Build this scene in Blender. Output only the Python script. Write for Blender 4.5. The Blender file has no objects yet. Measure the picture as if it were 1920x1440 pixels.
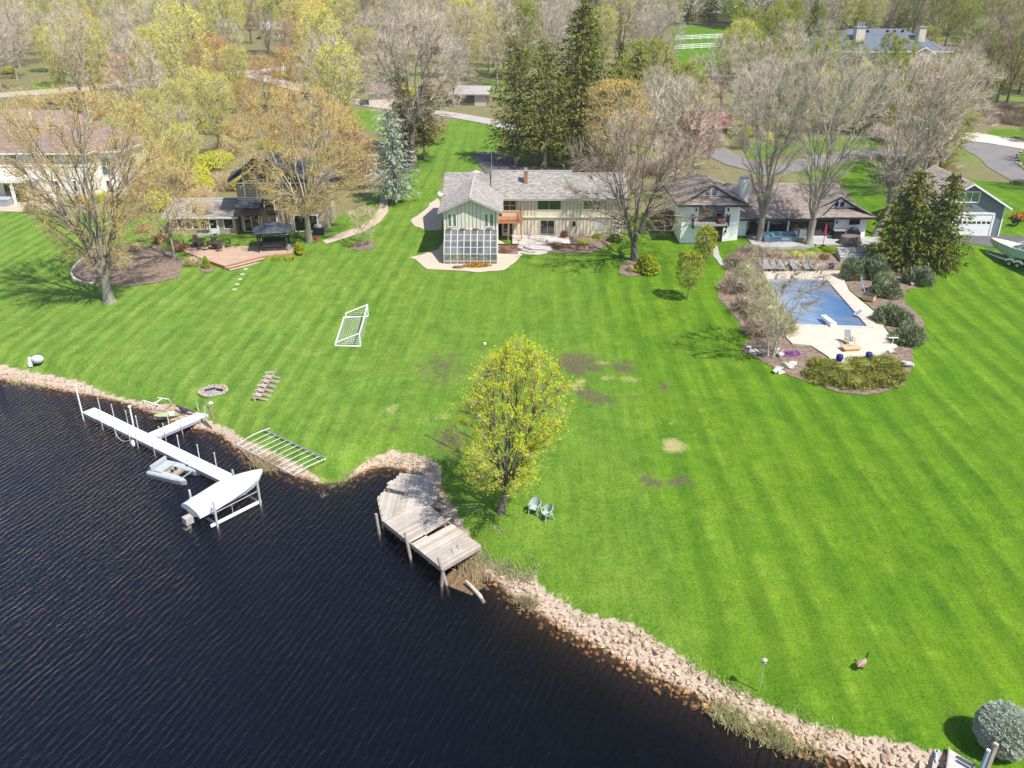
import bpy, math, random
import numpy as np
from mathutils import Vector, Matrix, geometry

scene = bpy.context.scene
COL = scene.collection
R = math.radians

# ------------------------------------------------------------------ camera, sky, sun, exposure
CAM_H = 29.0
PITCH = R(25.5)
cam_data = bpy.data.cameras.new("camera")
cam = bpy.data.objects.new("camera", cam_data)
COL.objects.link(cam)
cam.location = (0, 0, CAM_H)
cam.rotation_euler = (math.pi / 2 - PITCH, 0, 0)
cam_data.sensor_width = 36.0
cam_data.lens = 36.0 * 1570.0 / 1920.0
cam_data.clip_start = 0.5
cam_data.clip_end = 3000
scene.camera = cam

SUN_EL = R(56)
SHADOW_AZ = R(-50)                      # compass direction of the shadows, from +Y towards +X
sun_vec = Vector((-math.sin(SHADOW_AZ) * math.cos(SUN_EL), -math.cos(SHADOW_AZ) * math.cos(SUN_EL), math.sin(SUN_EL)))
world = bpy.data.worlds.new("World")
scene.world = world
world.use_nodes = True
wn = world.node_tree.nodes
wl = world.node_tree.links
sky = wn.new("ShaderNodeTexSky")
sky.sky_type = 'NISHITA'
sky.sun_disc = False
sky.sun_elevation = SUN_EL
sky.sun_rotation = math.atan2(sun_vec.x, sun_vec.y)
sky.air_density = 1.0
sky.dust_density = 0.6
sky.ozone_density = 1.0
bg = wn["Background"]
wl.new(sky.outputs[0], bg.inputs[0])
bg.inputs[1].default_value = 0.13
sun_data = bpy.data.lights.new("sun", 'SUN')
sun_data.energy = 5.0
sun_data.angle = R(0.55)
sun_data.color = (1.0, 0.955, 0.89)
sun = bpy.data.objects.new("sun", sun_data)
COL.objects.link(sun)
sun.rotation_euler = sun_vec.to_track_quat('Z', 'Y').to_euler()
sun.location = (60, -30, 80)
scene.view_settings.view_transform = 'Standard'
scene.view_settings.look = 'None'
scene.view_settings.gamma = 1.0
scene.view_settings.use_curve_mapping = False
scene.view_settings.exposure = 0.47
scene.render.engine = 'CYCLES'
scene.cycles.max_bounces = 6
scene.cycles.transparent_max_bounces = 12
scene.cycles.caustics_reflective = False
scene.cycles.caustics_refractive = False

# ------------------------------------------------------------------ ground heights and sight lines
_ky = [-60, 20, 45, 65, 85, 95, 115, 140, 185, 222, 250, 330, 430, 700, 1500]
_kz = [0.9, 0.9, 1.0, 1.4, 2.2, 2.9, 3.7, 5.0, 7.9, 10.6, 12.6, 17.0, 23.0, 40, 90]
_ty = np.arange(-60, 1400, 1.0)
_tz = np.interp(_ty, _ky, _kz)
_k = np.exp(-0.5 * (np.arange(-12, 13) / 4.0) ** 2)
_k /= _k.sum()
_tz = np.convolve(np.pad(_tz, 12, mode='edge'), _k, mode='valid')

_sp, _cp = math.sin(PITCH), math.cos(PITCH)


def sight(u, v):
    d = Vector(((u - 960) / 1570.0, _cp - (v - 720) / 1570.0 * _sp, -_sp - (v - 720) / 1570.0 * _cp))
    return d


def at(u, v, z=None):
    """Where the sight line of a measured point of the photograph meets the ground (or the level z)."""
    d = sight(u, v)
    if z is not None:
        t = (z - CAM_H) / d.z
        return Vector((d.x * t, d.y * t, z))
    lo, hi = 5.0, 900.0
    t = 10.0
    while t < 1200:
        p = d * t
        if CAM_H + p.z < land(p.x, p.y):
            break
        t += 2.0
    lo, hi = t - 2.0, t
    for _ in range(30):
        m = (lo + hi) / 2
        p = d * m
        if CAM_H + p.z < land(p.x, p.y):
            hi = m
        else:
            lo = m
    p = d * hi
    return Vector((p.x, p.y, land(p.x, p.y)))


def rise(x, y):
    """Raised ground of the garage drive and of the terrace behind the pool."""
    f = lambda t: (lambda q: q * q * (3 - 2 * q))(np.clip(t, 0, 1))
    return 1.35 * f((x - 40) / 9) * f((y - 78) / 12) * f((125 - y) / 20) + 0.42 * f((x - 21) / 5) * f((44 - x) / 6) * f((y - 85) / 5) * f((112 - y) / 10)


def land(x, y):
    """Height of the dry land before the shore bank is cut."""
    z = float(np.interp(y, _ty, _tz)) + float(rise(x, y))
    w = pool_weight(x, y)
    return z * (1 - w) + 1.84 * w


def pool_weight(x, y):
    dx = max(0.0, abs(x - 28.6) - 5.6)
    dy = max(0.0, abs(y - 72.5) - 10.5)
    d = math.hypot(dx, dy)
    return max(0.0, 1 - d / 4.0) ** 2 * (3 - 2 * max(0.0, 1 - d / 4.0))


WATER_PX = [(-420, 660), (-200, 690), (-60, 706), (0, 714), (60, 724), (130, 737), (185, 746), (240, 760), (300, 785), (345, 803), (385, 808),
            (405, 815), (440, 842), (470, 862), (520, 884), (570, 901), (603, 912), (640, 906), (670, 893), (700, 880),
            (735, 878), (770, 889), (798, 906), (806, 940), (826, 985), (850, 1020), (868, 1052), (880, 1068), (905, 1080), (935, 1100), (965, 1128),
            (1005, 1152), (1060, 1186), (1130, 1223), (1210, 1266), (1300, 1306), (1345, 1330), (1400, 1365), (1465, 1392), (1540, 1418),
            (1610, 1442), (1700, 1480), (1850, 1560), (2050, 1700)]
GRASS_PX = [(-420, 622), (-200, 648), (-60, 669), (0, 679), (60, 692), (100, 698), (150, 708), (200, 726), (255, 738), (330, 754), (392, 779),
            (430, 792), (455, 812), (490, 829), (540, 851), (588, 874), (606, 890), (640, 884), (665, 864), (690, 848), (735, 838), (780, 846),
            (822, 862), (828, 905), (850, 940), (880, 990), (905, 1030), (950, 1058), (1008, 1078), (1022, 1100), (1080, 1134), (1140, 1155),
            (1185, 1166), (1260, 1214), (1340, 1264), (1400, 1290), (1450, 1315), (1520, 1345), (1620, 1372), (1690, 1386),
            (1770, 1412), (1850, 1460), (1960, 1520), (2160, 1640)]
WATER_LINE = [at(u, v, 0.0).xy for u, v in WATER_PX]
GRASS_LINE = [at(u, v, 0.85).xy for u, v in GRASS_PX]
_wp = np.array([tuple(p) for p in WATER_LINE])
_gp = np.array([tuple(p) for p in GRASS_LINE])


def seg_dist(px, py, line):
    best = np.full(px.shape, 1e9)
    for (ax, ay), (bx, by) in zip(line[:-1], line[1:]):
        dx, dy = bx - ax, by - ay
        t = np.clip(((px - ax) * dx + (py - ay) * dy) / (dx * dx + dy * dy + 1e-9), 0, 1)
        best = np.minimum(best, np.hypot(px - ax - t * dx, py - ay - t * dy))
    return best


def inside(px, py, poly):
    c = np.zeros(px.shape, bool)
    n = len(poly)
    for i in range(n):
        ax, ay = poly[i]
        bx, by = poly[(i + 1) % n]
        m = ((ay > py) != (by > py)) & (px < (bx - ax) * (py - ay) / (by - ay + 1e-12) + ax)
        c ^= m
    return c


LAKE = np.vstack([_wp, [[120, -60], [-400, -60], [-400, _wp[0][1]]]])
GREEN_EDGE = np.vstack([_gp, [[140, -60], [-400, -60], [-400, _gp[0][1]]]])


def ground(px, py):
    """Final ground height for arrays of points: land, cut by the bank, falling to the lake bed."""
    px = np.asarray(px, float)
    py = np.asarray(py, float)
    z = np.interp(py, _ty, _tz) + rise(px, py)
    dx = np.maximum(0, np.abs(px - 28.6) - 5.6)
    dy = np.maximum(0, np.abs(py - 72.5) - 10.5)
    q = np.maximum(0, 1 - np.hypot(dx, dy) / 4.0)
    w = q * q * (3 - 2 * q)
    z = z * (1 - w) + 1.84 * w
    near = py < 75
    d = np.full(px.shape, 50.0)
    d[near] = seg_dist(px[near], py[near], _wp)
    wet = np.zeros(px.shape, bool)
    wet[near] = inside(px[near], py[near], LAKE)
    s = np.where(wet, -d, d)
    bank = -0.04 + 0.46 * s
    k = 0.25
    h = np.clip(0.5 + 0.5 * (bank - z) / k, 0, 1)
    zz = bank * (1 - h) + z * h - k * h * (1 - h)
    zz = np.where(s < 0, np.maximum(-3.2, -0.10 + (0.26 + 0.36 * np.clip((-1 - px) / 6, 0, 1)) * s), zz)
    return np.where(near, zz, z), s


def gz(x, y):
    return float(ground(np.array([x]), np.array([y]))[0][0])


# ------------------------------------------------------------------ materials
MATS = {}


def new_mat(name):
    m = bpy.data.materials.new(name)
    m.use_nodes = True
    nt = m.node_tree
    for n in list(nt.nodes):
        nt.nodes.remove(n)
    out = nt.nodes.new("ShaderNodeOutputMaterial")
    return m, nt, out


def N(nt, typ, **kw):
    n = nt.nodes.new("ShaderNode" + typ)
    for k, v in kw.items():
        if k.startswith("i_"):
            key = k[2:]
            key = int(key) if key.isdigit() else key.replace("_", " ")
            n.inputs[key].default_value = v
        else:
            setattr(n, k, v)
    return n


def noise(nt, coord, scale, detail=3, rough=0.55, dist=0.0):
    n = N(nt, "TexNoise")
    n.inputs["Scale"].default_value = scale
    n.inputs["Detail"].default_value = detail
    n.inputs["Roughness"].default_value = rough
    n.inputs["Distortion"].default_value = dist
    nt.links.new(coord, n.inputs["Vector"])
    return n.outputs[0]


def ramp(nt, fac, stops):
    r = N(nt, "ValToRGB")
    e = r.color_ramp.elements
    while len(e) < len(stops):
        e.new(0.5)
    for k, (p, c) in enumerate(stops):
        e[k].position = p
        e[k].color = (*c, 1) if len(c) == 3 else c
    nt.links.new(fac, r.inputs[0])
    return r.outputs[0]


def mixc(nt, fac, a, b, mode='MIX'):
    m = N(nt, "Mix", data_type='RGBA', blend_type=mode)
    for sock, val in ((0, fac), (6, a), (7, b)):
        if isinstance(val, (float, int)):
            m.inputs[sock].default_value = val
        elif isinstance(val, tuple):
            m.inputs[sock].default_value = (*val, 1) if len(val) == 3 else val
        else:
            nt.links.new(val, m.inputs[sock])
    return m.outputs[2]


def maths(nt, op, a, b=None, clamp=False):
    m = N(nt, "Math", operation=op, use_clamp=clamp)
    for sock, val in ((0, a), (1, b)):
        if val is None:
            continue
        if isinstance(val, (float, int)):
            m.inputs[sock].default_value = val
        else:
            nt.links.new(val, m.inputs[sock])
    return m.outputs[0]


def maprange(nt, v, a, b, c=0.0, d=1.0):
    m = N(nt, "MapRange", clamp=True)
    nt.links.new(v, m.inputs[0])
    for k, val in zip((1, 2, 3, 4), (a, b, c, d)):
        m.inputs[k].default_value = val
    return m.outputs[0]


def surf(name, c, var=0.25, scale=3.0, rough=0.8, bump=0.0, bscale=None, stretch=None, c2=None, metal=0.0, tint=False, spec=0.3, rnd=0.0, world_space=False):
    """General procedural surface: two tones mottled by noise, fine grain, optional relief and per-face tint."""
    if name in MATS:
        return MATS[name]
    m, nt, out = new_mat(name)
    if world_space:
        co = N(nt, "NewGeometry").outputs["Position"]
    else:
        co = N(nt, "TexCoord").outputs["Object"]
    if stretch:
        mp = N(nt, "Mapping")
        mp.inputs["Scale"].default_value = stretch
        nt.links.new(co, mp.inputs["Vector"])
        co = mp.outputs[0]
    n1 = noise(nt, co, scale, 4)
    n2 = noise(nt, co, scale * 9, 3)
    dark = tuple(x * (1 - var) for x in c)
    light = tuple(min(1, x * (1 + var)) for x in (c2 or c))
    f = maths(nt, 'ADD', maths(nt, 'MULTIPLY', n1, 0.65), maths(nt, 'MULTIPLY', n2, 0.35))
    col = ramp(nt, f, [(0.3, dark), (0.7, light)])
    if tint:
        a = N(nt, "Attribute", attribute_name="tint")
        col = mixc(nt, 1.0, col, a.outputs["Color"], 'MULTIPLY')
    if rnd:
        oi = N(nt, "ObjectInfo")
        col = mixc(nt, 1.0, col, ramp(nt, oi.outputs["Random"], [(0, (1 - rnd,) * 3), (1, (min(1.6, 1 + rnd),) * 3)]), 'MULTIPLY')
    b = N(nt, "BsdfPrincipled")
    nt.links.new(col, b.inputs["Base Color"])
    b.inputs["Roughness"].default_value = rough
    b.inputs["Metallic"].default_value = metal
    b.inputs["Specular IOR Level"].default_value = spec
    if bump:
        bp = N(nt, "Bump")
        bp.inputs["Strength"].default_value = bump
        bp.inputs["Distance"].default_value = 0.05
        nt.links.new(noise(nt, co, bscale or scale * 6, 4), bp.inputs["Height"])
        nt.links.new(bp.outputs[0], b.inputs["Normal"])
    nt.links.new(b.outputs[0], out.inputs[0])
    MATS[name] = m
    return m


def leafmat(name, c1, c2, scale=1.2, trans=0.3, rnd=0.18, spread=(0.3, 0.7)):
    """Foliage: two leaf tones in clumps and per leaf, light passing through the blades."""
    if name in MATS:
        return MATS[name]
    m, nt, out = new_mat(name)
    co = N(nt, "TexCoord").outputs["Object"]
    f = maths(nt, 'ADD', maths(nt, 'MULTIPLY', noise(nt, co, scale, 2), 0.5), maths(nt, 'MULTIPLY', noise(nt, co, scale * 14, 1), 0.5))
    col = ramp(nt, f, [(spread[0], c1), (spread[1], c2)])
    oi = N(nt, "ObjectInfo")
    col = mixc(nt, 1.0, col, ramp(nt, oi.outputs["Random"], [(0, (1 - rnd, 1 - rnd * 0.8, 1 - rnd)), (1, (1 + rnd, 1 + rnd * 0.6, 1 + rnd * 0.3))]), 'MULTIPLY')
    d = N(nt, "BsdfDiffuse")
    t = N(nt, "BsdfTranslucent")
    nt.links.new(col, d.inputs[0])
    nt.links.new(col, t.inputs[0])
    mx = N(nt, "MixShader")
    mx.inputs[0].default_value = trans
    nt.links.new(d.outputs[0], mx.inputs[1])
    nt.links.new(t.outputs[0], mx.inputs[2])
    nt.links.new(mx.outputs[0], out.inputs[0])
    MATS[name] = m
    return m


def glassmat(name, tint=(0.75, 0.8, 0.82), refl=0.25, through=0.6, base=(0.02, 0.025, 0.03), rough=0.03):
    if name in MATS:
        return MATS[name]
    m, nt, out = new_mat(name)
    t = N(nt, "BsdfTransparent")
    t.inputs[0].default_value = (*tint, 1)
    d = N(nt, "BsdfDiffuse")
    d.inputs[0].default_value = (*base, 1)
    g = N(nt, "BsdfGlossy")
    g.inputs["Roughness"].default_value = rough
    m1 = N(nt, "MixShader")
    m1.inputs[0].default_value = through
    nt.links.new(d.outputs[0], m1.inputs[1])
    nt.links.new(t.outputs[0], m1.inputs[2])
    lw = N(nt, "LayerWeight")
    lw.inputs[0].default_value = 0.25
    m2 = N(nt, "MixShader")
    nt.links.new(maths(nt, 'ADD', maths(nt, 'MULTIPLY', lw.outputs["Fresnel"], 0.8), refl * 0.4, clamp=True), m2.inputs[0])
    nt.links.new(m1.outputs[0], m2.inputs[1])
    nt.links.new(g.outputs[0], m2.inputs[2])
    nt.links.new(m2.outputs[0], out.inputs[0])
    MATS[name] = m
    return m


# ------------------------------------------------------------------ mesh helpers
class MB:
    """Collects shapes; build() links them as one mesh object."""

    def __init__(self):
        self.v, self.f, self.t = [], [], []

    def poly(self, pts, tint=None):
        n = len(self.v)
        self.v += [tuple(p) for p in pts]
        self.f.append(tuple(range(n, n + len(pts))))
        self.t.append(tint)

    def box(self, x0, x1, y0, y1, z0, z1, tint=None):
        n = len(self.v)
        self.v += [(x0, y0, z0), (x1, y0, z0), (x1, y1, z0), (x0, y1, z0), (x0, y0, z1), (x1, y0, z1), (x1, y1, z1), (x0, y1, z1)]
        for q in ((0, 3, 2, 1), (4, 5, 6, 7), (0, 1, 5, 4), (1, 2, 6, 5), (2, 3, 7, 6), (3, 0, 4, 7)):
            self.f.append(tuple(n + i for i in q))
            self.t.append(tint)
        return self

    def beam(self, a, b, w, h=None, up=(0, 0, 1)):
        h = h or w
        a, b = Vector(a), Vector(b)
        d = (b - a).normalized()
        u = Vector(up)
        if abs(d.dot(u)) > 0.97:
            u = Vector((1, 0, 0))
        s = d.cross(u).normalized() * w / 2
        t = s.cross(d).normalized() * h / 2
        n = len(self.v)
        for c in (a, b):
            self.v += [tuple(c - s - t), tuple(c + s - t), tuple(c + s + t), tuple(c - s + t)]
        for q in ((0, 1, 2, 3), (7, 6, 5, 4), (0, 4, 5, 1), (1, 5, 6, 2), (2, 6, 7, 3), (3, 7, 4, 0)):
            self.f.append(tuple(n + i for i in q))
            self.t.append(None)
        return self

    def tube(self, pts, radii, sides=6, cap=True):
        pts = [Vector(p) for p in pts]
        if isinstance(radii, (int, float)):
            radii = [radii] * len(pts)
        n0 = len(self.v)
        for i, p in enumerate(pts):
            d = (pts[min(i + 1, len(pts) - 1)] - pts[max(i - 1, 0)]).normalized()
            u = Vector((0, 0, 1)) if abs(d.z) < 0.9 else Vector((1, 0, 0))
            s = d.cross(u).normalized()
            t = s.cross(d)
            for k in range(sides):
                a = 2 * math.pi * k / sides
                self.v.append(tuple(p + (s * math.cos(a) + t * math.sin(a)) * radii[i]))
        for i in range(len(pts) - 1):
            for k in range(sides):
                a, b = n0 + i * sides + k, n0 + i * sides + (k + 1) % sides
                self.f.append((a, b, b + sides, a + sides))
                self.t.append(None)
        if cap:
            self.f.append(tuple(n0 + k for k in range(sides))[::-1])
            self.f.append(tuple(n0 + (len(pts) - 1) * sides + k for k in range(sides)))
            self.t += [None, None]
        return self

    def cyl(self, c, r, h, sides=16, r2=None):
        return self.tube([c, (c[0], c[1], c[2] + h)], [r, r if r2 is None else r2], sides)

    def ell(self, c, rx, ry, rz, seg=12, rings=7, jit=0.0, rng=None):
        n = len(self.v)
        self.v.append((c[0], c[1], c[2] - rz))
        for i in range(1, rings):
            a = math.pi * i / rings - math.pi / 2
            for k in range(seg):
                b = 2 * math.pi * k / seg
                j = 1 + (rng.uniform(-jit, jit) if rng else 0)
                self.v.append((c[0] + rx * j * math.cos(a) * math.cos(b), c[1] + ry * j * math.cos(a) * math.sin(b), c[2] + rz * j * math.sin(a)))
        self.v.append((c[0], c[1], c[2] + rz))
        last = len(self.v) - 1
        for k in range(seg):
            k2 = (k + 1) % seg
            self.f.append((n, n + 1 + k2, n + 1 + k))
            self.f.append((last, n + 1 + (rings - 2) * seg + k, n + 1 + (rings - 2) * seg + k2))
            self.t += [None, None]
            for i in range(rings - 2):
                a, b = n + 1 + i * seg + k, n + 1 + i * seg + k2
                self.f.append((a, b, b + seg, a + seg))
                self.t.append(None)
        return self

    def mesh(self, name, mat=None, smooth=False):
        me = bpy.data.meshes.new(name)
        me.from_pydata(self.v, [], self.f)
        if any(t is not None for t in self.t):
            at_ = me.attributes.new("tint", 'FLOAT_COLOR', 'FACE')
            arr = np.ones((len(self.f), 4), np.float32)
            for i, t in enumerate(self.t):
                if t is not None:
                    arr[i, :3] = t
            at_.data.foreach_set("color", arr.ravel())
        if mat:
            me.materials.append(mat)
        if smooth:
            me.polygons.foreach_set("use_smooth", [True] * len(me.polygons))
        me.update()
        return me

    def build(self, name, mat, parent=None, smooth=False, label=None, loc=None, rot=None):
        return link(name, self.mesh(name, mat, smooth), parent, label, loc, rot)


def link(name, me, parent=None, label=None, loc=None, rot=None):
    o = bpy.data.objects.new(name, me)
    COL.objects.link(o)
    if parent is not None:
        o.parent = parent
    if label:
        o["label"] = label
    if loc is not None:
        o.location = loc
    if rot is not None:
        o.rotation_euler = rot
    return o


def tag(o, label, cat, group=None):
    o["label"] = label
    o["category"] = cat
    if group:
        o["group"] = group
    return o


def thing(name, label, cat, loc=(0, 0, 0), rz=0.0, group=None):
    o = bpy.data.objects.new(name, None)
    o.empty_display_size = 0.3
    COL.objects.link(o)
    o.location = loc
    o.rotation_euler = (0, 0, rz)
    return tag(o, label, cat, group)


def struct(o):
    o["kind"] = "structure"
    return o


def stuff(o):
    o["kind"] = "stuff"
    return o


def dup(root, loc, rz=0.0, label=None, scale=None, group=None):
    """A copy of a thing with copies of its parts and sub-parts (mesh data shared)."""
    r = root.copy()
    COL.objects.link(r)
    r.location = loc
    r.rotation_euler = (0, 0, rz)
    if scale is not None:
        r.scale = scale if hasattr(scale, "__len__") else (scale,) * 3
    if label:
        r["label"] = label
    if group:
        r["group"] = group
    for ch in list(root.children):
        c = ch.copy()
        COL.objects.link(c)
        c.parent = r
        for g in ch.children:
            d = g.copy()
            COL.objects.link(d)
            d.parent = c
    return r


def box(name, x0, x1, y0, y1, z0, z1, mat, parent=None, label=None):
    return MB().box(x0, x1, y0, y1, z0, z1).build(name, mat, parent, label=label)


def drape(name, pts, dz, mat, cell=0.8, parent=None, zfun=None, wobble=0.0, seed=1, skirt=0.0):
    """A sheet with the given outline laid on the ground."""
    rng = random.Random(seed)
    ring = []
    n = len(pts)
    for i in range(n):
        a, b = Vector(pts[i][:2]), Vector(pts[(i + 1) % n][:2])
        k = max(1, int((b - a).length / cell))
        nrm = Vector((-(b - a).y, (b - a).x)).normalized()
        for j in range(k):
            ring.append(a.lerp(b, j / k) + nrm * rng.uniform(-wobble, wobble))
    xs = [p.x for p in ring]
    ys = [p.y for p in ring]
    gx, gy = np.meshgrid(np.arange(min(xs), max(xs), cell), np.arange(min(ys), max(ys), cell))
    gx, gy = gx.ravel(), gy.ravel()
    rp = np.array([tuple(p) for p in ring])
    ok = inside(gx, gy, rp)
    gx, gy = gx[ok], gy[ok]
    if len(gx):
        far = seg_dist(gx, gy, np.vstack([rp, rp[:1]])) > cell * 0.35
        gx, gy = gx[far], gy[far]
    allp = [Vector((p.x, p.y)) for p in ring] + [Vector((a, b)) for a, b in zip(gx, gy)]
    m = len(ring)
    vs, es, fs, *_ = geometry.delaunay_2d_cdt(allp, [(i, (i + 1) % m) for i in range(m)], [list(range(m))], 1, 1e-5)
    X = np.array([v.x for v in vs])
    Y = np.array([v.y for v in vs])
    Z = (ground(X, Y)[0] if zfun is None else np.array([zfun(a, b) for a, b in zip(X, Y)])) + dz
    me = bpy.data.meshes.new(name)
    V = [(a, b, c) for a, b, c in zip(X, Y, Z)]
    F = [tuple(f) for f in fs]
    if skirt:
        edge = {}
        for f in F:
            for i in range(len(f)):
                e = (f[i], f[(i + 1) % len(f)])
                edge[e] = 1
        base = len(V)
        idx = {}
        for (a, b) in list(edge):
            if (b, a) not in edge:
                for q in (a, b):
                    if q not in idx:
                        idx[q] = len(V)
                        V.append((V[q][0], V[q][1], V[q][2] - skirt))
                F.append((b, a, idx[a], idx[b]))
    me.from_pydata(V, [], F)
    me.materials.append(mat)
    me.update()
    # faces up
    if len(me.polygons) and me.polygons[0].normal.z < 0:
        me.flip_normals()
    return link(name, me, parent)


def px(*pairs, z=None):
    return [at(u, v, z) for u, v in pairs]


def roof_plane(mb, a, b, c, d, rows, cols, rng, rise=0.035, var=0.16, hue=0.04):
    """Courses of shingles on the slope a-b (eave) to d-c (top); each shingle a face with its own tone and a butt edge."""
    a, b, c, d = map(Vector, (a, b, c, d))
    nrm = (b - a).cross(d - a).normalized()
    if nrm.z < 0:
        nrm = -nrm
    for r in range(rows):
        t0, t1 = r / rows, min(1.0, (r + 1.12) / rows)
        l0, r0 = a.lerp(d, t0), b.lerp(c, t0)
        l1, r1 = a.lerp(d, t1), b.lerp(c, t1)
        k = max(1, int(round(cols * (r0 - l0).length / max(0.01, (b - a).length))))
        off = rng.uniform(0, 1)
        cuts = [0.0] + [min(1, max(0, (i + off + rng.uniform(-0.25, 0.25)) / k)) for i in range(k)] + [1.0]
        cuts = sorted(set(cuts))
        for s0, s1 in zip(cuts[:-1], cuts[1:]):
            g = 1 + rng.uniform(-var, var)
            w = rng.uniform(-hue, hue)
            tint = (g + w, g, g - w)
            h0 = rise * rng.uniform(0.7, 1.3)
            p0, p1 = l0.lerp(r0, s0) + nrm * h0, l0.lerp(r0, s1) + nrm * h0
            q0, q1 = l1.lerp(r1, s0), l1.lerp(r1, s1)
            mb.poly([p0, p1, q1, q0], tint)
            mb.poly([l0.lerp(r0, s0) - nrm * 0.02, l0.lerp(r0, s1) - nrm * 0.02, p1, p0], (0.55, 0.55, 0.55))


def window(parent, x0, x1, z0, z1, y, frame, pane, nx=1, nz=1, fw=0.07, name="window", label=None, face=-1, depth=0.06):
    """Window on a wall facing -Y at y: frame with bars, and one pane per opening."""
    f = MB()
    yy = sorted((y, y + face * depth))
    f.box(x0, x1, yy[0], yy[1], z0, z0 + fw).box(x0, x1, yy[0], yy[1], z1 - fw, z1)
    f.box(x0, x0 + fw, yy[0], yy[1], z0 + fw, z1 - fw).box(x1 - fw, x1, yy[0], yy[1], z0 + fw, z1 - fw)
    b = fw * 0.6
    xs = [x0 + fw + (x1 - x0 - 2 * fw) * i / nx for i in range(nx + 1)]
    zs = [z0 + fw + (z1 - z0 - 2 * fw) * i / nz for i in range(nz + 1)]
    for x in xs[1:-1]:
        f.box(x - b / 2, x + b / 2, yy[0] + 0.004, yy[1] - 0.004, z0 + fw, z1 - fw)
    for z in zs[1:-1]:
        f.box(x0 + fw, x1 - fw, yy[0] + 0.008, yy[1] - 0.008, z - b / 2, z + b / 2)
    w = f.build(name, frame, parent, label=label)
    p = MB()
    yp = y + face * depth * 0.35
    for i in range(nx):
        for k in range(nz):
            p = MB().box(xs[i] + 0.002, xs[i + 1] - 0.002, min(yp, yp + face * 0.01), max(yp, yp + face * 0.01), zs[k] + 0.002, zs[k + 1] - 0.002)
            p.build("pane", pane, w)
    return w

# ------------------------------------------------------------------ ground sheet
def axis(fine0, fine1, step, lo, hi, grow):
    a = list(np.arange(fine0, fine1 + 1e-6, step))
    s = step
    x = fine1
    while x < hi:
        s *= grow
        x += s
        a.append(min(x, hi + 1))
    s = step
    x = fine0
    pre = []
    while x > lo:
        s *= grow
        x -= s
        pre.append(x)
    return np.array(pre[::-1] + a)


XS = axis(-64, 68, 0.42, -520, 520, 1.06)
YS = axis(20, 100, 0.42, -70, 1300, 1.045)
GX, GY = np.meshgrid(XS, YS)
gx, gy = GX.ravel(), GY.ravel()
gzv, shore_s = ground(gx, gy)
nx_, ny_ = len(XS), len(YS)
ii = np.arange(nx_ * ny_).reshape(ny_, nx_)
quads = np.stack([ii[:-1, :-1], ii[:-1, 1:], ii[1:, 1:], ii[1:, :-1]], -1).reshape(-1, 4)
me = bpy.data.meshes.new("lawn")
me.vertices.add(len(gx))
me.vertices.foreach_set("co", np.stack([gx, gy, gzv], -1).astype(np.float32).ravel())
me.loops.add(quads.size)
me.loops.foreach_set("vertex_index", quads.ravel().astype(np.int32))
me.polygons.add(len(quads))
me.polygons.foreach_set("loop_start", np.arange(0, quads.size, 4, dtype=np.int32))
me.polygons.foreach_set("loop_total", np.full(len(quads), 4, np.int32))
me.update()
me.polygons.foreach_set("use_smooth", [True] * len(quads))


def polymask(pairs, soft=1.0):
    p = np.array([tuple(at(u, v).xy) for u, v in pairs])
    lo, hi = p.min(0) - 3 * soft, p.max(0) + 3 * soft
    sel = (gx > lo[0]) & (gx < hi[0]) & (gy > lo[1]) & (gy < hi[1])
    out = np.zeros(gx.shape)
    d = seg_dist(gx[sel], gy[sel], np.vstack([p, p[:1]]))
    ins = inside(gx[sel], gy[sel], p)
    out[sel] = np.clip(0.5 + np.where(ins, d, -d) / (2 * soft), 0, 1)
    return out


def spot(u, v, ru, rv):
    c, a, b = at(u, v), at(u + ru, v), at(u, v - rv)
    r = ((gx - c.x) / max(0.2, abs(a.x - c.x))) ** 2 + ((gy - c.y) / max(0.2, abs(b.y - c.y))) ** 2
    return np.exp(-r * 0.9)


wood = np.clip((gy - 100) / 6, 0, 1)
for p in ([(690, 420), (772, 300), (850, 222), (940, 236), (952, 262), (930, 310), (830, 330), (826, 380), (740, 420)],
          [(1490, 325), (1560, 300), (1660, 296), (1700, 420), (1600, 420), (1590, 350)],
          [(1800, 335), (1920, 345), (2050, 360), (2050, 600), (1790, 480), (1880, 420)],
          [(1255, 50), (1500, 48), (1500, 112), (1330, 130), (1270, 120)],
          [(1400, 268), (1460, 270), (1530, 262), (1660, 262), (1640, 280), (1400, 300)],
          [(-300, 395), (60, 395), (130, 470), (300, 420), (330, 520), (0, 700), (-300, 700)],
          [(650, 205), (725, 205), (722, 250), (650, 235)], [(1780, 95), (1860, 95), (1860, 120), (1780, 120)],
          [(1855, 240), (1990, 250), (1990, 262), (1850, 252)], [(60, 160), (110, 162), (112, 176), (60, 178)]):
    wood *= 1 - polymask(p, 1.2)
soil = np.zeros(gx.shape)
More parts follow.
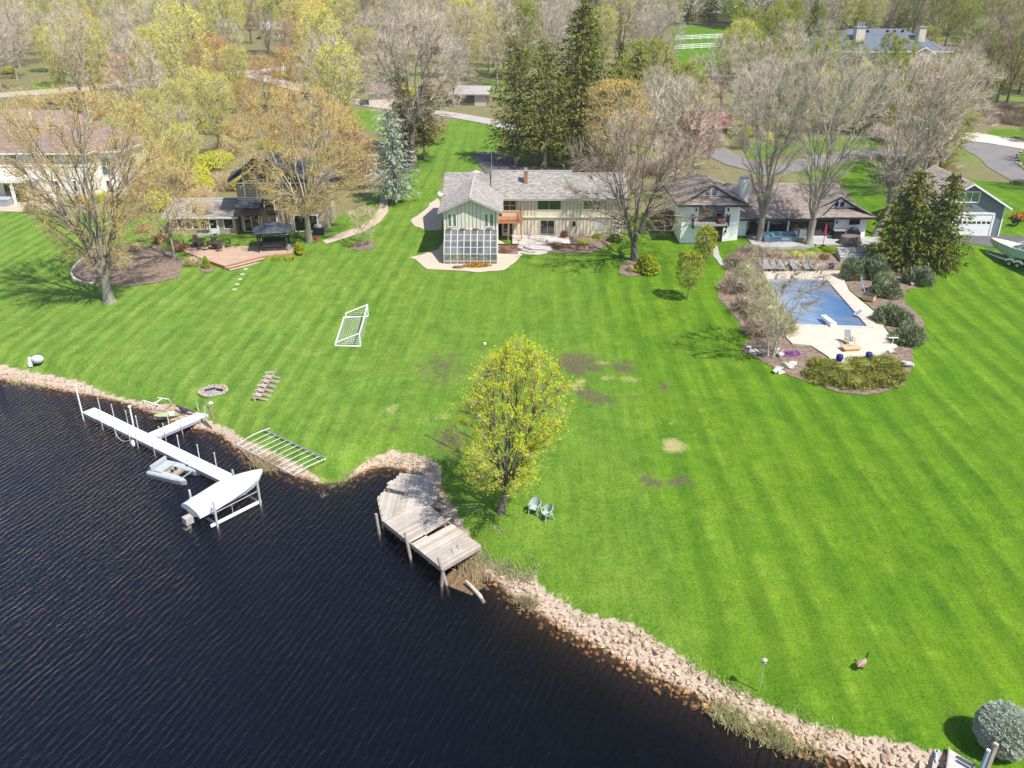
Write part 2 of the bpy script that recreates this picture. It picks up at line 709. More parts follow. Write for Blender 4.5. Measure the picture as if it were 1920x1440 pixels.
for u, v, a, b, k in ((1082, 682, 30, 15, .95), (1058, 676, 16, 8, .8), (1112, 690, 16, 8, .8), (1170, 690, 17, 7, .9), (1160, 684, 10, 6, .7), (1098, 736, 14, 6, .9), (1122, 748, 22, 8, .8), (1140, 753, 8, 4, .7),
                      (845, 826, 24, 17, .8), (830, 812, 12, 8, .6), (1212, 898, 9, 5, 1), (1226, 904, 10, 4, 1), (1240, 911, 8, 4, .9), (1266, 906, 9, 6, .9), (1283, 899, 8, 5, .9),
                      (1205, 912, 6, 4, .8), (1298, 912, 7, 3, .7), (1247, 725, 8, 6, .8), (1190, 745, 8, 4, .7), (830, 690, 40, 28, .50), (870, 694, 26, 12, .45), (735, 804, 8, 4, .7), (1190, 872, 6, 5, .6),
                      (790, 880, 8, 5, .4), (1000, 560, 8, 4, .6)):
    soil = np.maximum(soil, k * 1.08 * spot(u, v, a * 1.5, b * 1.5))
dry = np.zeros(gx.shape)
for u, v, a, b, k in ((1262, 834, 26, 17, .95), (1265, 838, 12, 9, 1.2), (1078, 725, 26, 9, .8), (1090, 714, 12, 5, .9), (1140, 709, 16, 6, .7), (1185, 712, 22, 7, .7), (1130, 680, 24, 6, .7), (735, 768, 16, 12, .7), (815, 782, 36, 10, .55),
                      (1060, 652, 40, 12, .35), (1250, 792, 30, 8, .45), (1300, 1060, 18, 12, .4), (700, 745, 18, 7, .4), (950, 620, 60, 16, .25), (1165, 560, 60, 14, .25), (1000, 900, 30, 10, .15), (1060, 1010, 40, 10, .2),
                      (340, 480, 30, 12, .3), (640, 710, 60, 10, .2)):
    dry = np.maximum(dry, k * spot(u, v, a, b))
# worn, paler turf along the bank
gd = seg_dist(gx, gy, _gp)
in_green = ~inside(gx, gy, GREEN_EDGE)
dry = np.maximum(dry, np.where(in_green & (gy < 75), 0.45 * np.exp(-gd / 0.7), 0))
bankm = np.where((gy < 75) & ~in_green, np.clip(gd / 0.25 + 0.35, 0, 1), np.where(gy < 75, 0.35 * np.exp(-gd / 0.15), 0))

pa, pb = at(735, 480), at(560, 760)
dl = (pb - pa).xy.normalized()
pa, pb = at(1263, 673), at(1330, 880)
dr = (pb - pa).xy.normalized()
sl = gx * -dl.y + gy * dl.x
sr = gx * -dr.y + gy * dr.x
bend = 0.35 * np.sin(gy * 0.11) + 0.2 * np.sin(gx * 0.23 + gy * 0.05)
wl_ = np.clip((-6 - gx - (gy - 60) * 0.1) / 8 + 0.4, 0, 1)
wr_ = np.clip((gx - 8.2) / 1.2, 0, 1)
wc_ = np.clip(1 - wl_ - wr_, 0, 1) * np.clip((gy - 58) / 14, 0, 1)
sq = lambda x: np.tanh(2.2 * np.sin(x)) / 0.976
st = (wl_ * 0.8 * sq(2 * math.pi * (sl + bend * 0.3) / 1.5) + wr_ * sq(2 * math.pi * (sr + bend) / 2.3) * np.clip((95 - gy) / 10, 0.3, 1)
      + wc_ * 0.55 * sq(2 * math.pi * (gx + bend * 0.5) / 1.9))
ln_ = lambda ph: np.exp(-(np.sin(ph / 2) / 0.16) ** 2)
track = np.clip(wl_ * ln_(2 * math.pi * (sl + bend * 0.3) / 1.5) * 0.7 + wr_ * ln_(2 * math.pi * (sr + bend) / 2.3) + wc_ * 0.5 * ln_(2 * math.pi * (gx + bend * 0.5) / 1.9), 0, 1)
st *= 0.75 + 0.35 * np.sin(gx * 0.31 + 1.7 * np.sin(gy * 0.13))
lush = np.clip(0.30 + (gx + 6) / 60 + 0.25 * wr_ + 0.12 * np.clip((gy - 60) / 30, 0, 1), 0, 1)
a1 = me.attributes.new("mask", 'FLOAT_COLOR', 'POINT')
a1.data.foreach_set("color", np.stack([soil, np.clip(dry, 0, 1), wood, np.ones_like(wood)], -1).astype(np.float32).ravel())
a2 = me.attributes.new("turf", 'FLOAT_COLOR', 'POINT')
a2.data.foreach_set("color", np.stack([np.clip(0.5 + 0.5 * st, 0, 1), lush, np.clip(bankm, 0, 1), track], -1).astype(np.float32).ravel())

m, nt, out = new_mat("lawn")
geo = N(nt, "NewGeometry").outputs["Position"]
mk = N(nt, "Attribute", attribute_name="mask")
tf = N(nt, "Attribute", attribute_name="turf")
ms = N(nt, "SeparateColor")
ts = N(nt, "SeparateColor")
nt.links.new(mk.outputs["Color"], ms.inputs[0])
nt.links.new(tf.outputs["Color"], ts.inputs[0])
n_big = noise(nt, geo, 0.16, 4, 0.6)
n_mid = noise(nt, geo, 1.1, 4, 0.65)
n_fine = noise(nt, geo, 7.5, 3, 0.7)
n_blade = noise(nt, geo, 26, 2, 0.7)
def streak(d, sc):  # brushed along the mower's way
    m0 = N(nt, "Mapping")
    m0.inputs["Rotation"].default_value = (0, 0, -math.atan2(d.y, d.x))
    nt.links.new(geo, m0.inputs["Vector"])
    m1 = N(nt, "Mapping")
    m1.inputs["Scale"].default_value = (0.10, 1.0, 1.0)
    nt.links.new(m0.outputs[0], m1.inputs["Vector"])
    return noise(nt, m1.outputs[0], sc, 3, 0.65)


px_ = N(nt, "SeparateXYZ")
nt.links.new(geo, px_.inputs[0])
s_l, s_r = streak(dl, 2.2), streak(dr, 2.2)
side = maprange(nt, px_.outputs[0], -8.0, 2.0)
sm_ = N(nt, "Mix", data_type='FLOAT')
nt.links.new(side, sm_.inputs[0])
nt.links.new(s_l, sm_.inputs[2])
nt.links.new(s_r, sm_.inputs[3])
n_streak = sm_.outputs[0]
mix3 = maths(nt, 'ADD', maths(nt, 'MULTIPLY', maths(nt, 'ADD', maths(nt, 'MULTIPLY', n_mid, 0.55), maths(nt, 'MULTIPLY', n_streak, 0.45)), 0.30), maths(nt, 'ADD', maths(nt, 'MULTIPLY', n_fine, 0.48), maths(nt, 'MULTIPLY', n_blade, 0.22)))
pale = ramp(nt, mix3, [(0.37, (0.052, 0.122, 0.011)), (0.63, (0.180, 0.305, 0.042))])
deep = ramp(nt, mix3, [(0.37, (0.034, 0.102, 0.002)), (0.63, (0.124, 0.252, 0.009))])
gcol = mixc(nt, ts.outputs[1], pale, deep)
n_patch = noise(nt, geo, 0.42, 5, 0.68, 0.4)
gcol = mixc(nt, 1.0, gcol, ramp(nt, n_patch, [(0.34, (0.80, 0.87, 0.80)), (0.50, (1.0, 1.0, 1.0)), (0.66, (1.20, 1.10, 1.3))]), 'MULTIPLY')
# broad mottling
gcol = mixc(nt, maprange(nt, n_big, 0.38, 0.70, 0.0, 0.75), gcol, mixc(nt, 1.0, gcol, (1.30, 1.10, 1.15), 'MULTIPLY'))
# mower bands
stv = maths(nt, 'ADD', ts.outputs[0], maths(nt, 'MULTIPLY', maths(nt, 'SUBTRACT', n_streak, 0.5), 0.8))
gcol = mixc(nt, 1.0, gcol, ramp(nt, stv, [(0.1, (0.82, 0.86, 0.82)), (0.9, (1.16, 1.11, 1.16))]), 'MULTIPLY')
gcol = mixc(nt, maths(nt, 'MULTIPLY', tf.outputs["Alpha"], maprange(nt, n_mid, 0.36, 0.60, 0.1, 0.7)), gcol, mixc(nt, 1.0, gcol, (1.75, 1.40, 2.2), 'MULTIPLY'))
# dry and bare patches with ragged edges
rag = maths(nt, 'ADD', maths(nt, 'MULTIPLY', n_mid, 0.6), maths(nt, 'MULTIPLY', n_fine, 0.4))
dm = maprange(nt, maths(nt, 'ADD', ms.outputs[1], maths(nt, 'MULTIPLY', maths(nt, 'SUBTRACT', rag, 0.5), 1.5)), 0.36, 0.75)
straw = ramp(nt, n_fine, [(0.3, (0.30, 0.26, 0.10)), (0.7, (0.50, 0.41, 0.21))])
gcol = mixc(nt, maths(nt, 'MULTIPLY', dm, 0.8), gcol, straw)
rag2 = maths(nt, 'ADD', maths(nt, 'MULTIPLY', noise(nt, geo, 1.9, 5, 0.7, 0.8), 0.6), maths(nt, 'MULTIPLY', n_fine, 0.4))
sm = maprange(nt, maths(nt, 'ADD', maths(nt, 'MULTIPLY', ms.outputs[0], 0.78), maths(nt, 'MULTIPLY', maths(nt, 'SUBTRACT', rag2, 0.5), 3.0)), 0.30, 0.56)
dirt = ramp(nt, n_fine, [(0.3, (0.060, 0.045, 0.028)), (0.7, (0.17, 0.128, 0.08))])
gcol = mixc(nt, maths(nt, 'MULTIPLY', sm, 0.88), gcol, dirt)
# woodland floor: litter, some green
litter = ramp(nt, mix3, [(0.36, (0.10, 0.095, 0.045)), (0.52, (0.20, 0.18, 0.085)), (0.66, (0.32, 0.275, 0.16))])
wgreen = mixc(nt, maprange(nt, noise(nt, geo, 0.09, 4, 0.6), 0.56, 0.68), litter, pale)
gcol = mixc(nt, maprange(nt, maths(nt, 'ADD', ms.outputs[2], maths(nt, 'MULTIPLY', maths(nt, 'SUBTRACT', n_mid, 0.5), 0.8)), 0.35, 0.65), gcol, wgreen)
# bank gravel, then lake bed by depth
grav = ramp(nt, n_fine, [(0.3, (0.36, 0.27, 0.20)), (0.7, (0.60, 0.48, 0.38))])
gcol = mixc(nt, maprange(nt, maths(nt, 'ADD', ts.outputs[2], maths(nt, 'MULTIPLY', maths(nt, 'SUBTRACT', rag, 0.5), 0.7)), 0.35, 0.6), gcol, grav)
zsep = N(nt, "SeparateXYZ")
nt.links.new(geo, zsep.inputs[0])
bed = ramp(nt, maprange(nt, maths(nt, 'ADD', zsep.outputs[2], maths(nt, 'MULTIPLY', maths(nt, 'SUBTRACT', n_mid, 0.5), 0.3)), -1.3, 0.0), [(0.0, (0.012, 0.013, 0.017)), (0.5, (0.020, 0.017, 0.014)), (0.85, (0.045, 0.03, 0.013)), (1.0, (0.12, 0.072, 0.03))])  # muck darker with depth; blue of the sky put into the deep end
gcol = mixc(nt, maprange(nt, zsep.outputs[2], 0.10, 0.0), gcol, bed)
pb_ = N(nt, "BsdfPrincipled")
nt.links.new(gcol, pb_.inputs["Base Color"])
pb_.inputs["Roughness"].default_value = 0.9
pb_.inputs["Specular IOR Level"].default_value = 0.15
bp = N(nt, "Bump")
bp.inputs["Strength"].default_value = 0.55
bp.inputs["Distance"].default_value = 0.12
nt.links.new(maths(nt, 'ADD', maths(nt, 'MULTIPLY', n_fine, 0.6), maths(nt, 'MULTIPLY', n_blade, 0.4)), bp.inputs["Height"])
nt.links.new(bp.outputs[0], pb_.inputs["Normal"])
nt.links.new(pb_.outputs[0], out.inputs[0])
me.materials.append(m)
struct(link("lawn", me))

# ------------------------------------------------------------------ the lake
m, nt, out = new_mat("lake_water")
geo = N(nt, "NewGeometry").outputs["Position"]


def waves(rot, sx, sy, scale, detail, dist):
    m0 = N(nt, "Mapping")
    m0.inputs["Rotation"].default_value = (0, 0, rot)
    nt.links.new(geo, m0.inputs["Vector"])
    mp = N(nt, "Mapping")
    mp.inputs["Scale"].default_value = (sx, sy, 1)
    nt.links.new(m0.outputs[0], mp.inputs["Vector"])
    return noise(nt, mp.outputs[0], scale, detail, 0.6, dist)


mw_ = N(nt, "Mapping")
mw_.inputs["Rotation"].default_value = (0, 0, R(-72))
nt.links.new(geo, mw_.inputs["Vector"])
wt_ = N(nt, "TexWave", bands_direction='Y')
wt_.inputs["Scale"].default_value = 0.78
wt_.inputs["Distortion"].default_value = 5.5
wt_.inputs["Detail"].default_value = 3
wt_.inputs["Detail Scale"].default_value = 0.55
wt_.inputs["Detail Roughness"].default_value = 0.6
nt.links.new(mw_.outputs[0], wt_.inputs["Vector"])
w1 = maths(nt, 'ADD', maths(nt, 'MULTIPLY', wt_.outputs["Fac"], 0.24), maths(nt, 'MULTIPLY', waves(R(-72), 0.40, 1.5, 3.3, 3, 0.5), 0.55))
w2 = waves(R(-60), 0.5, 1.6, 4.2, 3, 0.4)
w3 = waves(R(-85), 0.8, 1.4, 9.0, 2, 0.3)
calm = maprange(nt, noise(nt, geo, 0.06, 2), 0.36, 0.62, 0.65, 1.0)
hgt_ = maths(nt, 'MULTIPLY', calm, maths(nt, 'ADD', maths(nt, 'MULTIPLY', w1, 0.62), maths(nt, 'ADD', maths(nt, 'MULTIPLY', w2, 0.27), maths(nt, 'MULTIPLY', w3, 0.08))))
bp = N(nt, "Bump")
bp.inputs["Strength"].default_value = 0.8
bp.inputs["Distance"].default_value = 0.26
nt.links.new(hgt_, bp.inputs["Height"])
gl = N(nt, "BsdfGlossy")
gl.inputs["Roughness"].default_value = 0.03
nt.links.new(bp.outputs[0], gl.inputs["Normal"])
tr = N(nt, "BsdfTransparent")
tr.inputs[0].default_value = (0.97, 0.95, 0.92, 1)
fr = N(nt, "Fresnel")
fr.inputs[0].default_value = 1.33
nt.links.new(bp.outputs[0], fr.inputs["Normal"])
mx = N(nt, "MixShader")
nt.links.new(fr.outputs[0], mx.inputs[0])
wd_ = N(nt, "BsdfDiffuse")
wd_.inputs[0].default_value = (0.028, 0.036, 0.084, 1)  # water body colour with the blue of the reflected sky painted in
wm_ = N(nt, "MixShader")
wpx_ = N(nt, "SeparateXYZ")
nt.links.new(geo, wpx_.inputs[0])
nt.links.new(maprange(nt, wpx_.outputs[0], -38, 4, 0.22, 0.02), wm_.inputs[0])  # more of the painted sky blue towards the left
nt.links.new(tr.outputs[0], wm_.inputs[1])
nt.links.new(wd_.outputs[0], wm_.inputs[2])
nt.links.new(wm_.outputs[0], mx.inputs[1])
nt.links.new(gl.outputs[0], mx.inputs[2])
nt.links.new(mx.outputs[0], out.inputs["Surface"])
va = N(nt, "VolumeAbsorption")
va.inputs["Color"].default_value = (0.40, 0.32, 0.26, 1)
va.inputs["Density"].default_value = 1.9
nt.links.new(va.outputs[0], out.inputs["Volume"])
lake = MB().box(-420, 110, -65, 74, -6, 0.0).build("lake_water", m)
struct(lake)

# ------------------------------------------------------------------ riprap bank
m, nt, out = new_mat("quarry_stone")
geo = N(nt, "NewGeometry").outputs["Position"]
oi = N(nt, "ObjectInfo")
tint = N(nt, "Attribute", attribute_name="tint")
nf = noise(nt, geo, 9, 4)
c = ramp(nt, nf, [(0.3, (0.38, 0.285, 0.205)), (0.7, (0.64, 0.515, 0.395))])
c = mixc(nt, 1.0, c, tint.outputs["Color"], 'MULTIPLY')
c = mixc(nt, 1.0, c, ramp(nt, oi.outputs["Random"], [(0, (0.78, 0.76, 0.76)), (0.5, (1.0, 0.97, 0.95)), (1, (1.16, 1.10, 1.02))]), 'MULTIPLY')
zs = N(nt, "SeparateXYZ")
nt.links.new(geo, zs.inputs[0])
wet = maprange(nt, maths(nt, 'ADD', zs.outputs[2], maths(nt, 'MULTIPLY', nf, 0.12)), 0.27, 0.12)
c = mixc(nt, maths(nt, 'MULTIPLY', wet, 0.85), c, ramp(nt, nf, [(0.3, (0.16, 0.075, 0.02)), (0.7, (0.42, 0.22, 0.075))]))
b = N(nt, "BsdfPrincipled")
nt.links.new(c, b.inputs["Base Color"])
b.inputs["Roughness"].default_value = 0.85
b.inputs["Specular IOR Level"].default_value = 0.2
bp = N(nt, "Bump")
bp.inputs["Strength"].default_value = 0.5
bp.inputs["Distance"].default_value = 0.04
nt.links.new(noise(nt, geo, 22, 4), bp.inputs["Height"])
nt.links.new(bp.outputs[0], b.inputs["Normal"])
nt.links.new(b.outputs[0], out.inputs[0])
STONE = m

import bmesh


def rock_mesh(rng, n=15, flat=0.62, sub=False):
    bm = bmesh.new()
    for _ in range(n):
        v = Vector((rng.gauss(0, 1), rng.gauss(0, 1), rng.gauss(0, 1))).normalized() * rng.uniform(0.8, 1.1)
        bm.verts.new((v.x, v.y * rng.uniform(0.75, 1), v.z * flat))
    r = bmesh.ops.convex_hull(bm, input=bm.verts)
    bmesh.ops.delete(bm, geom=[v for v in bm.verts if not v.link_faces], context="VERTS")
    bmesh.ops.recalc_face_normals(bm, faces=bm.faces)
    V = [tuple(v.co) for v in bm.verts]
    bm.verts.index_update()
    F = [tuple(v.index for v in f.verts) for f in bm.faces]
    bm.free()
    return V, F


rng = random.Random(7)
ROCKS = [rock_mesh(rng) for _ in range(14)]
rock_me = []
for V, F in ROCKS:
    mb = MB()
    g = rng.uniform(0.86, 1.1)
    mb.v, mb.f, mb.t = list(V), list(F), [(g, g * rng.uniform(0.95, 1.02), g * rng.uniform(0.9, 1.02))] * len(F)
    rock_me.append(mb.mesh("stone", STONE))

DECK_POLY = [(-7.6, 45.9), (-8.4, 42.9), (-7.8, 40.3), (-3.9, 35.8), (-1.4, 38.1), (-4.5, 42.0), (-4.8, 45.4)]
cand = []
y = 22.0
while y < 64:
    x = -62.0
    step = 0.25
    while x < 26:
        cand.append((x + rng.uniform(-.12, .12), y + rng.uniform(-.12, .12)))
        x += step
    y += 0.25
cx = np.array([p[0] for p in cand])
cy = np.array([p[1] for p in cand])
band = inside(cx, cy, GREEN_EDGE)
lakeside = inside(cx, cy, LAKE)
dw = seg_dist(cx, cy, _wp)
dg = seg_dist(cx, cy, _gp)
cz, _ = ground(cx, cy)
keep = (band & ~lakeside) | (lakeside & (dw < 0.45))
keep &= ~inside(cx, cy, np.array(DECK_POLY))
stones = []
for i in np.nonzero(keep)[0]:
    left = cx[i] < -12
    if left and rng.random() < 0.08:
        continue
    if lakeside[i] and rng.random() < 0.3:
        continue
    edge = min(1.0, 0.5 + dg[i] * 0.7)
    r = rng.uniform(0.10, 0.235) * edge * (0.72 + 0.38 * min(1, max(0, (cx[i] - 0) / 13))) * (1.25 if rng.random() < 0.08 else 1)
    stones.append((cx[i], cy[i], cz[i] + r * 0.15, r, edge))
stones.sort(key=lambda s: -s[3] / math.hypot(s[0], s[1], CAM_H))
bank = thing("riprap_bank", "sloping bank of pinkish broken stone along the lake edge", "stone bank")
for k, (x, y, z, r, e) in enumerate(stones[:295]):
    o = link("stone", rock_me[k % 14], bank, loc=(x, y, z), rot=(rng.uniform(-.5, .5), rng.uniform(-.5, .5), rng.uniform(0, 6.28)))
    o.scale = (r * rng.uniform(.9, 1.3), r * rng.uniform(.8, 1.1), r * rng.uniform(.8, 1.15))
mb = MB()
for k, (x, y, z, r, e) in enumerate(stones[295:]):
    V, F = ROCKS[k % 14]
    mt = Matrix.Rotation(rng.uniform(0, 6.28), 3, 'Z') @ Matrix.Rotation(rng.uniform(-.5, .5), 3, 'X')
    n = len(mb.v)
    for v in V:
        q = mt @ Vector(v)
        mb.v.append((x + q.x * r * 1.15, y + q.y * r, z + q.z * r))
    g = rng.uniform(0.72, 1.14)
    tt = (g, g * rng.uniform(.94, 1.02), g * rng.uniform(.88, 1.02))
    for f in F:
        mb.f.append(tuple(n + i for i in f))
        mb.t.append(tt)
stuff(mb.build("loose_stones", STONE, bank))

# ------------------------------------------------------------------ shared building materials
M_SHAKE = surf("grey_cedar_shake", (0.325, 0.295, 0.27), 0.22, 2.0, 0.9, 0.4, 14, tint=True, world_space=True)
M_BROWNROOF = surf("brown_roof_shingle", (0.30, 0.24, 0.21), 0.22, 2.0, 0.9, 0.4, 14, tint=True, world_space=True)
M_TANROOF = surf("tan_roof_shingle", (0.40, 0.33, 0.28), 0.15, 2.0, 0.9, 0.3, 14, tint=True, world_space=True)
M_REDROOF = surf("dusty_red_roof_shingle", (0.27, 0.195, 0.175), 0.14, 2.0, 0.9, 0.3, 14, tint=True, world_space=True)
M_SLATE = surf("dark_slate_shingle", (0.085, 0.095, 0.115), 0.25, 2.0, 0.7, 0.3, 14, tint=True, world_space=True)
M_BLUESLATE = surf("blue_grey_slate", (0.13, 0.155, 0.195), 0.2, 1.0, 0.7, 0.2, 10, tint=True, world_space=True)
M_CREAM = surf("cream_siding", (0.66, 0.585, 0.44), 0.08, 1.2, 0.75, 0.12, 20, stretch=(1, 1, 0.25))
M_PALE = surf("pale_grey_green_siding", (0.62, 0.61, 0.53), 0.08, 1.2, 0.75, 0.12, 20, stretch=(1, 1, 0.25))
M_WHITE = surf("white_paint", (0.80, 0.80, 0.79), 0.05, 2.0, 0.55)
M_STUCCO = surf("white_stucco", (0.88, 0.88, 0.87), 0.06, 1.5, 0.85, 0.25, 30)
M_DKTRIM = surf("dark_blue_black_trim", (0.022, 0.024, 0.035), 0.2, 3, 0.5)
M_BROWNTRIM = surf("dark_brown_trim", (0.06, 0.04, 0.03), 0.2, 3, 0.6)
M_GREYTRIM = surf("weathered_grey_trim", (0.42, 0.39, 0.35), 0.12, 3, 0.7)
M_REDWOOD = surf("stained_redwood", (0.42, 0.19, 0.10), 0.18, 3, 0.65, 0.15, 20, stretch=(0.3, 1, 1))
M_BRICK = None
M_CONC = surf("pale_concrete", (0.56, 0.50, 0.45), 0.10, 0.7, 0.85, 0.15, 12, world_space=True)
M_GREYSTONE = surf("grey_flagstone", (0.40, 0.38, 0.37), 0.18, 1.2, 0.85, 0.2, 12, world_space=True)
M_GLASS = glassmat("window_glass", (0.10, 0.12, 0.12), 0.25, 0.15, (0.018, 0.020, 0.020), 0.04)
M_PALEGLASS = glassmat("greenhouse_glass", (0.74, 0.76, 0.75), 0.3, 0.72, (0.28, 0.29, 0.30), 0.05)
M_SKYGLASS = glassmat("blue_window_glass", (0.2, 0.22, 0.25), 0.5, 0.1, (0.10, 0.13, 0.15), 0.03)
M_METAL = surf("galvanised_metal", (0.55, 0.56, 0.57), 0.12, 4, 0.42, metal=0.75)
M_BLACK = surf("black_paint", (0.018, 0.018, 0.02), 0.2, 4, 0.4)
M_GREYSIDE = surf("slate_grey_siding", (0.17, 0.19, 0.21), 0.10, 2, 0.7)
M_TANWALL = surf("tan_wall", (0.38, 0.31, 0.22), 0.10, 2, 0.8)
M_STONEWALL = surf("pale_cut_stone", (0.62, 0.555, 0.47), 0.22, 3.2, 0.85, 0.4, 9)
M_MULCH = surf("bark_mulch", (0.13, 0.092, 0.068), 0.45, 3.0, 0.95, 0.8, 20, c2=(0.24, 0.175, 0.13), world_space=True)
M_GRAVEL = surf("pale_pea_gravel", (0.50, 0.42, 0.33), 0.28, 6.0, 0.95, 0.7, 26, world_space=True)
M_ASPHALT = surf("worn_asphalt", (0.20, 0.185, 0.18), 0.14, 0.4, 0.9, 0.3, 22, world_space=True)
M_NEWASPHALT = surf("dark_asphalt", (0.115, 0.105, 0.11), 0.18, 0.5, 0.9, 0.3, 22, world_space=True)
M_CURTAIN = surf("pale_curtain", (0.55, 0.58, 0.56), 0.1, 3, 0.9)

m, nt, out = new_mat("red_brick")
co = N(nt, "TexCoord").outputs["Object"]
n_ = noise(nt, co, 5, 3)
bk = ramp(nt, n_, [(0.3, (0.30, 0.13, 0.075)), (0.7, (0.46, 0.24, 0.15))])
oi = N(nt, "ObjectInfo")
bk = mixc(nt, 1.0, bk, ramp(nt, oi.outputs["Random"], [(0, (0.7, 0.7, 0.72)), (1, (1.25, 1.2, 1.15))]), 'MULTIPLY')
b = N(nt, "BsdfPrincipled")
nt.links.new(bk, b.inputs[0])
b.inputs["Roughness"].default_value = 0.9
nt.links.new(b.outputs[0], out.inputs[0])
M_BRICK = m
M_MORTAR = surf("brick_mortar", (0.45, 0.38, 0.32), 0.1, 8, 0.95)


def roof(parent, quads, mat, trim, row=0.30, col=0.34, thick=0.16, seed=3, var=0.16):
    rr = random.Random(seed)
    mb, tb = MB(), MB()
    for a, b, c, d in quads:
        a, b, c, d = map(Vector, (a, b, c, d))
        rows = max(2, int(round(((d + c) / 2 - (a + b) / 2).length / row)))
        cols = max(2, int(round((b - a).length / col)))
        roof_plane(mb, a, b, c, d, rows, cols, rr, var=var)
        dn = Vector((0, 0, -thick))
        lo = [p + dn for p in (a, b, c, d)]
        up = [p + Vector((0, 0, -0.012)) for p in (a, b, c, d)]
        tri = (c - d).length < 0.01
        seq = [0, 1, 2] if tri else [0, 1, 2, 3]
        tb.poly([lo[i] for i in seq][::-1])
        n = len(seq)
        for i in range(n):
            tb.poly([lo[seq[i]], lo[seq[(i + 1) % n]], up[seq[(i + 1) % n]], up[seq[i]]])
    r = mb.build("roof", mat, parent)
    tb.build("fascia", trim, parent)
    return r


def wall_prism(parent, name, base, z0, z1, mat, gable=None, label=None):
    """Closed wall block on the plan rectangle base = (x0, x1, y0, y1); gable = (x, z) adds a peak along Y."""
    x0, x1, y0, y1 = base
    mb = MB()
    if gable:
        gxp, gzp = gable
        f = [(x0, y0, z0), (x1, y0, z0), (x1, y0, z1), (gxp, y0, gzp), (x0, y0, z1)]
        k = [(x, y1, z) for x, y, z in f]
        mb.poly(f)
        mb.poly(k[::-1])
        for i in range(5):
            j = (i + 1) % 5
            mb.poly([f[j], f[i], k[i], k[j]])
    else:
        mb.box(x0, x1, y0, y1, z0, z1)
    return mb.build(name, mat, parent, label=label)


# ------------------------------------------------------------------ middle house: cream board and batten with a glasshouse wing
rng = random.Random(21)
mh = thing("house", "cream board-and-batten house with grey shake roof and a glasshouse front", "house", (0, 0, 0))
wall_prism(mh, "wall", (-1.15, 12.75, 94.5, 103.5), 2.4, 7.35, M_CREAM, label="long two-storey cream wall")
wall_prism(mh, "wall", (-7.2, -1.55, 87.6, 103.2), 2.0, 7.42, M_PALE, gable=(-4.38, 8.62), label="pale gabled wing wall above the glasshouse")
# battens
M_BATTEN = surf("shadowed_batten", (0.36, 0.31, 0.225), 0.12, 2, 0.8)  # darker than the siding: shade of the board gaps put into the colour
bat_low = MB().box(-0.03, 0.03, -0.035, 0, 0, 1.95).mesh("batten", M_BATTEN)
bat_up = MB().box(-0.03, 0.03, -0.035, 0, 0, 1.9).mesh("batten", M_BATTEN)
x = -1.0
while x < 12.7:
    skip_low = (3.2 < x < 4.9) or (6.8 < x < 7.4) or (9.3 < x < 10.7) or x < 0.15
    skip_up = (2.8 < x < 5.65) or (-1.05 < x < 0.5) or (8.0 < x < 10.1)
    if not skip_low:
        link("batten", bat_low, mh, loc=(x, 94.497, 3.02))
    if not skip_up:
        link("batten", bat_up, mh, loc=(x, 94.497, 5.22))
    x += 0.4
for x in np.arange(-6.95, -1.6, 0.4):
    top = 7.36 + (8.55 - 7.36) * (1 - abs(x + 4.38) / 2.8)
    if (-6.85 < x < -5.85) or (-2.95 < x < -1.9):
        continue
    MB().box(-0.03, 0.03, -0.035, 0, 0, top - 5.55 - 0.05).build("batten", M_BATTEN, mh, loc=(float(x), 87.597, 5.55))
box("trim_board", -1.2, 12.8, 94.36, 94.496, 4.99, 5.13, M_CREAM, mh)
MB().box(-7.24, -7.08, 87.5, 87.596, 5.45, 7.4).box(-1.7, -1.5, 87.5, 87.596, 5.45, 7.4).build("corner_board", M_PALE, mh)
# roofs
E0, E1 = 94.0, 104.4
roof(mh, [((-2.4, E0 - .05, 7.22), (7.05, E0 - .05, 7.22), (7.05, 99, 9.36), (-2.4, 99, 9.36)),
          ((7.05, E1, 7.2), (-2.4, E1, 7.2), (-2.4, 99, 9.36), (7.05, 99, 9.36)),
          ((7.05, E0 - .02, 7.20), (13.2, E0 - .02, 7.20), (13.2, 99, 9.08), (7.05, 99, 9.08)),
          ((13.2, E1, 7.2), (7.05, E1, 7.2), (7.05, 99, 9.08), (13.2, 99, 9.08)),
          ((-7.85, 94.2, 7.62), (-3.3, 94.2, 7.62), (-3.3, 99, 9.2), (-7.85, 99, 9.2)),
          ((-3.3, 104, 7.5), (-7.85, 104, 7.5), (-7.85, 99, 9.2), (-3.3, 99, 9.2)),
          ((-3.3, 96.5, 8.1), (-2.4, 96.5, 8.1), (-2.4, 99.2, 8.95), (-3.3, 99.2, 8.95)),
          ((-2.4, 102, 8.1), (-3.3, 102, 8.1), (-3.3, 99.2, 8.95), (-2.4, 99.2, 8.95)),
          ((-7.82, 98.2, 7.40), (-7.82, 86.95, 7.40), (-4.38, 86.95, 8.93), (-4.38, 98.2, 8.93)),
          ((-0.98, 86.95, 7.40), (-0.98, 96.2, 7.40), (-4.38, 98.2, 8.93), (-4.38, 86.95, 8.93))],
     M_SHAKE, M_GREYTRIM, 0.26, 0.30, var=0.22)
MB().beam((-4.38, 86.93, 8.97), (-4.38, 98, 8.97), 0.22, 0.06).beam((-2.4, 99, 9.40), (7.05, 99, 9.40), 0.24, 0.06).beam((7.05, 99, 9.12), (13.2, 99, 9.12), 0.24, 0.06).build("ridge_cap", M_GREYTRIM, mh)
for xx, zt in ((-2.38, 9.25), (7.06, 9.25), (13.1, 8.95), (-7.7, 9.1)):
    gb = MB()
    gb.poly([(xx, 94.5, 7.2), (xx, 103.6, 7.2), (xx, 99, zt)])
    gb.build("gable_panel", M_CREAM, mh)
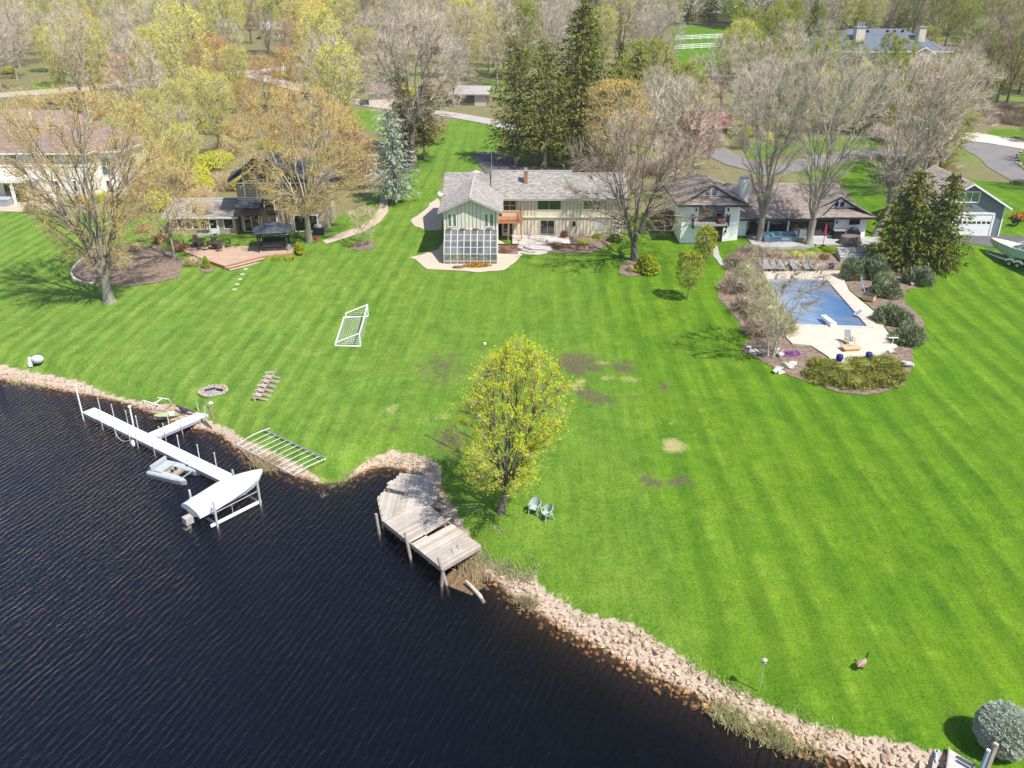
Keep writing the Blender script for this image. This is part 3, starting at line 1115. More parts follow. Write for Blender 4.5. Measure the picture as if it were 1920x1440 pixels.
# windows
window(mh, 2.84, 5.6, 5.82, 7.0, 94.5, M_CREAM, M_GLASS, 2, 1)
window(mh, -1.0, 0.5, 5.75, 7.05, 94.5, M_CREAM, M_GLASS, 2, 2)
window(mh, 8.1, 10.0, 5.85, 6.95, 94.5, M_CREAM, M_GLASS, 2, 1)
window(mh, 6.85, 7.37, 3.89, 4.63, 94.5, M_CREAM, M_GLASS, 1, 1)
window(mh, 9.34, 10.67, 3.6, 4.63, 94.5, M_CREAM, M_CURTAIN, 2, 1)
window(mh, 3.22, 4.9, 3.06, 4.72, 94.5, M_GREYTRIM, M_GLASS, 2, 1, name="sliding_door")
window(mh, -0.95, -0.45, 3.3, 4.5, 94.5, M_BROWNTRIM, M_GLASS, 1, 2)
window(mh, -0.25, 0.05, 3.05, 4.7, 94.5, M_BROWNTRIM, M_GLASS, 1, 1, name="door")
for xa, xb in ((-6.82, -6.38), (-6.3, -5.86), (-2.93, -2.50), (-2.40, -1.93)):
    window(mh, xa, xb, 5.72, 7.18, 87.6, M_WHITE, M_SKYGLASS, 1, 1)
# chimney of brick courses
ch = MB().box(1.36, 1.80, 96.62, 97.28, 8.0, 9.78).build("chimney", M_MORTAR, mh)
bm_ = MB().box(0, 0.105, -0.02, 0.05, 0, 0.085).mesh("brick", M_BRICK)
for r_ in range(16):
    for c_ in range(4):
        link("brick", bm_, ch, loc=(1.362 + c_ * 0.11 - (0.04 if r_ % 2 and c_ else 0), 96.62, 8.2 + r_ * 0.098))
MB().box(1.32, 1.84, 96.56, 97.34, 9.78, 9.86).box(1.42, 1.74, 96.7, 97.2, 9.86, 10.1).build("chimney_cap", M_METAL, mh)
# balcony
bl = MB()
for k in range(17):
    bl.box(-1.5 + k * 0.155, -1.36 + k * 0.155, 92.25, 94.49, 5.10, 5.15)
bl.box(-1.52, 1.16, 92.2, 92.248, 4.9, 5.13).box(-1.52, 1.16, 94.4, 94.45, 4.9, 5.09)
balc = bl.build("balcony", M_REDWOOD, mh)
rl = MB().box(-1.55, 1.2, 92.18, 92.3, 6.14, 6.24).box(1.1, 1.2, 92.3, 94.4, 6.14, 6.24)
for k in range(22):
    rl.box(-1.5 + k * 0.125, -1.47 + k * 0.125, 92.21, 92.25, 5.16, 6.14)
for k in range(14):
    rl.box(1.13, 1.16, 92.4 + k * 0.15, 92.43 + k * 0.15, 5.16, 6.14)
rl.box(1.08, 1.2, 92.2, 92.32, 5.16, 6.5)
rl.build("railing", M_REDWOOD, balc)
for xx in (-0.42, 1.06):
    box("post", xx - 0.06, xx + 0.06, 92.28, 92.40, 2.95, 4.9, M_REDWOOD, balc)
# glasshouse
gh_z = [2.16, 2.62, 3.38]
gp = [(85.5, 2.16), (85.5, 2.62), (85.5, 3.38), (86.05, 3.95), (86.58, 4.50), (87.08, 5.01), (87.56, 5.50)]
gx0, gx1, gcol_n = -7.18, -1.58, 8
fb = MB()
for i in range(gcol_n + 1):
    xx = gx0 + (gx1 - gx0) * i / gcol_n
    fb.beam((xx, 85.5, 2.1), (xx, 85.5, 3.38), 0.07)
    fb.beam((xx, 85.5, 3.38), (xx, 87.56, 5.5), 0.07)
for y_, z_ in gp:
    fb.beam((gx0, y_, z_), (gx1, y_, z_), 0.06)
for xx in (gx0, gx1):
    for y_ in (86.2, 86.9):
        fb.beam((xx, y_, 2.1), (xx, y_, 3.38 + (y_ - 85.5) * 1.03), 0.06)
    fb.beam((xx, 85.5, 3.38), (xx, 87.56, 3.38), 0.06)
glh = fb.build("glasshouse", surf("weathered_tan_frame", (0.60, 0.56, 0.50), 0.1, 3, 0.6), mh)
for i in range(gcol_n):
    xa = gx0 + (gx1 - gx0) * i / gcol_n + 0.037
    xb = gx0 + (gx1 - gx0) * (i + 1) / gcol_n - 0.037
    for (y0_, z0_), (y1_, z1_) in zip(gp[:-1], gp[1:]):
        t = 0.04 / max(0.01, math.hypot(y1_ - y0_, z1_ - z0_))
        A = (y0_ + (y1_ - y0_) * t, z0_ + (z1_ - z0_) * t)
        B = (y1_ - (y1_ - y0_) * t, z1_ - (z1_ - z0_) * t)
        p_ = MB()
        p_.poly([(xa, A[0], A[1]), (xb, A[0], A[1]), (xb, B[0], B[1]), (xa, B[0], B[1])])
        p_.build("pane", M_PALEGLASS, glh)
for xx in (gx0, gx1):
    p_ = MB()
    p_.poly([(xx, 85.53, 2.15), (xx, 87.56, 2.15), (xx, 87.56, 5.45), (xx, 85.53, 3.36)])
    p_.build("side_pane", M_PALEGLASS, glh)
M_VENT = surf("rusty_vent", (0.36, 0.16, 0.09), 0.2, 6, 0.7)
for xx in (-6.95, -5.5, -4.1, -2.7):
    box("vent", xx, xx + 0.55, 87.38, 87.59, 5.54, 5.62, M_VENT, mh)
# inside the glasshouse: floor, benches, plants
box("glasshouse_floor", -7.1, -1.66, 85.55, 87.5, 2.1, 2.18, surf("terracotta_floor", (0.30, 0.17, 0.10), 0.2, 3), mh)
gbm = MB()
for xx in (-6.9, -5.2, -3.5, -2.4):
    gbm.box(xx, xx + 0.7, 86.5, 87.2, 2.18, 2.9)
gbm.build("glasshouse_bench", surf("pale_bench", (0.42, 0.43, 0.45), 0.2, 3), mh)
window(mh, -5.6, -3.1, 2.3, 4.4, 87.6, M_WHITE, M_GLASS, 2, 1, name="inner_door")
# dish and antenna on the roof
t = thing("satellite_dish", "small white satellite dish at the left roof edge of the cream house", "satellite dish", (-8.0, 94.0, 7.9))
dm_ = MB()
for k in range(12):
    a0, a1_ = 2 * math.pi * k / 12, 2 * math.pi * (k + 1) / 12
    dm_.poly([(0, -0.02, 0), (0.32 * math.cos(a0), -0.12, 0.32 * math.sin(a0)), (0.32 * math.cos(a1_), -0.12, 0.32 * math.sin(a1_))])
dm_.build("dish", M_WHITE, t)
MB().beam((0, 0, 0), (0.15, 0.1, -0.5), 0.05).beam((0, -0.02, -0.2), (0, -0.45, 0), 0.03).build("bracket", M_METAL, t)
t = thing("roof_antenna", "thin television antenna mast on the cream house roof left of the chimney", "antenna", (-2.35, 98.6, 9.2))
MB().cyl((0, 0, 0), 0.025, 2.6, 6).build("mast", M_METAL, t)
am = MB().beam((-0.5, 0, 2.5), (0.5, 0, 2.5), 0.025)
for k in range(6):
    am.beam((-0.45 + k * .18, -0.3, 2.5), (-0.45 + k * .18, 0.3, 2.5), 0.02)
am.build("aerial", M_METAL, t)

# terrace, steps, brick planter walls, gravel beds round the house
struct(drape("gravel_bed", [p.xy for p in px((778, 487), (768, 484), (790, 478), (822, 468), (829, 455), (850, 430), (935, 450), (962, 466), (980, 478), (965, 494), (945, 507), (900, 511), (845, 507), (800, 505), (790, 496))], 0.05, M_GRAVEL, 0.7, wobble=0.08))
struct(drape("side_bed", [p.xy for p in px((769, 414), (800, 392), (805, 382), (822, 372), (832, 400), (828, 432), (800, 433), (778, 424))], 0.045, M_GRAVEL, 0.7, wobble=0.08))
terr = thing("terrace", "pale concrete terrace with curved steps in front of the cream house", "terrace", (0, 0, 0))
MB().box(0.05, 6.5, 90.6, 94.35, 2.2, 3.02).build("slab", M_CONC, terr)
stp = MB()
for k in range(4):
    stp.cyl((2.9 - 0.25 * k, 90.7, 2.2), 1.6 + 0.38 * k, 0.66 - 0.17 * k, 28)
stp.build("step", M_CONC, terr)


def brick_wall(x0, x1, y, z0, z1, label):
    w = thing("brick_planter_wall", label, "brick wall", (x0, y, z0))
    MB().box(0, x1 - x0, 0.02, 0.24, 0, z1 - z0).build("core", M_MORTAR, w)
    MB().box(-0.05, x1 - x0 + 0.05, -0.03, 0.29, z1 - z0, z1 - z0 + 0.07).build("coping", M_BROWNTRIM, w)
    me_ = MB().box(0, 0.235, -0.01, 0.03, 0, 0.085).mesh("brick", M_BRICK)
    r_, z = 0, 0.01
    while z < z1 - z0 - 0.09:
        xx = 0.0 if r_ % 2 == 0 else 0.12
        while xx + 0.235 <= x1 - x0:
            link("brick", me_, w, loc=(xx, 0, z))
            xx += 0.25
        z += 0.1
        r_ += 1


brick_wall(-1.5, 0.65, 90.1, 2.35, 3.05, "short brick planter wall between glasshouse and terrace steps")
brick_wall(3.95, 8.4, 90.1, 2.35, 3.05, "long brick planter wall right of the terrace steps")
struct(drape("planting_bed", [(-1.5, 88.6), (0.6, 88.4), (0.75, 90.1), (-1.5, 90.1)], 0.06, M_MULCH, 0.4))
struct(drape("planting_bed", [(3.9, 88.9), (8.6, 88.6), (10.6, 91.0), (12.6, 93.6), (12.6, 94.3), (6.6, 94.3), (6.6, 90.4), (4.0, 90.0)], 0.06, M_MULCH, 0.6, wobble=0.1))
for i_, (xx, yy, side) in enumerate(((0.75, 90.35, "left"), (3.85, 90.35, "right"))):
    t = thing("path_light", "small dark path light on the %s end of the terrace steps" % side, "light", (xx, yy, 3.0))
    MB().cyl((0, 0, 0), 0.03, 0.45, 6).build("stem", M_BLACK, t)
    MB().cyl((0, 0, 0.45), 0.13, 0.12, 10, 0.03).build("hood", M_BLACK, t)

# ------------------------------------------------------------------ right house: white stucco, brown hipped roof
rh = thing("house", "white stucco house with brown hipped roof and dark trim behind the pool", "house")
wall_prism(rh, "wall", (18.9, 25.3, 92.0, 101.0), 2.2, 7.3, M_STUCCO, label="tall white left wing wall")
wall_prism(rh, "wall", (25.0, 34.2, 93.3, 101.0), 2.6, 5.5, M_STUCCO, label="low middle wall with three dark windows")
wall_prism(rh, "wall", (34.0, 39.9, 92.8, 101.0), 2.6, 5.55, M_STUCCO, label="low right wing wall")
roof(rh, [((18.2, 91.2, 7.2), (26.0, 91.2, 7.2), (24.4, 93.0, 7.78), (19.9, 93.0, 7.78)),
          ((18.2, 102, 7.2), (18.2, 91.2, 7.2), (22.2, 93.0, 8.95), (22.2, 99.5, 9.0)),
          ((26.0, 91.2, 7.2), (26.0, 102, 7.2), (22.2, 99.5, 9.0), (22.2, 93.0, 8.95)),
          ((26.0, 102, 7.2), (18.2, 102, 7.2), (22.2, 99.5, 9.0), (22.2, 99.5, 9.0)),
          ((24.6, 92.1, 5.45), (33.6, 92.1, 5.45), (36.3, 99.0, 7.95), (25.0, 99.0, 7.95)),
          ((40.6, 92.1, 5.6), (40.6, 102, 5.6), (38.2, 99.0, 7.95), (37.0, 94.2, 7.35)),
          ((34.3, 92.1, 5.6), (40.6, 92.1, 5.6), (38.9, 94.0, 6.22), (34.9, 94.0, 6.22)),
          ((33.6, 92.1, 5.45), (34.3, 92.1, 5.6), (37.0, 94.2, 7.35), (36.3, 99.0, 7.95)),
          ((40.6, 102, 5.6), (26, 102, 5.6), (26, 99.0, 7.95), (38.2, 99.0, 7.95)),
          ((37.0, 94.2, 7.35), (38.2, 99.0, 7.95), (36.3, 99.0, 7.95), (36.3, 99.0, 7.95))],
     M_BROWNROOF, M_DKTRIM, 0.28, 0.32, 0.22, var=0.18)
gb = MB()
gb.poly([(20.0, 93.02, 7.74), (24.3, 93.02, 7.74), (22.2, 93.02, 8.9)])
gb.build("gable_panel", M_STUCCO, rh)
gb = MB()
gb.poly([(35.0, 94.04, 6.2), (38.8, 94.04, 6.2), (37.0, 94.04, 7.28)])
gb.build("gable_panel", M_STUCCO, rh)
for a, b, c in (((19.7, 92.9, 7.74), (24.6, 92.9, 7.74), (22.2, 92.9, 9.0)), ((34.7, 93.9, 6.2), (39.1, 93.9, 6.2), (37.0, 93.9, 7.4))):
    tb = MB()
    tb.beam(a, c, 0.14, 0.16)
    tb.beam(b, c, 0.14, 0.16)
    tb.beam(a, b, 0.10, 0.10)
    tb.build("gable_trim", M_DKTRIM, rh)
for xx, yy, zz, hh in ((21.55, 93.0, 7.92, 0.55), (22.25, 93.0, 7.92, 0.55), (36.45, 94.02, 6.38, 0.5), (37.05, 94.02, 6.38, 0.5)):
    window(rh, xx, xx + 0.42, zz, zz + hh, yy, M_DKTRIM, M_GLASS, 1, 1, fw=0.05)
window(rh, 20.75, 23.55, 5.15, 7.05, 92.0, M_DKTRIM, M_GLASS, 3, 1, name="balcony_door")
window(rh, 22.3, 23.6, 2.75, 4.6, 92.0, M_DKTRIM, M_GLASS, 1, 1, fw=0.16, name="door")
window(rh, 26.4, 28.9, 3.25, 5.0, 93.3, M_DKTRIM, M_GLASS, 2, 1)
window(rh, 29.15, 31.15, 3.25, 4.9, 93.3, M_DKTRIM, M_GLASS, 1, 1)
window(rh, 31.4, 33.6, 3.25, 4.9, 93.3, M_DKTRIM, M_GLASS, 1, 1)
window(rh, 34.2, 36.25, 3.4, 5.2, 92.8, M_DKTRIM, M_GLASS, 2, 1, name="sliding_door")
window(rh, 37.92, 39.1, 4.62, 5.32, 92.8, M_DKTRIM, M_GLASS, 2, 1, fw=0.09)
cb = MB()
for z_ in (5.28,):
    cb.box(19.95, 23.85, 90.75, 91.99, 5.03, 5.15)
balc = cb.build("balcony", M_GREYTRIM, rh)
rl = MB().box(19.93, 23.87, 90.72, 90.8, 5.95, 6.03).box(19.93, 20.0, 90.8, 91.95, 5.95, 6.03).box(23.8, 23.87, 90.8, 91.95, 5.95, 6.03)
for k in range(27):
    rl.box(19.96 + k * 0.147, 19.99 + k * 0.147, 90.745, 90.775, 5.16, 5.95)
for k in range(8):
    rl.box(19.95, 19.98, 90.9 + k * .14, 90.93 + k * .14, 5.16, 5.95).box(23.82, 23.85, 90.9 + k * .14, 90.93 + k * .14, 5.16, 5.95)
rl.box(19.9, 20.02, 90.7, 90.82, 5.0, 6.3).box(23.78, 23.9, 90.7, 90.82, 5.0, 6.3)
rl.build("railing", M_DKTRIM, balc)
MB().box(20.0, 20.12, 91.0, 91.95, 4.6, 5.02).box(23.68, 23.8, 91.0, 91.95, 4.6, 5.02).build("bracket", M_DKTRIM, balc)
ch = MB().box(25.75, 26.75, 94.6, 95.9, 5.5, 9.2).build("chimney", M_STUCCO, rh)
MB().box(25.85, 26.65, 94.8, 95.7, 9.2, 9.5).build("chimney_cap", M_METAL, ch)
for xx, zz, yy in ((20.4, 6.5, 92.0), (23.95, 6.5, 92.0), (23.9, 4.1, 92.0), (36.5, 4.9, 92.8)):
    MB().box(xx - .07, xx + .07, yy - 0.16, yy, zz - .16, zz + .16).build("wall_lamp", M_BLACK, rh)
tm = MB()
for xx in (26.45, 29.0, 31.25, 33.75):
    tm.box(xx - 0.07, xx + 0.07, 93.2, 93.29, 3.2, 5.1)
tm.build("pilaster", M_STUCCO, rh)

patio = struct(drape("patio", [p.xy for p in px((1410, 462), (1425, 470), (1470, 469), (1512, 466), (1530, 462), (1560, 462), (1600, 466), (1640, 462), (1655, 448), (1560, 440), (1420, 440), (1400, 446))], 0.09, M_GREYSTONE, 0.8, skirt=0.3, zfun=lambda a, b: 3.1))
stp = thing("stone_steps", "broad grey stone steps from the patio down towards the pool", "steps", at(1592, 478))
for k in range(4):
    MB().box(-1.5, 1.5, -0.4 * k - 0.4, -0.4 * k, -0.35, 0.85 - 0.2 * k).build("step", M_GREYSTONE, stp)

# ------------------------------------------------------------------ garage
ga = thing("garage", "slate grey garage with tan roof, white trim and a white door", "garage", (49.4, 90.6, 0), R(-1.5))
# local x 0..4.6 towards the right corner, y 0 the front
GW0, GW1, GP, GE, GPK = -3.6, 4.25, 0.15, 7.35, 9.72
GZ = 3.7
f = [(GW0, 0, GZ), (GW1, 0, GZ), (GW1, 0, GE), (GP, 0, GPK), (GW0, 0, GE)]
mb = MB()
mb.poly(f)
k = [(x, 9.0, z) for x, y, z in f]
mb.poly(k[::-1])
for i in range(5):
    j = (i + 1) % 5
    mb.poly([f[j], f[i], k[i], k[j]])
mb.build("wall", M_GREYSIDE, ga)
lap = MB()
z = GZ + 0.1
while z < GPK - 0.25:
    hw = 1.0 if z < GE else max(0.02, 1 - (z - GE) / (GPK - GE))
    xa = GP - (GP - GW0) * hw + 0.02
    xb = GP + (GW1 - GP) * hw - 0.02
    lap.poly([(xa, -0.03, z), (xb, -0.03, z), (xb, -0.004, z + 0.2), (xa, -0.004, z + 0.2)])
    lap.poly([(xa, -0.004, z), (xb, -0.004, z), (xb, -0.03, z), (xa, -0.03, z)])
    z += 0.2
lap.build("lap_siding", M_GREYSIDE, ga)
sl_ = (GPK - GE) / (GW1 - GP)
roof(ga, [((GW1 + 0.55, -0.55, GE - 0.55 * sl_ + .1), (GW1 + 0.55, 9.6, GE - 0.55 * sl_ + .1), (GP, 9.6, GPK + .1), (GP, -0.55, GPK + .1)),
          ((GW0 - 0.55, 9.6, GE - 0.55 * 0.632 + .1), (GW0 - 0.55, -0.55, GE - 0.55 * 0.632 + .1), (GP, -0.55, GPK + .1), (GP, 9.6, GPK + .1))], M_TANROOF, M_WHITE, 0.26, 0.32, 0.22, var=0.1)
window(ga, -1.25, 1.25, 7.62, 8.85, -0.03, M_WHITE, M_SKYGLASS, 3, 1, fw=0.1)
gd = MB().box(-1.1, 3.15, -0.02, 0.05, 3.95, 6.35).build("garage_door", M_WHITE, ga)
gsec = MB()
for r_ in range(4):
    gsec.box(-1.08, 3.13, -0.05, -0.021, 3.97 + r_ * 0.595, 4.54 + r_ * 0.595)
gsec.build("door_section", M_WHITE, gd)
for k_ in range(8):
    xa = -0.98 + k_ * 0.52
    MB().box(xa, xa + 0.38, -0.056, -0.051, 5.30, 5.58).build("pane", M_GLASS, gd)
MB().box(-1.3, -1.1, -0.1, 0.02, 3.9, 6.55).box(3.15, 3.35, -0.1, 0.02, 3.9, 6.55).box(-1.3, 3.35, -0.12, 0.02, 6.37, 6.56).build("door_trim", M_WHITE, ga)
MB().box(GW1 - 0.1, GW1 + 0.04, -0.1, 0.1, 3.7, GE - 0.05).build("corner_board", M_WHITE, ga)
for nm, lab, pts, mt_ in (("driveway", "", [(1235 + 560, 437), (1872, 441), (1935, 446), (2060, 455), (2060, 500), (1922, 479), (1870, 466), (1830, 459), (1790, 453), (1770, 445)], M_NEWASPHALT),):
    struct(drape(nm, [p.xy for p in px(*pts)], 0.04, mt_, 0.9))

# ------------------------------------------------------------------ left: dark roofed house with a sunroom
dh = thing("house", "tan house with steep dark slate roof behind the redwood deck", "house")
wall_prism(dh, "wall", (-31.6, -21.6, 96.2, 101.5), 2.4, 8.3, M_TANWALL)
wall_prism(dh, "sunroom", (-39.6, -31.9, 95.2, 99.5), 2.2, 5.0, M_TANWALL, label="low cream sunroom")
roof(dh, [((-40.2, 94.7, 4.98), (-31.4, 94.7, 4.98), (-31.4, 99.6, 6.1), (-40.2, 99.6, 6.1))], surf("grey_flat_roof", (0.33, 0.295, 0.25), 0.2, 2, 0.9, tint=True), M_WHITE, 0.5, 0.8, var=0.08)
roof(dh, [((-33.8, 102, 8.6), (-32.0, 94.8, 9.1), (-27.9, 93.6, 12.3), (-28.2, 101.5, 11.2)),
          ((-22.6, 95.2, 8.6), (-20.6, 104, 7.9), (-28.2, 101.5, 11.2), (-27.9, 93.6, 12.3)),
          ((-31.4, 94.3, 6.15), (-28.6, 94.0, 6.15), (-28.6, 96.1, 6.9), (-31.4, 96.1, 6.9))], M_SLATE, M_DKTRIM, 0.28, 0.35, 0.25)
gb = MB()
gb.poly([(-31.6, 96.18, 8.55), (-22.0, 96.18, 8.4), (-27.9, 96.18, 11.4)])
gb.build("gable_glass", M_GLASS, dh)
tb = MB()
for xx in (-30.6, -29.2, -27.8, -26.2):
    tb.box(xx - .08, xx + .08, 95.98, 96.17, 6.9, 9.9)
tb.box(-31.5, -22.5, 95.96, 96.15, 8.5, 8.7).box(-31.5, -22.5, 95.96, 96.15, 6.75, 6.95)
tb.build("window_post", M_WHITE, dh)
window(dh, -31.3, -29.4, 2.85, 5.0, 96.2, M_WHITE, M_GLASS, 2, 1, fw=0.12, name="sliding_door")
window(dh, -29.2, -27.3, 2.85, 5.0, 96.2, M_WHITE, M_GLASS, 2, 1, fw=0.12, name="sliding_door")
window(dh, -25.4, -22.6, 2.9, 4.9, 96.2, M_WHITE, M_GLASS, 2, 1, fw=0.1)
for k_ in range(5):
    xa = -39.4 + k_ * 0.84
    window(dh, xa, xa + 0.8, 3.45, 4.7, 95.2, M_WHITE, M_GLASS, 1, 1, fw=0.06)
window(dh, -33.3, -32.1, 3.45, 4.7, 95.2, M_WHITE, M_GLASS, 1, 1, fw=0.08)
d_ = MB().box(-35.0, -33.9, 95.1, 95.19, 2.8, 4.85).build("door", M_WHITE, dh)
MB().box(-34.8, -34.1, 95.085, 95.099, 3.6, 4.6).build("pane", M_GLASS, d_)
MB().box(-31.5, -27.0, 94.2, 96.15, 5.25, 5.4).box(-31.5, -27.0, 94.2, 94.28, 5.4, 6.2).build("balcony", M_BROWNTRIM, dh)
window(dh, -31.0, -27.4, 5.45, 6.75, 96.2, M_WHITE, M_GLASS, 3, 1, fw=0.09)
MB().cyl((0, 0, 0), 0.07, 0.9, 8).build("vent_pipe", surf("pinkish_pipe", (0.6, 0.45, 0.42)), dh, loc=(-31.0, 98.5, 10.0))
# redwood deck
M_DECK = surf("faded_redwood_deck", (0.46, 0.32, 0.24), 0.14, 1.2, 0.8, 0.15, 16, world_space=True, rnd=0.08)
dk = thing("redwood_deck", "faded redwood deck with broad steps in front of the tan house", "deck")
DZ = 2.62
dpoly = [(-33.2, 86.6), (-29.9, 83.9), (-26.9, 87.3), (-23.8, 88.6), (-24.6, 91.2), (-28.4, 92.8), (-31.6, 95.1), (-37.6, 95.1), (-37.4, 90.5)]


def clip_x(poly, yy):
    xs = []
    n = len(poly)
    for i in range(n):
        (ax, ay), (bx, by) = poly[i], poly[(i + 1) % n]
        if (ay > yy) != (by > yy):
            xs.append(ax + (yy - ay) * (bx - ax) / (by - ay))
    return sorted(xs)


yy = 84.05
while yy < 95.0:
    xs_ = clip_x(dpoly, yy)
    for a, b in zip(xs_[::2], xs_[1::2]):
        if b - a > 0.15:
            MB().box(a, b, yy - 0.068, yy + 0.068, DZ - 0.05, DZ).build("plank", M_DECK, dk)
    yy += 0.145
sk = MB()
for (ax, ay), (bx, by) in ((dpoly[0], dpoly[1]), (dpoly[1], dpoly[2]), (dpoly[2], dpoly[3]), (dpoly[3], dpoly[4])):
    sk.beam((ax, ay, 2.3), (bx, by, 2.3), 0.06, 0.6)
sk.build("skirt", M_REDWOOD, dk)
for k_ in range(3):
    o1 = 0.34 * (k_ + 1)
    a = Vector((-29.85 + 0.75 * o1, 83.8 - 0.66 * o1 + 0.1, DZ - 0.17 * (k_ + 1)))
    b = Vector((-26.9 + 0.75 * o1, 87.15 - 0.66 * o1 + 0.1, DZ - 0.17 * (k_ + 1)))
    MB().beam(a, b, 0.36, 0.06).beam(a + Vector((0, 0, -0.1)), b + Vector((0, 0, -0.1)), 0.06, 0.14).build("step", M_DECK, dk)
# pavilion over a spa
pv = thing("pavilion", "black hip roofed pavilion over a hot tub on the redwood deck", "pavilion", (-26.3, 90.3, DZ), R(12))
roof(pv, [((-2.0, -1.7, 2.1), (2.0, -1.7, 2.1), (0, 0, 3.05), (0, 0, 3.05)), ((2.0, -1.7, 2.1), (2.0, 1.7, 2.1), (0, 0, 3.05), (0, 0, 3.05)),
          ((2.0, 1.7, 2.1), (-2.0, 1.7, 2.1), (0, 0, 3.05), (0, 0, 3.05)), ((-2.0, 1.7, 2.1), (-2.0, -1.7, 2.1), (0, 0, 3.05), (0, 0, 3.05))], M_SLATE, M_BLACK, 0.3, 0.4, 0.12)
for sx in (-1.6, 1.6):
    for sy in (-1.3, 1.3):
        box("post", sx - .08, sx + .08, sy - .08, sy + .08, 0, 2.0, M_BLACK, pv)
MB().box(-1.6, 1.6, -1.35, -1.28, 0.95, 1.03).box(-1.6, 1.6, 1.28, 1.35, 0.95, 1.03).build("bar_rail", M_BLACK, pv)
MB().box(-1.2, 1.2, -1.0, 1.0, 0, 0.85).box(-1.25, 1.25, -1.05, 1.05, 0.85, 0.98).build("hot_tub", surf("dark_spa_cover", (0.05, 0.045, 0.045), 0.2, 3), pv)
for k_, (u, v, r_, lab) in enumerate(((408, 466, 0.8, "round dark patio table with chairs at the front of the redwood deck"), (372, 462, 0.9, "dark patio table with chairs near the sunroom end of the redwood deck"))):
    p = at(u, v, DZ)
    t = thing("patio_table", lab, "table", p)
    MB().cyl((0, 0, 0.7), r_, 0.05, 18).build("tabletop", M_BROWNTRIM, t)
    MB().cyl((0, 0, 0), 0.06, 0.7, 8).cyl((0, 0, 0), 0.35, 0.06, 12).build("pedestal", M_BROWNTRIM, t)
    for q in range(4):
        a = 2 * math.pi * q / 4 + 0.5
        c_ = thing("patio_chair", "dark metal patio chair, %s seat of the %s table on the redwood deck" % (("back right", "back left", "front left", "front right")[q], ("front", "sunroom side")[k_]), "chair",
                   (p.x + math.cos(a) * (r_ + .35), p.y + math.sin(a) * (r_ + .35), DZ), a - math.pi / 2, "chairs round the deck tables")
        MB().box(-.25, .25, -.25, .25, .40, .45).build("seat", M_BROWNTRIM, c_)
        MB().box(-.25, .25, .22, .27, .45, .95).build("backrest", M_BROWNTRIM, c_)
        for sx in (-.22, .22):
            for sy in (-.22, .22):
                box("leg", sx - .02, sx + .02, sy - .02, sy + .02, 0, .40, M_BROWNTRIM, c_)
t = thing("patio_umbrella", "closed grey patio umbrella with pale top beside the pavilion", "umbrella", at(543, 470, DZ))
MB().cyl((0, 0, 0), 0.03, 2.0, 6).build("pole", M_METAL, t)
MB().cyl((0, 0, 0.0), 0.22, 0.75, 12, 0.17).build("planter_base", M_METAL, t)
MB().cyl((0, 0, 1.95), 0.42, 0.14, 14, 0.1).build("lamp_hood", surf("pale_shade", (0.6, 0.62, 0.66)), t)
t = thing("grill", "black barbecue grill with grey hood beside the tree by the redwood deck", "grill", at(598, 440))
MB().box(-.6, .6, -.3, .3, 0, .85).build("cabinet", M_BLACK, t)
MB().ell((0, 0, .95), .5, .32, .35, 12, 7).build("hood", surf("grey_enamel", (0.25, 0.27, 0.29), rough=0.3), t)
t = thing("storage_bin", "pale grey storage bin against the sunroom wall on the deck", "bin", at(383, 444, DZ))
MB().box(-.65, .65, -.3, .3, 0, .6).build("body", surf("pale_grey_plastic", (0.45, 0.46, 0.47)), t)
MB().box(-.68, .68, -.33, .33, .6, .68).build("lid", M_BROWNTRIM, t)
t = thing("planter", "small purple-blue planter by the white sunroom door", "planter", at(404, 444, DZ))
MB().cyl((0, 0, 0), .18, .35, 12, .22).build("pot", surf("purple_glaze", (0.08, 0.05, 0.22)), t)
for k_ in range(5):
    p = at(460 - 5 * k_, 505 + 9.5 * k_)
    t = thing("stepping_stone", "%s flat pale stepping stone of the row leading from the deck steps" % ("first", "second", "third", "fourth", "fifth")[k_], "stepping stone", (p.x, p.y, p.z + 0.02), random.Random(k_).uniform(0, 1), "stepping stones by the deck")
    MB().box(-.2, .2, -.15, .15, -.05, .035).build("slab", M_CONC, t)
struct(drape("garden_path", [p.xy for p in px((605, 452), (640, 437), (672, 427), (700, 410), (712, 390), (713, 372), (727, 372), (728, 398), (712, 418), (680, 436), (645, 448), (612, 458))], 0.05, surf("pinkish_path", (0.47, 0.37, 0.29), 0.12, 1, world_space=True), 0.8))

# ------------------------------------------------------------------ far left: white two storey house
wh = thing("house", "big white two-storey house with dusty red hip roof at the left edge", "house")
wall_prism(wh, "wall", (-82, -55.0, 110, 122), 2.8, 7.9, surf("whitewashed_stone", (0.76, 0.73, 0.68), 0.14, 3.0, 0.85, 0.3, 9), label="pale stone lower storey")
wall_prism(wh, "upper_wall", (-82, -55.03, 110.02, 122), 7.9, 9.7, surf("pale_grey_stucco", (0.46, 0.46, 0.45)), label="grey upper storey")
wall_prism(wh, "side_wing", (-55.0, -51.2, 112.0, 121), 2.8, 9.2, M_STUCCO, label="white side wing")
roof(wh, [((-84, 109.3, 9.6), (-54.3, 109.3, 9.6), (-58.6, 116, 13.95), (-84, 116, 13.95)), ((-54.3, 109.3, 9.6), (-54.3, 123, 9.6), (-58.6, 116, 13.95), (-58.6, 116, 13.95)),
          ((-54.3, 123, 9.6), (-84, 123, 9.6), (-84, 116, 13.95), (-58.6, 116, 13.95)),
          ((-55.4, 111.4, 9.35), (-50.7, 111.4, 9.55), (-53.6, 116, 11.6), (-58, 116, 11.6)), ((-50.7, 111.4, 9.55), (-50.7, 121.5, 9.4), (-53.6, 116, 11.6), (-53.6, 116, 11.6))],
     M_REDROOF, M_WHITE, 0.4, 0.6, 0.22, var=0.07)
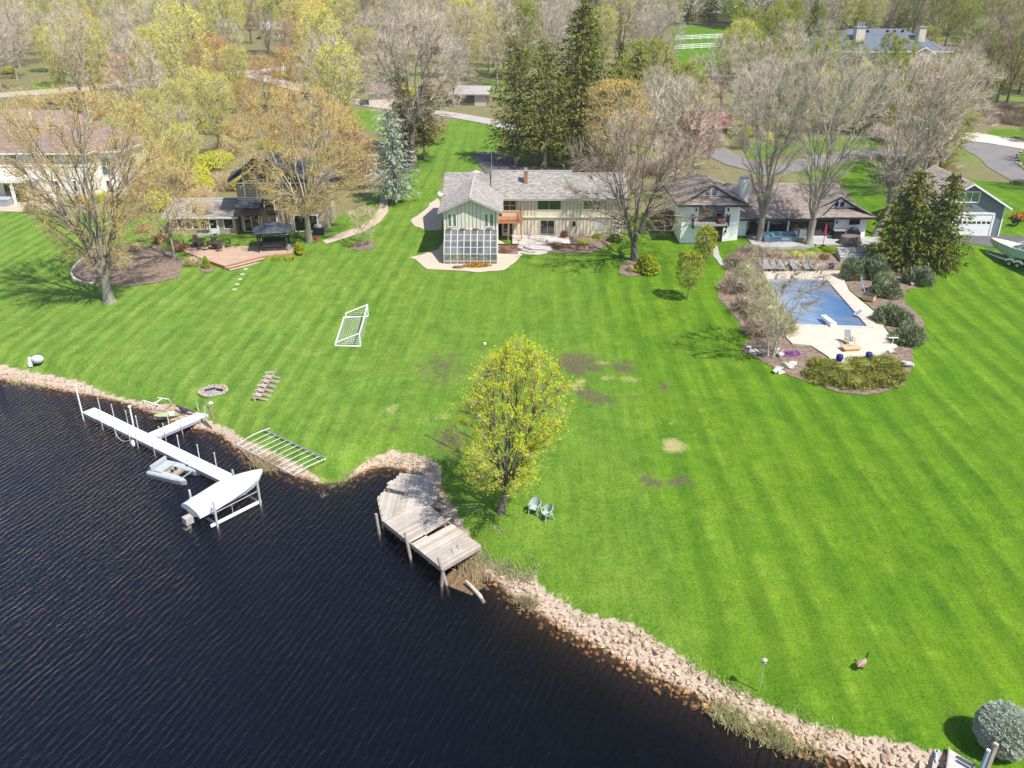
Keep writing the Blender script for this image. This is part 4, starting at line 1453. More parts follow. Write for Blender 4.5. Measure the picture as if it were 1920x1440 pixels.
MB().box(-82, -55.0, 109.88, 109.99, 7.80, 8.0).build("belt_course", M_WHITE, wh)
for xa, xb in ((-65.6, -63.8), (-60.5, -58.9), (-70.5, -68.6)):
    window(wh, xa, xb, 7.75, 9.3, 110, M_WHITE, M_GLASS, 2, 2, fw=0.1)
for xa, xb in ((-60.4, -59.1), (-57.4, -56.8), (-55.9, -55.3)):
    window(wh, xa, xb, 4.4, 6.0, 110, M_WHITE, M_GLASS, 2 if xb - xa > 1 else 1, 2, fw=0.1)
window(wh, -66.6, -62.6, 3.5, 5.9, 110, M_WHITE, M_GLASS, 4, 1, fw=0.12, name="patio_door")
window(wh, -54.2, -52.6, 6.2, 8.6, 112, M_WHITE, M_SKYGLASS, 2, 2, fw=0.1)
window(wh, -54.0, -53.2, 3.9, 5.6, 112, M_WHITE, M_GLASS, 1, 2, fw=0.1)
po = MB().box(-70, -61.6, 107.2, 109.9, 6.2, 6.5).build("porch_roof", M_WHITE, wh)
for xx in (-69.5, -66.6, -64, -61.9):
    box("column", xx - .15, xx + .15, 107.35, 107.65, 2.9, 6.2, M_WHITE, po)
MB().cyl((0, 0, 0), 0.16, 1.3, 10).build("flue", M_WHITE, wh, loc=(-63.4, 114.6, 12.6))
t = thing("hot_tub", "square grey hot tub on the white house's patio at the left edge", "hot tub", at(8, 384))
MB().box(-1.1, 1.1, -1.0, 1.0, 0, .8).build("shell", surf("grey_tub", (0.32, 0.33, 0.34)), t)
MB().box(-1.15, 1.15, -1.05, 1.05, .8, .92).build("cover", surf("tub_cover", (0.34, 0.38, 0.44)), t)
struct(drape("stone_patio", [p.xy for p in px((-120, 395), (60, 398), (105, 392), (110, 372), (-120, 368))], 0.05, surf("tan_patio", (0.46, 0.38, 0.30), 0.15, 1, world_space=True), 1.0))

# ------------------------------------------------------------------ mansion on the hill, far shed, far buildings
ms = thing("house", "far stone mansion with blue-grey slate hip roof at the upper right", "house", (0, 0, 0))
wall_prism(ms, "wall", (78.5, 106.5, 221.5, 240), 9.5, 14.4, M_STONEWALL)
wall_prism(ms, "entry_gable", (98.0, 103.6, 219.6, 230), 9.5, 13.7, M_STONEWALL, gable=(100.8, 15.2))
roof(ms, [((76.5, 220, 14.3), (108.5, 220, 14.3), (98.6, 230, 18.9), (85, 230, 18.9)), ((108.5, 220, 14.3), (108.5, 241, 14.3), (98.6, 230, 18.9), (98.6, 230, 18.9)),
          ((76.5, 241, 14.3), (76.5, 220, 14.3), (85, 230, 18.9), (85, 230, 18.9)), ((108.5, 241, 14.3), (76.5, 241, 14.3), (85, 230, 18.9), (98.6, 230, 18.9)),
          ((97.3, 229, 13.4), (97.3, 219.2, 13.4), (100.8, 219.2, 15.35), (100.8, 229, 15.35)), ((104.3, 219.2, 13.4), (104.3, 229, 13.4), (100.8, 229, 15.35), (100.8, 219.2, 15.35))],
     M_BLUESLATE, M_WHITE, 0.7, 1.0, 0.3, var=0.08)
for xx, w_ in ((86.2, 2.2), (101.5, 1.7)):
    c_ = MB().box(xx - w_ / 2, xx + w_ / 2, 224, 226.2, 14.5, 19.4).build("chimney", M_STONEWALL, ms)
    MB().box(xx - w_ / 2 - .15, xx + w_ / 2 + .15, 223.85, 226.35, 19.4, 19.7).build("chimney_cap", M_METAL, c_)
for xx in (85.5, 86.2, 86.9):
    MB().cyl((xx, 225, 19.7), 0.2, 1.0, 8).build("flue", M_METAL, ms)
window(ms, 99.6, 102.0, 10.4, 13.4, 219.6, M_WHITE, M_GLASS, 3, 2, fw=0.15, name="arched_window")
for xx in (80, 84, 88, 92):
    window(ms, xx, xx + 2, 10.8, 13.2, 221.5, M_WHITE, M_GLASS, 2, 2, fw=0.15)
for xx in (89.5, 94.5, 96.3, 98.3):
    MB().box(xx - .25, xx + .25, 228.2, 228.7, 18.2, 18.75).build("roof_vent", M_BLACK, ms)
p = at(892, 198)
sh = thing("shed", "low grey-roofed shed with pale end beside the far driveway", "shed", p, R(-6))
wall_prism(sh, "wall", (-4.5, 2.2, 0, 5), -0.4, 2.3, surf("brown_shed_wall", (0.14, 0.105, 0.08)), gable=None)
roof(sh, [((-5, -.6, 2.2), (2.8, -.6, 2.2), (2.8, 2.5, 3.5), (-5, 2.5, 3.5)), ((2.8, 5.6, 2.2), (-5, 5.6, 2.2), (-5, 2.5, 3.5), (2.8, 2.5, 3.5))], surf("grey_shed_roof", (0.40, 0.36, 0.35), 0.1, tint=True), M_GREYTRIM, .4, .6, var=.06)
MB().box(-.2, 2.15, -.06, -.01, -0.2, 2.1).build("door", surf("pale_shed_door", (0.55, 0.5, 0.42)), sh)
p = at(716, 198)
sh = thing("shed", "small white-ended garage half hidden by trees left of the big conifers", "shed", p, R(8))
wall_prism(sh, "wall", (-2.5, 2.2, 0, 5), -0.4, 2.6, surf("offwhite_wall", (0.62, 0.54, 0.44)))
roof(sh, [((-3.2, -.6, 2.5), (2.8, -.6, 2.5), (2.8, 2.5, 3.9), (-3.2, 2.5, 3.9)), ((2.8, 5.6, 2.5), (-3.2, 5.6, 2.5), (-3.2, 2.5, 3.9), (2.8, 2.5, 3.9))], surf("brown_shed_roof", (0.22, 0.17, 0.14), 0.1, tint=True), M_GREYTRIM, .4, .6, var=.06)
for (u, v, w_, d_, h_, wallc, roofc, lab) in ((520, 74, 9, 8, 4, (0.6, 0.6, 0.58), (0.36, 0.36, 0.36), "white low house far among the trees at top centre left"),
                                              (425, 50, 10, 8, 4, (0.55, 0.57, 0.6), (0.5, 0.5, 0.52), "pale house far among the trees at top left"),
                                              (855, 104, 8, 8, 3.4, (0.5, 0.4, 0.33), (0.5, 0.38, 0.33), "pinkish roofed house far behind the yellow willow"),
                                              (1330, 262, 6, 6, 3.2, (0.33, 0.12, 0.09), (0.32, 0.16, 0.13), "dull red outbuilding among bare trees left of the white house"),
                                              (1570, 30, 14, 8, 4.5, (0.5, 0.36, 0.26), (0.42, 0.32, 0.26), "tan house far behind trees at the top right")):
    p = at(u, v)
    hs = thing("far_house", lab, "house", p, 0.1)
    wm = surf("far_wall_%d" % u, wallc)
    wall_prism(hs, "wall", (-w_ / 2, w_ / 2, 0, d_), -1.5, h_ - 1, wm)
    roof(hs, [((-w_ / 2 - .5, -.6, h_ - 1.1), (w_ / 2 + .5, -.6, h_ - 1.1), (w_ / 2 + .5, d_ / 2, h_ + .9), (-w_ / 2 - .5, d_ / 2, h_ + .9)),
              ((w_ / 2 + .5, d_ + .6, h_ - 1.1), (-w_ / 2 - .5, d_ + .6, h_ - 1.1), (-w_ / 2 - .5, d_ / 2, h_ + .9), (w_ / 2 + .5, d_ / 2, h_ + .9))], surf("far_roof_%d" % u, roofc, tint=True), M_WHITE, .8, 1.2, var=.06)
    for xx in np.linspace(-w_ / 2 + 0.8, w_ / 2 - 2.2, 3):
        window(hs, float(xx), float(xx) + 1.3, 0.9, min(2.2, h_ - 1.4), 0, M_WHITE, M_GLASS, 1, 1, fw=0.12)

# ------------------------------------------------------------------ roads and drives
M_ROAD = surf("pale_road", (0.40, 0.36, 0.32), 0.12, 0.5, world_space=True)


def road(name, pts, w0, w1, mat, dz=0.07):
    P = [at(u, v).xy for u, v in pts]
    L, Rr = [], []
    n = len(P)
    for i in range(n):
        d = (P[min(i + 1, n - 1)] - P[max(i - 1, 0)]).normalized()
        s = Vector((-d.y, d.x)) * (w0 + (w1 - w0) * i / (n - 1)) / 2
        L.append(P[i] + s)
        Rr.append(P[i] - s)
    return struct(drape(name, L + Rr[::-1], dz, mat, 1.6))


road("road", [(-160, 190), (-60, 184), (40, 176), (110, 171), (200, 162), (300, 155), (400, 140), (500, 133), (590, 122)], 6, 6, M_ROAD)
road("driveway", [(470, 140), (540, 160), (600, 176), (660, 190), (720, 200), (790, 208), (860, 218), (905, 226), (940, 234), (975, 246)], 4.5, 3.6, M_ROAD, 0.09)
road("driveway", [(915, 286), (925, 300), (945, 322), (1010, 326)], 5, 7, M_NEWASPHALT, 0.09)
road("driveway", [(1330, 280), (1385, 306), (1440, 322), (1480, 316), (1540, 300), (1600, 290), (1660, 288), (1720, 292), (1790, 300)], 5, 4, M_ASPHALT, 0.08)
struct(drape("road", [p.xy for p in px((1770, 252), (1800, 256), (1870, 268), (1930, 280), (2040, 295), (2040, 330), (1990, 420), (1925, 352), (1880, 330), (1850, 312), (1835, 296), (1800, 276))], 0.06, M_ASPHALT, 1.2))
struct(drape("pale_drive", [p.xy for p in px((1770, 250), (1830, 250), (1920, 265), (2000, 278), (2000, 290), (1915, 280), (1850, 269), (1780, 262))], 0.12, surf("pale_concrete_drive", (0.58, 0.52, 0.44), 0.08, 0.5, world_space=True), 1.2))
struct(drape("grass_island", [p.xy for p in px((1908, 292), (1925, 284), (1990, 290), (2000, 350), (1930, 325), (1912, 310))], 0.22, m_lawn_flat if "m_lawn_flat" in globals() else surf("island_grass", (0.09, 0.18, 0.02), 0.3, 2, world_space=True), 0.8, skirt=0.3))
isl = thing("stone_edging", "low pale stone wall curving round the grass island at right", "stone wall")
prev = None
for i, (u, v) in enumerate([(1930, 283), (1922, 285), (1915, 288), (1909, 292), (1907, 297), (1907, 302), (1909, 307), (1912, 311), (1917, 315), (1922, 319), (1928, 323), (1934, 327)]):
    p = at(u, v)
    o = link("stone", rock_me[i % 14], isl, loc=(p.x, p.y, p.z + 0.2), rot=(0, 0, i))
    o.scale = (0.45, 0.35, 0.4)

# ------------------------------------------------------------------ shore: white dock
M_DOCK = surf("white_dock_panel", (0.76, 0.75, 0.77), 0.04, 1.2, 0.6, 0.08, 30)
M_DOCKSIDE = surf("dock_frame_aluminium", (0.30, 0.29, 0.36), 0.15, 3, 0.55)
M_ALU = surf("dull_aluminium", (0.58, 0.58, 0.59), 0.12, 4, 0.5, metal=0.35)
M_WHITEPLASTIC = surf("white_plastic", (0.80, 0.80, 0.80), 0.04, 3, 0.4)
DD = Vector((0.8128, -0.5826, 0))
DN = Vector((0.5826, 0.8128, 0))
D0 = Vector((-31.62, 54.72, 0))
DZK = 0.6
dock = thing("dock", "long white dock with a side gangway to the rocks and upright posts", "dock")


def dock_panel(origin, d, n, l, w):
    a, b = origin, origin + d * l
    mb = MB()
    q = [a, b, b + n * w, a + n * w]
    up = [Vector((p.x, p.y, DZK)) for p in q]
    lo = [Vector((p.x, p.y, DZK - 0.06)) for p in q]
    mb.poly(up)
    mb.poly(lo[::-1])
    for i in range(4):
        j = (i + 1) % 4
        mb.poly([lo[i], lo[j], up[j], up[i]])
    mb.build("deck_panel", M_DOCK, dock)


L_MAIN = 16.2
W_MAIN = 0.94
k = 0.0
while k < L_MAIN - 0.1:
    l = min(1.5, L_MAIN - k)
    dock_panel(D0 + DD * (k + 0.008), DD, DN, l - 0.016, W_MAIN)
    k += 1.5
fr_ = MB()
for off in (0.03, W_MAIN - 0.03):
    a = D0 + DN * off
    fr_.beam(a + Vector((0, 0, DZK - .17)), a + DD * L_MAIN + Vector((0, 0, DZK - .17)), 0.06, 0.2)
for kk in np.arange(0.03, L_MAIN, 1.5):
    a = D0 + DD * float(kk)
    fr_.beam(a + DN * 0.06 + Vector((0, 0, DZK - .2)), a + DN * (W_MAIN - .06) + Vector((0, 0, DZK - .2)), 0.05, 0.1)
g0, g1 = at(274.6, 811.5, DZK), at(293, 821.5, DZK)
e0, e1 = at(375, 770, DZK), at(390.5, 780, DZK)
gd_ = ((e0 + e1) / 2 - (g0 + g1) / 2)
GL = gd_.length
gd_.normalize()
gn = Vector((-gd_.y, gd_.x, 0))
gw = 0.98
gc = (g0 + g1) / 2
gc = Vector((gc.x, gc.y, 0))
k = 0.0
while k < GL - 0.1:
    l = min(1.5, GL - k)
    dock_panel(gc - gn * gw / 2 + gd_ * (k + 0.03), gd_, gn, l - 0.016, gw)
    k += 1.5
for off in (-gw / 2 + .03, gw / 2 - .03):
    a = gc + gn * off
    fr_.beam(a + gd_ * 0.06 + Vector((0, 0, DZK - .17)), a + gd_ * GL + Vector((0, 0, DZK - .17)), 0.06, 0.2)
fr_.build("frame", M_DOCKSIDE, dock)


def post(p, top, r=0.035, capr=0.05, name="post"):
    b = gz(p.x, p.y)
    mb = MB().cyl((p.x, p.y, b), r, top - b, 8)
    mb.cyl((p.x, p.y, top), capr, 0.09, 8)
    return mb.build(name, M_WHITEPLASTIC if r > 0.04 else M_ALU, dock)


for kk in (0.7, 2.5, 4.3, 5.55, 8.3, 10.4, 12.6, 14.4):
    post(D0 + DD * kk + DN * (W_MAIN + 0.05), 1.5)
for kk in (2.6, 4.3, 6.1, 7.0, 9.0, 12.9):
    post(D0 + DD * kk - DN * 0.05, 1.45 if kk < 5 else 0.95)
post(D0 - DD * 0.06, 2.75, 0.055, 0.10)
post(D0 + DD * 5.0 + DN * (W_MAIN + .05), 2.1, 0.055, 0.12)
for kk, sd in ((0.7, -1), (1.7, 1), (2.0, -1), (4.1, 1), (4.0, -1), (5.1, 1)):
    if kk < GL:
        post(gc + gd_ * kk + gn * sd * (gw / 2 + .05), 1.35)
# rope and fender hanging from the dock
t = thing("dock_rope", "pale rope looped along the outer side of the white dock", "rope")
pts = [D0 + DD * (4.4 + 2.2 * i / 10) - DN * (0.1 + 0.25 * math.sin(math.pi * i / 10)) + Vector((0, 0, 0.5 - 0.32 * math.sin(math.pi * i / 10))) for i in range(11)]
MB().tube(pts, 0.025, 5).build("rope", M_GREYTRIM, t)
tag(MB().ell((0, 0, 0), 0.13, 0.13, 0.28, 10, 7).build("fender", M_WHITEPLASTIC, None, True, loc=D0 + DD * 6.75 - DN * 0.22 + Vector((0, 0, 0.28))), "white boat fender hanging at the outer side of the white dock", "fender")

# pedal boat
pbx = (at(281, 889, 0.15) + at(345, 905, 0.15)) / 2
pd = (at(345, 905, 0.15) - at(281, 889, 0.15))
LPB = pd.length
pd.normalize()
M_PEDAL = surf("chalky_grey_plastic", (0.40, 0.43, 0.43), 0.1, 3, 0.55)
M_PEDALD = surf("worn_tan_mechanism", (0.33, 0.28, 0.21), 0.3, 9, 0.8)
pn = Vector((-pd.y, pd.x, 0))
pb_t = thing("pedal_boat", "grey twin-hulled pedal boat moored against the white dock", "pedal boat", pbx + pn * 0.62 + Vector((0, 0, -0.12)), math.atan2(pd.y, pd.x))
for sy in (-0.62, 0.62):
    mb = MB()
    st_ = [(-1.5, .20, .36), (-1.35, .27, .42), (-.6, .28, .44), (.6, .27, .42), (1.25, .18, .38), (1.6, .03, .34)]
    n = []
    for xx, hw, h in st_:
        n.append([(xx, sy - hw * .7, 0.0), (xx, sy + hw * .7, 0.0), (xx, sy + hw, h * .75), (xx, sy + hw * .8, h), (xx, sy - hw * .8, h), (xx, sy - hw, h * .75)])
    for A, B in zip(n[:-1], n[1:]):
        for i in range(6):
            j = (i + 1) % 6
            mb.poly([A[i], A[j], B[j], B[i]][::-1])
    mb.poly(n[0])
    mb.poly(n[-1][::-1])
    mb.build("hull", M_PEDAL, pb_t)
MB().box(-1.0, -.35, -.68, .68, .44, .56).build("seat", M_PEDAL, pb_t)
MB().beam((-1.15, -.7, .62), (-1.15, .7, .62), .12, .42).build("backrest", M_PEDAL, pb_t)
MB().box(-.35, .55, -.34, .34, .2, .38).build("drive_box", M_PEDALD, pb_t)
pm = MB().beam((.1, -.34, .42), (.1, .34, .42), .04)
for sx, sy in ((0.2, -.22), (0.0, -.1), (.2, .1), (0.0, .22)):
    pm.box(sx - .06, sx + .06, sy - .05, sy + .05, .46, .5)
    pm.beam((.1, sy, .42), (sx, sy, .47), .03)
pm.build("pedals", M_BLACK, pb_t)
MB().beam((1.25, -.6, .4), (1.25, .6, .4), .05).build("cross_bar", M_ALU, pb_t)

# covered boat on a lift
bow = at(491, 879, 1.5)
stn = (at(333, 941, 1.05) + at(384, 970, 1.05)) / 2
bd = Vector((bow.x - stn.x, bow.y - stn.y, 0))
LB = bd.length
ba = math.atan2(bd.y, bd.x)
bt = thing("motorboat", "motorboat under a tight white cover raised on a lift at the dock end", "motorboat", (stn.x, stn.y, 0.36), ba)
ST = [(0.0, .98, .30, .62, .0), (.18, 1.05, .26, .70, .05), (.45, 1.02, .24, .86, .14), (.62, .92, .26, .95, .10), (.78, .72, .34, 1.0, .04), (.90, .44, .5, 1.04, .02), (1.0, .05, .86, 1.08, 0)]
hb, cb_ = MB(), MB()
hs_, cs_ = [], []
for u, hw, kz, gzz, pk in ST:
    xx = u * LB
    chz = kz + 0.28 * (1 - u * .4)
    hs_.append([(xx, 0, kz - 0.18 * (1 - u)), (xx, hw * .82, min(chz, gzz - .05)), (xx, hw, gzz)])
    row = []
    for q in range(9):
        s = -1 + 2 * q / 8
        row.append((xx - (0.06 if u == 0 else 0), hw * 1.03 * s, gzz + 0.03 + (pk + 0.30 * min(1, hw)) * (1 - s * s) ** 0.8 + 0.02 * math.sin(9 * u + 5 * s)))
    row = [(row[0][0], row[0][1], gzz - 0.12)] + row + [(row[-1][0], row[-1][1], gzz - 0.12)]
    cs_.append(row)
for A, B in zip(hs_[:-1], hs_[1:]):
    for i in range(2):
        hb.poly([A[i], B[i], B[i + 1], A[i + 1]])
        hb.poly([(p[0], -p[1], p[2]) for p in (A[i + 1], B[i + 1], B[i], A[i])])
A = hs_[0]
hb.poly([A[0], A[1], A[2], (A[2][0], -A[2][1], A[2][2]), (A[1][0], -A[1][1], A[1][2])])
for A, B in zip(cs_[:-1], cs_[1:]):
    for i in range(len(A) - 1):
        cb_.poly([A[i], A[i + 1], B[i + 1], B[i]][::-1])
cb_.poly(cs_[0])
hb.build("hull", surf("boat_hull_white", (0.72, 0.72, 0.74), 0.05, 2, 0.3), bt, False)
M_COVER = surf("white_boat_canvas", (0.72, 0.71, 0.715), 0.10, 1.5, 0.8, 0.9, 3.5)
cov = cb_.build("cover", M_COVER, bt, True)
sm_ = MB()
for u in (0.22, 0.42, 0.6):
    i = 0
    sm_.tube([(u * LB, y_, z_ + 0.012) for y_, z_ in [(0.98 * s, np.interp(u, [r[0] for r in ST], [r[3] for r in ST]) + 0.03 + (np.interp(u, [r[0] for r in ST], [r[4] for r in ST]) + .3) * (1 - s * s) ** .8) for s in np.linspace(-.95, .95, 9)]], 0.014, 4)
sm_.build("seam", surf("canvas_seam", (0.50, 0.50, 0.52)), cov)
od = MB().box(-.55, -.05, -.22, .22, -.1, .35).box(-.42, -.2, -.07, .07, -.75, -.1).box(-.65, -.3, -.16, .16, -.42, -.36)
for k_ in range(3):
    a = k_ * 2.094
    od.beam((-.36, 0, -.62), (-.36, .2 * math.cos(a), -.62 + .2 * math.sin(a)), .1, .03)
od.build("outdrive", M_GREYTRIM, bt)
lf = thing("boat_lift", "aluminium boat lift with corner posts and cross beams under the covered boat", "boat lift", (stn.x, stn.y, 0), ba)
for xx in (0.75, 3.75):
    for yy in (-1.32, 1.32):
        b = gz(stn.x + math.cos(ba) * xx - math.sin(ba) * yy, stn.y + math.sin(ba) * xx + math.cos(ba) * yy)
        MB().box(xx - .055, xx + .055, yy - .055, yy + .055, b, 1.75 if yy < 0 else 1.5).build("corner_post", M_ALU, lf)
for yy in (-1.2, 1.2):
    MB().beam((.4, yy, .18), (3.9, yy, .18), .12, .16).build("side_beam", M_WHITEPLASTIC, lf)
    MB().beam((.6, yy * 1.05, .95), (3.9, yy * 1.05, 1.0), .035).beam((1.9, yy * 1.05, .25), (1.9, yy * 1.05, .98), .03).build("guide_rail", M_ALU, lf)
    MB().beam((0.2, yy * .4, .42), (4.2, yy * .4, .46), .14, .10).build("bunk", M_BLACK, lf)
for xx in (0.75, 3.75):
    MB().beam((xx, -1.28, .16), (xx, 1.28, .16), .1, .14).build("cross_beam", M_ALU, lf)
MB().cyl((.5, -1.5, 1.3), .16, .05, 16).box(.45, .55, -1.45, -1.35, 1.1, 1.35).build("winch", M_DOCKSIDE, lf)

# arched canopy frame lying on the bank
cf = thing("canopy_frame", "silver canopy frame with curved ribs lying across the rocks and lawn", "frame")
F0, F1 = at(497.5, 807, 1.05), at(611, 860, 1.02)
B0, B1 = at(444, 834.5, 0.35), at(549.6, 891, 0.22)
MB().beam(F0, F1, .07, .1).build("rail", M_METAL, cf)
MB().beam(B0, B1, .06, .08).build("rail", M_ALU, cf)


def arch(a, b, h, r, name):
    P = [a.lerp(b, s) + Vector((0, 0, h * 4 * s * (1 - s))) for s in np.linspace(0, 1, 9)]
    MB().tube(P, r, 5).build(name, M_WHITEPLASTIC, cf)


arch(B0, at(506, 803, 1.15), .14, .03, "end_rib")
arch(B1, F1, .08, .03, "end_rib")
for i in range(1, 11):
    s = i / 11
    arch(F0.lerp(F1, s), B0.lerp(B1, s), .04, .018, "rib")

# small bent pipe frame, boat and timbers on the rocks by the gangway
pf = thing("pipe_frame", "bent white pipe frame leaning over the rocks near the gangway", "frame")


def q4(x, y):
    return 240 + x / 10.667, 730 + y / 10.667


def P4(x, y, z):
    return at(*q4(x, y), z)


MB().tube([P4(335, 360, 0.05), P4(300, 222, 0.9), P4(520, 285, 0.85), P4(620, 312, 0.8), P4(705, 440, 0.15)], .035, 6).build("front_hoop", M_WHITEPLASTIC, pf)
MB().tube([P4(520, 283, 0.86), P4(690, 182, 0.95)], .035, 6).build("brace", M_WHITEPLASTIC, pf)
MB().tube([P4(595, 165, 1.0), P4(690, 180, 1.0), P4(810, 195, 1.0), P4(850, 250, 0.7)], .035, 6).build("back_bar", M_WHITEPLASTIC, pf)
t = thing("plank", "pinkish board lying on the rocks beside the pipe frame", "plank")
MB().beam(P4(760, 380, .45), P4(885, 270, .75), .12, .06).build("board", surf("faded_red_board", (0.50, 0.27, 0.20), 0.2, 5), t)
t = thing("timber", "dark weathered timber lying along the bank beside the gangway", "timber")
MB().tube([P4(965, 325, .95), P4(1130, 380, .92), P4(1310, 440, .85)], .09, 7).build("log", surf("dark_wet_timber", (0.11, 0.08, 0.06), 0.3, 5), t)
t = thing("tarp", "bundle of dark blue tarp tucked against the timber by the gangway", "tarp", P4(1110, 410, .75), -0.5)
MB().ell((0, 0, 0.05), .5, .17, .16, 12, 7, .12, random.Random(4)).build("bundle", surf("dark_blue_tarp", (0.05, 0.05, 0.12), 0.3, 5), t)
kb = thing("rowboat", "small faded green boat hull pulled onto the rocks beside the gangway", "boat", P4(915, 555, .12), R(14))
mb = MB()
stt = [(-1.35, .03, .30), (-1.0, .28, .24), (-.3, .42, .2), (.6, .40, .2), (1.3, .30, .22)]
rows_ = [[(x_, -w_, .3), (x_, -w_ * .6, 0), (x_, w_ * .6, 0), (x_, w_, .3), (x_, w_ * .85, .3), (x_, w_ * .5, .08), (x_, -w_ * .5, .08), (x_, -w_ * .85, .3)] for x_, w_, h_ in stt]
for A, B in zip(rows_[:-1], rows_[1:]):
    for i in range(8):
        j = (i + 1) % 8
        mb.poly([A[i], B[i], B[j], A[j]])
mb.poly(rows_[-1])
mb.build("hull", surf("faded_green_hull", (0.34, 0.40, 0.22), 0.25, 3), kb)
MB().box(-.25, 0.1, -.2, .2, .22, .4).build("seat", M_WHITEPLASTIC, kb)
for i_, (u, v, lean, lab) in enumerate(((395, 773, 0.10, "upright brown plank post nearest the gangway's shore end"), (400, 775, 0.02, "brown plank post with a pale top just right of the gangway's shore end"))):
    p = at(u, v + 8)
    t = thing("post", lab, "post", p)
    MB().beam((0, 0, -.2), (lean * -6 * .3, 0.1, 1.05), .13, .08).build("timber", surf("tan_post", (0.36, 0.26, 0.17), 0.2, 5), t)
    if i_:
        MB().ell((-.05, 0.1, 1.1), .17, .14, .12, 8, 6).build("cap", M_WHITEPLASTIC, t)
t = thing("shore_pump", "grey covered winch drum with white bracket on the left shore", "winch", at(64, 686, .8))
MB().ell((.35, 0.1, .55), .5, .38, .35, 14, 8).build("drum_cover", surf("light_grey_cover", (0.52, 0.53, 0.56), 0.08, 4), t)
MB().box(-.35, -.05, -.2, .2, 0, .35).box(-.32, -.1, -.1, .1, .35, .75).build("bracket", M_WHITEPLASTIC, t)
MB().box(-.3, .6, -.1, .1, -.05, .12).build("base_rail", M_BLACK, t)

# fire pit, chairs, goal, poles
p = at(400, 733)
fp = thing("fire_pit", "round stone ringed fire pit with ash on the lawn above the dock", "fire pit", p)
MB().cyl((0, 0, -.1), 1.0, .13, 24).build("ash_bed", surf("ash_grey", (0.20, 0.17, 0.155), 0.4, 5, 0.95, 0.6, 22, c2=(0.36, .32, .29)), fp)
rng = random.Random(5)
for i in range(26):
    a = 2 * math.pi * i / 26
    o = link("stone", rock_me[i % 14], fp, loc=(1.02 * math.cos(a), .98 * math.sin(a), .05), rot=(0, 0, rng.uniform(0, 6)))
    s_ = rng.uniform(.11, .16)
    o.scale = (s_, s_ * .8, s_ * .8)
MB().tube([(-.6, -.1, .1), (.1, .25, .14)], .07, 6).tube([(.2, .1, .1), (.75, -.1, .12)], .08, 6).build("charred_log", M_BLACK, fp)

M_ADIR = surf("weathered_pinkish_wood", (0.46, 0.38, 0.325), 0.14, 4, 0.8, rnd=0.08)


def adirondack(name, label, group):
    t = thing(name, label, "chair", group=group)       # faces -Y
    for i in range(5):
        xx = -.24 + i * .12
        MB().beam((xx, -.28, .36), (xx, .22, .24), .10, .025).build("seat_slat", M_ADIR, t)
    for i in range(5):
        xx = -.24 + i * .12
        top = 1.02 - abs(i - 2) * .055
        MB().beam((xx, .20, .24), (xx * 1.18, .52, top), .10, .025).build("back_slat", M_ADIR, t)
    for sx in (-.36, .36):
        MB().beam((sx, -.38, .58), (sx * 1.02, .38, .58), .14, .03).build("armrest", M_ADIR, t)
        MB().box(sx - .05, sx + .05, -.32, -.22, 0, .56).build("front_leg", M_ADIR, t)
        MB().beam((sx * .88, -.28, .32), (sx * .88, .75, .03), .04, .12).build("rear_leg", M_ADIR, t)
    return t


ad = adirondack("adirondack_chair", "weathered adirondack chair nearest the water in the row of five", "row of adirondack chairs")
c0, c1 = at(487, 748), at(507, 714)
hd = math.atan2((c1 - c0).y, (c1 - c0).x) + R(2)
for i in range(5):
    p = c0.lerp(c1, i / 4)
    lab = ("weathered adirondack chair nearest the water in the row of five", "weathered adirondack chair second from the water in the row of five", "middle weathered adirondack chair in the row of five",
           "weathered adirondack chair second from the upper end of the row of five", "weathered adirondack chair at the upper lawn end of the row of five")[i]
    if i == 0:
        ad.location, ad.rotation_euler = p, (0, 0, hd - math.pi)
    else:
        dup(ad, p, hd - math.pi + R((0, 3, -4, 2, 9)[i]), lab)

M_RESIN = surf("pale_green_resin", (0.36, 0.43, 0.385), 0.06, 5, 0.5)


def tub_chair(label, p, rz):
    t = thing("garden_chair", label, "chair", p, rz, "pale green garden chairs")      # faces -Y
    MB().box(-.26, .26, -.28, .24, .38, .42).build("seat", M_RESIN, t)
    mb = MB()
    A = []
    for i in range(13):
        a = math.pi * (i / 12) * 1.16 - math.pi * .08
        hgt2 = .30 + .26 * math.sin(max(0, min(math.pi, math.pi * i / 12))) ** 1.4
        cx_, cy_ = .29 * math.cos(a), .22 * math.sin(a) + .0
        A.append(((cx_, cy_, .40), (cx_ * 1.12, cy_ * 1.25 + .02, .40 + hgt2), (cx_ * 1.22, cy_ * 1.35 + .02, .40 + hgt2 - .02), (cx_ * 1.08, cy_ * 1.08, .40)))
    for P, Q in zip(A[:-1], A[1:]):
        for i in range(3):
            mb.poly([P[i], Q[i], Q[i + 1], P[i + 1]])
    mb.build("backrest", M_RESIN, t)
    for sx in (-.3, .3):
        MB().beam((sx, -.26, .62), (sx * 1.05, .08, .68), .06, .03).build("armrest", M_RESIN, t)
        MB().beam((sx, -.26, .62), (sx * .9, -.24, .38), .05, .03).build("arm_support", M_RESIN, t)
        MB().beam((sx * .85, -.24, .38), (sx * .95, -.30, 0), .05).build("leg", M_RESIN, t)
        MB().beam((sx * .85, .2, .38), (sx * .95, .30, 0), .05).build("leg", M_RESIN, t)


tub_chair("pale green resin garden chair nearer the lakeside tree", at(1003, 962), R(-25))
tub_chair("pale green resin garden chair farther from the lakeside tree, turned aside", at(1026, 973), R(-62))

sg = thing("soccer_goal", "white soccer goal with net tipped over on the lawn", "soccer goal")
gn_, gf_ = at(675.7, 650.3), at(690.3, 594)
ln_, lf_ = at(627.8, 649), at(645, 596)


def V(p, z):
    return Vector((p.x, p.y, p.z + z))


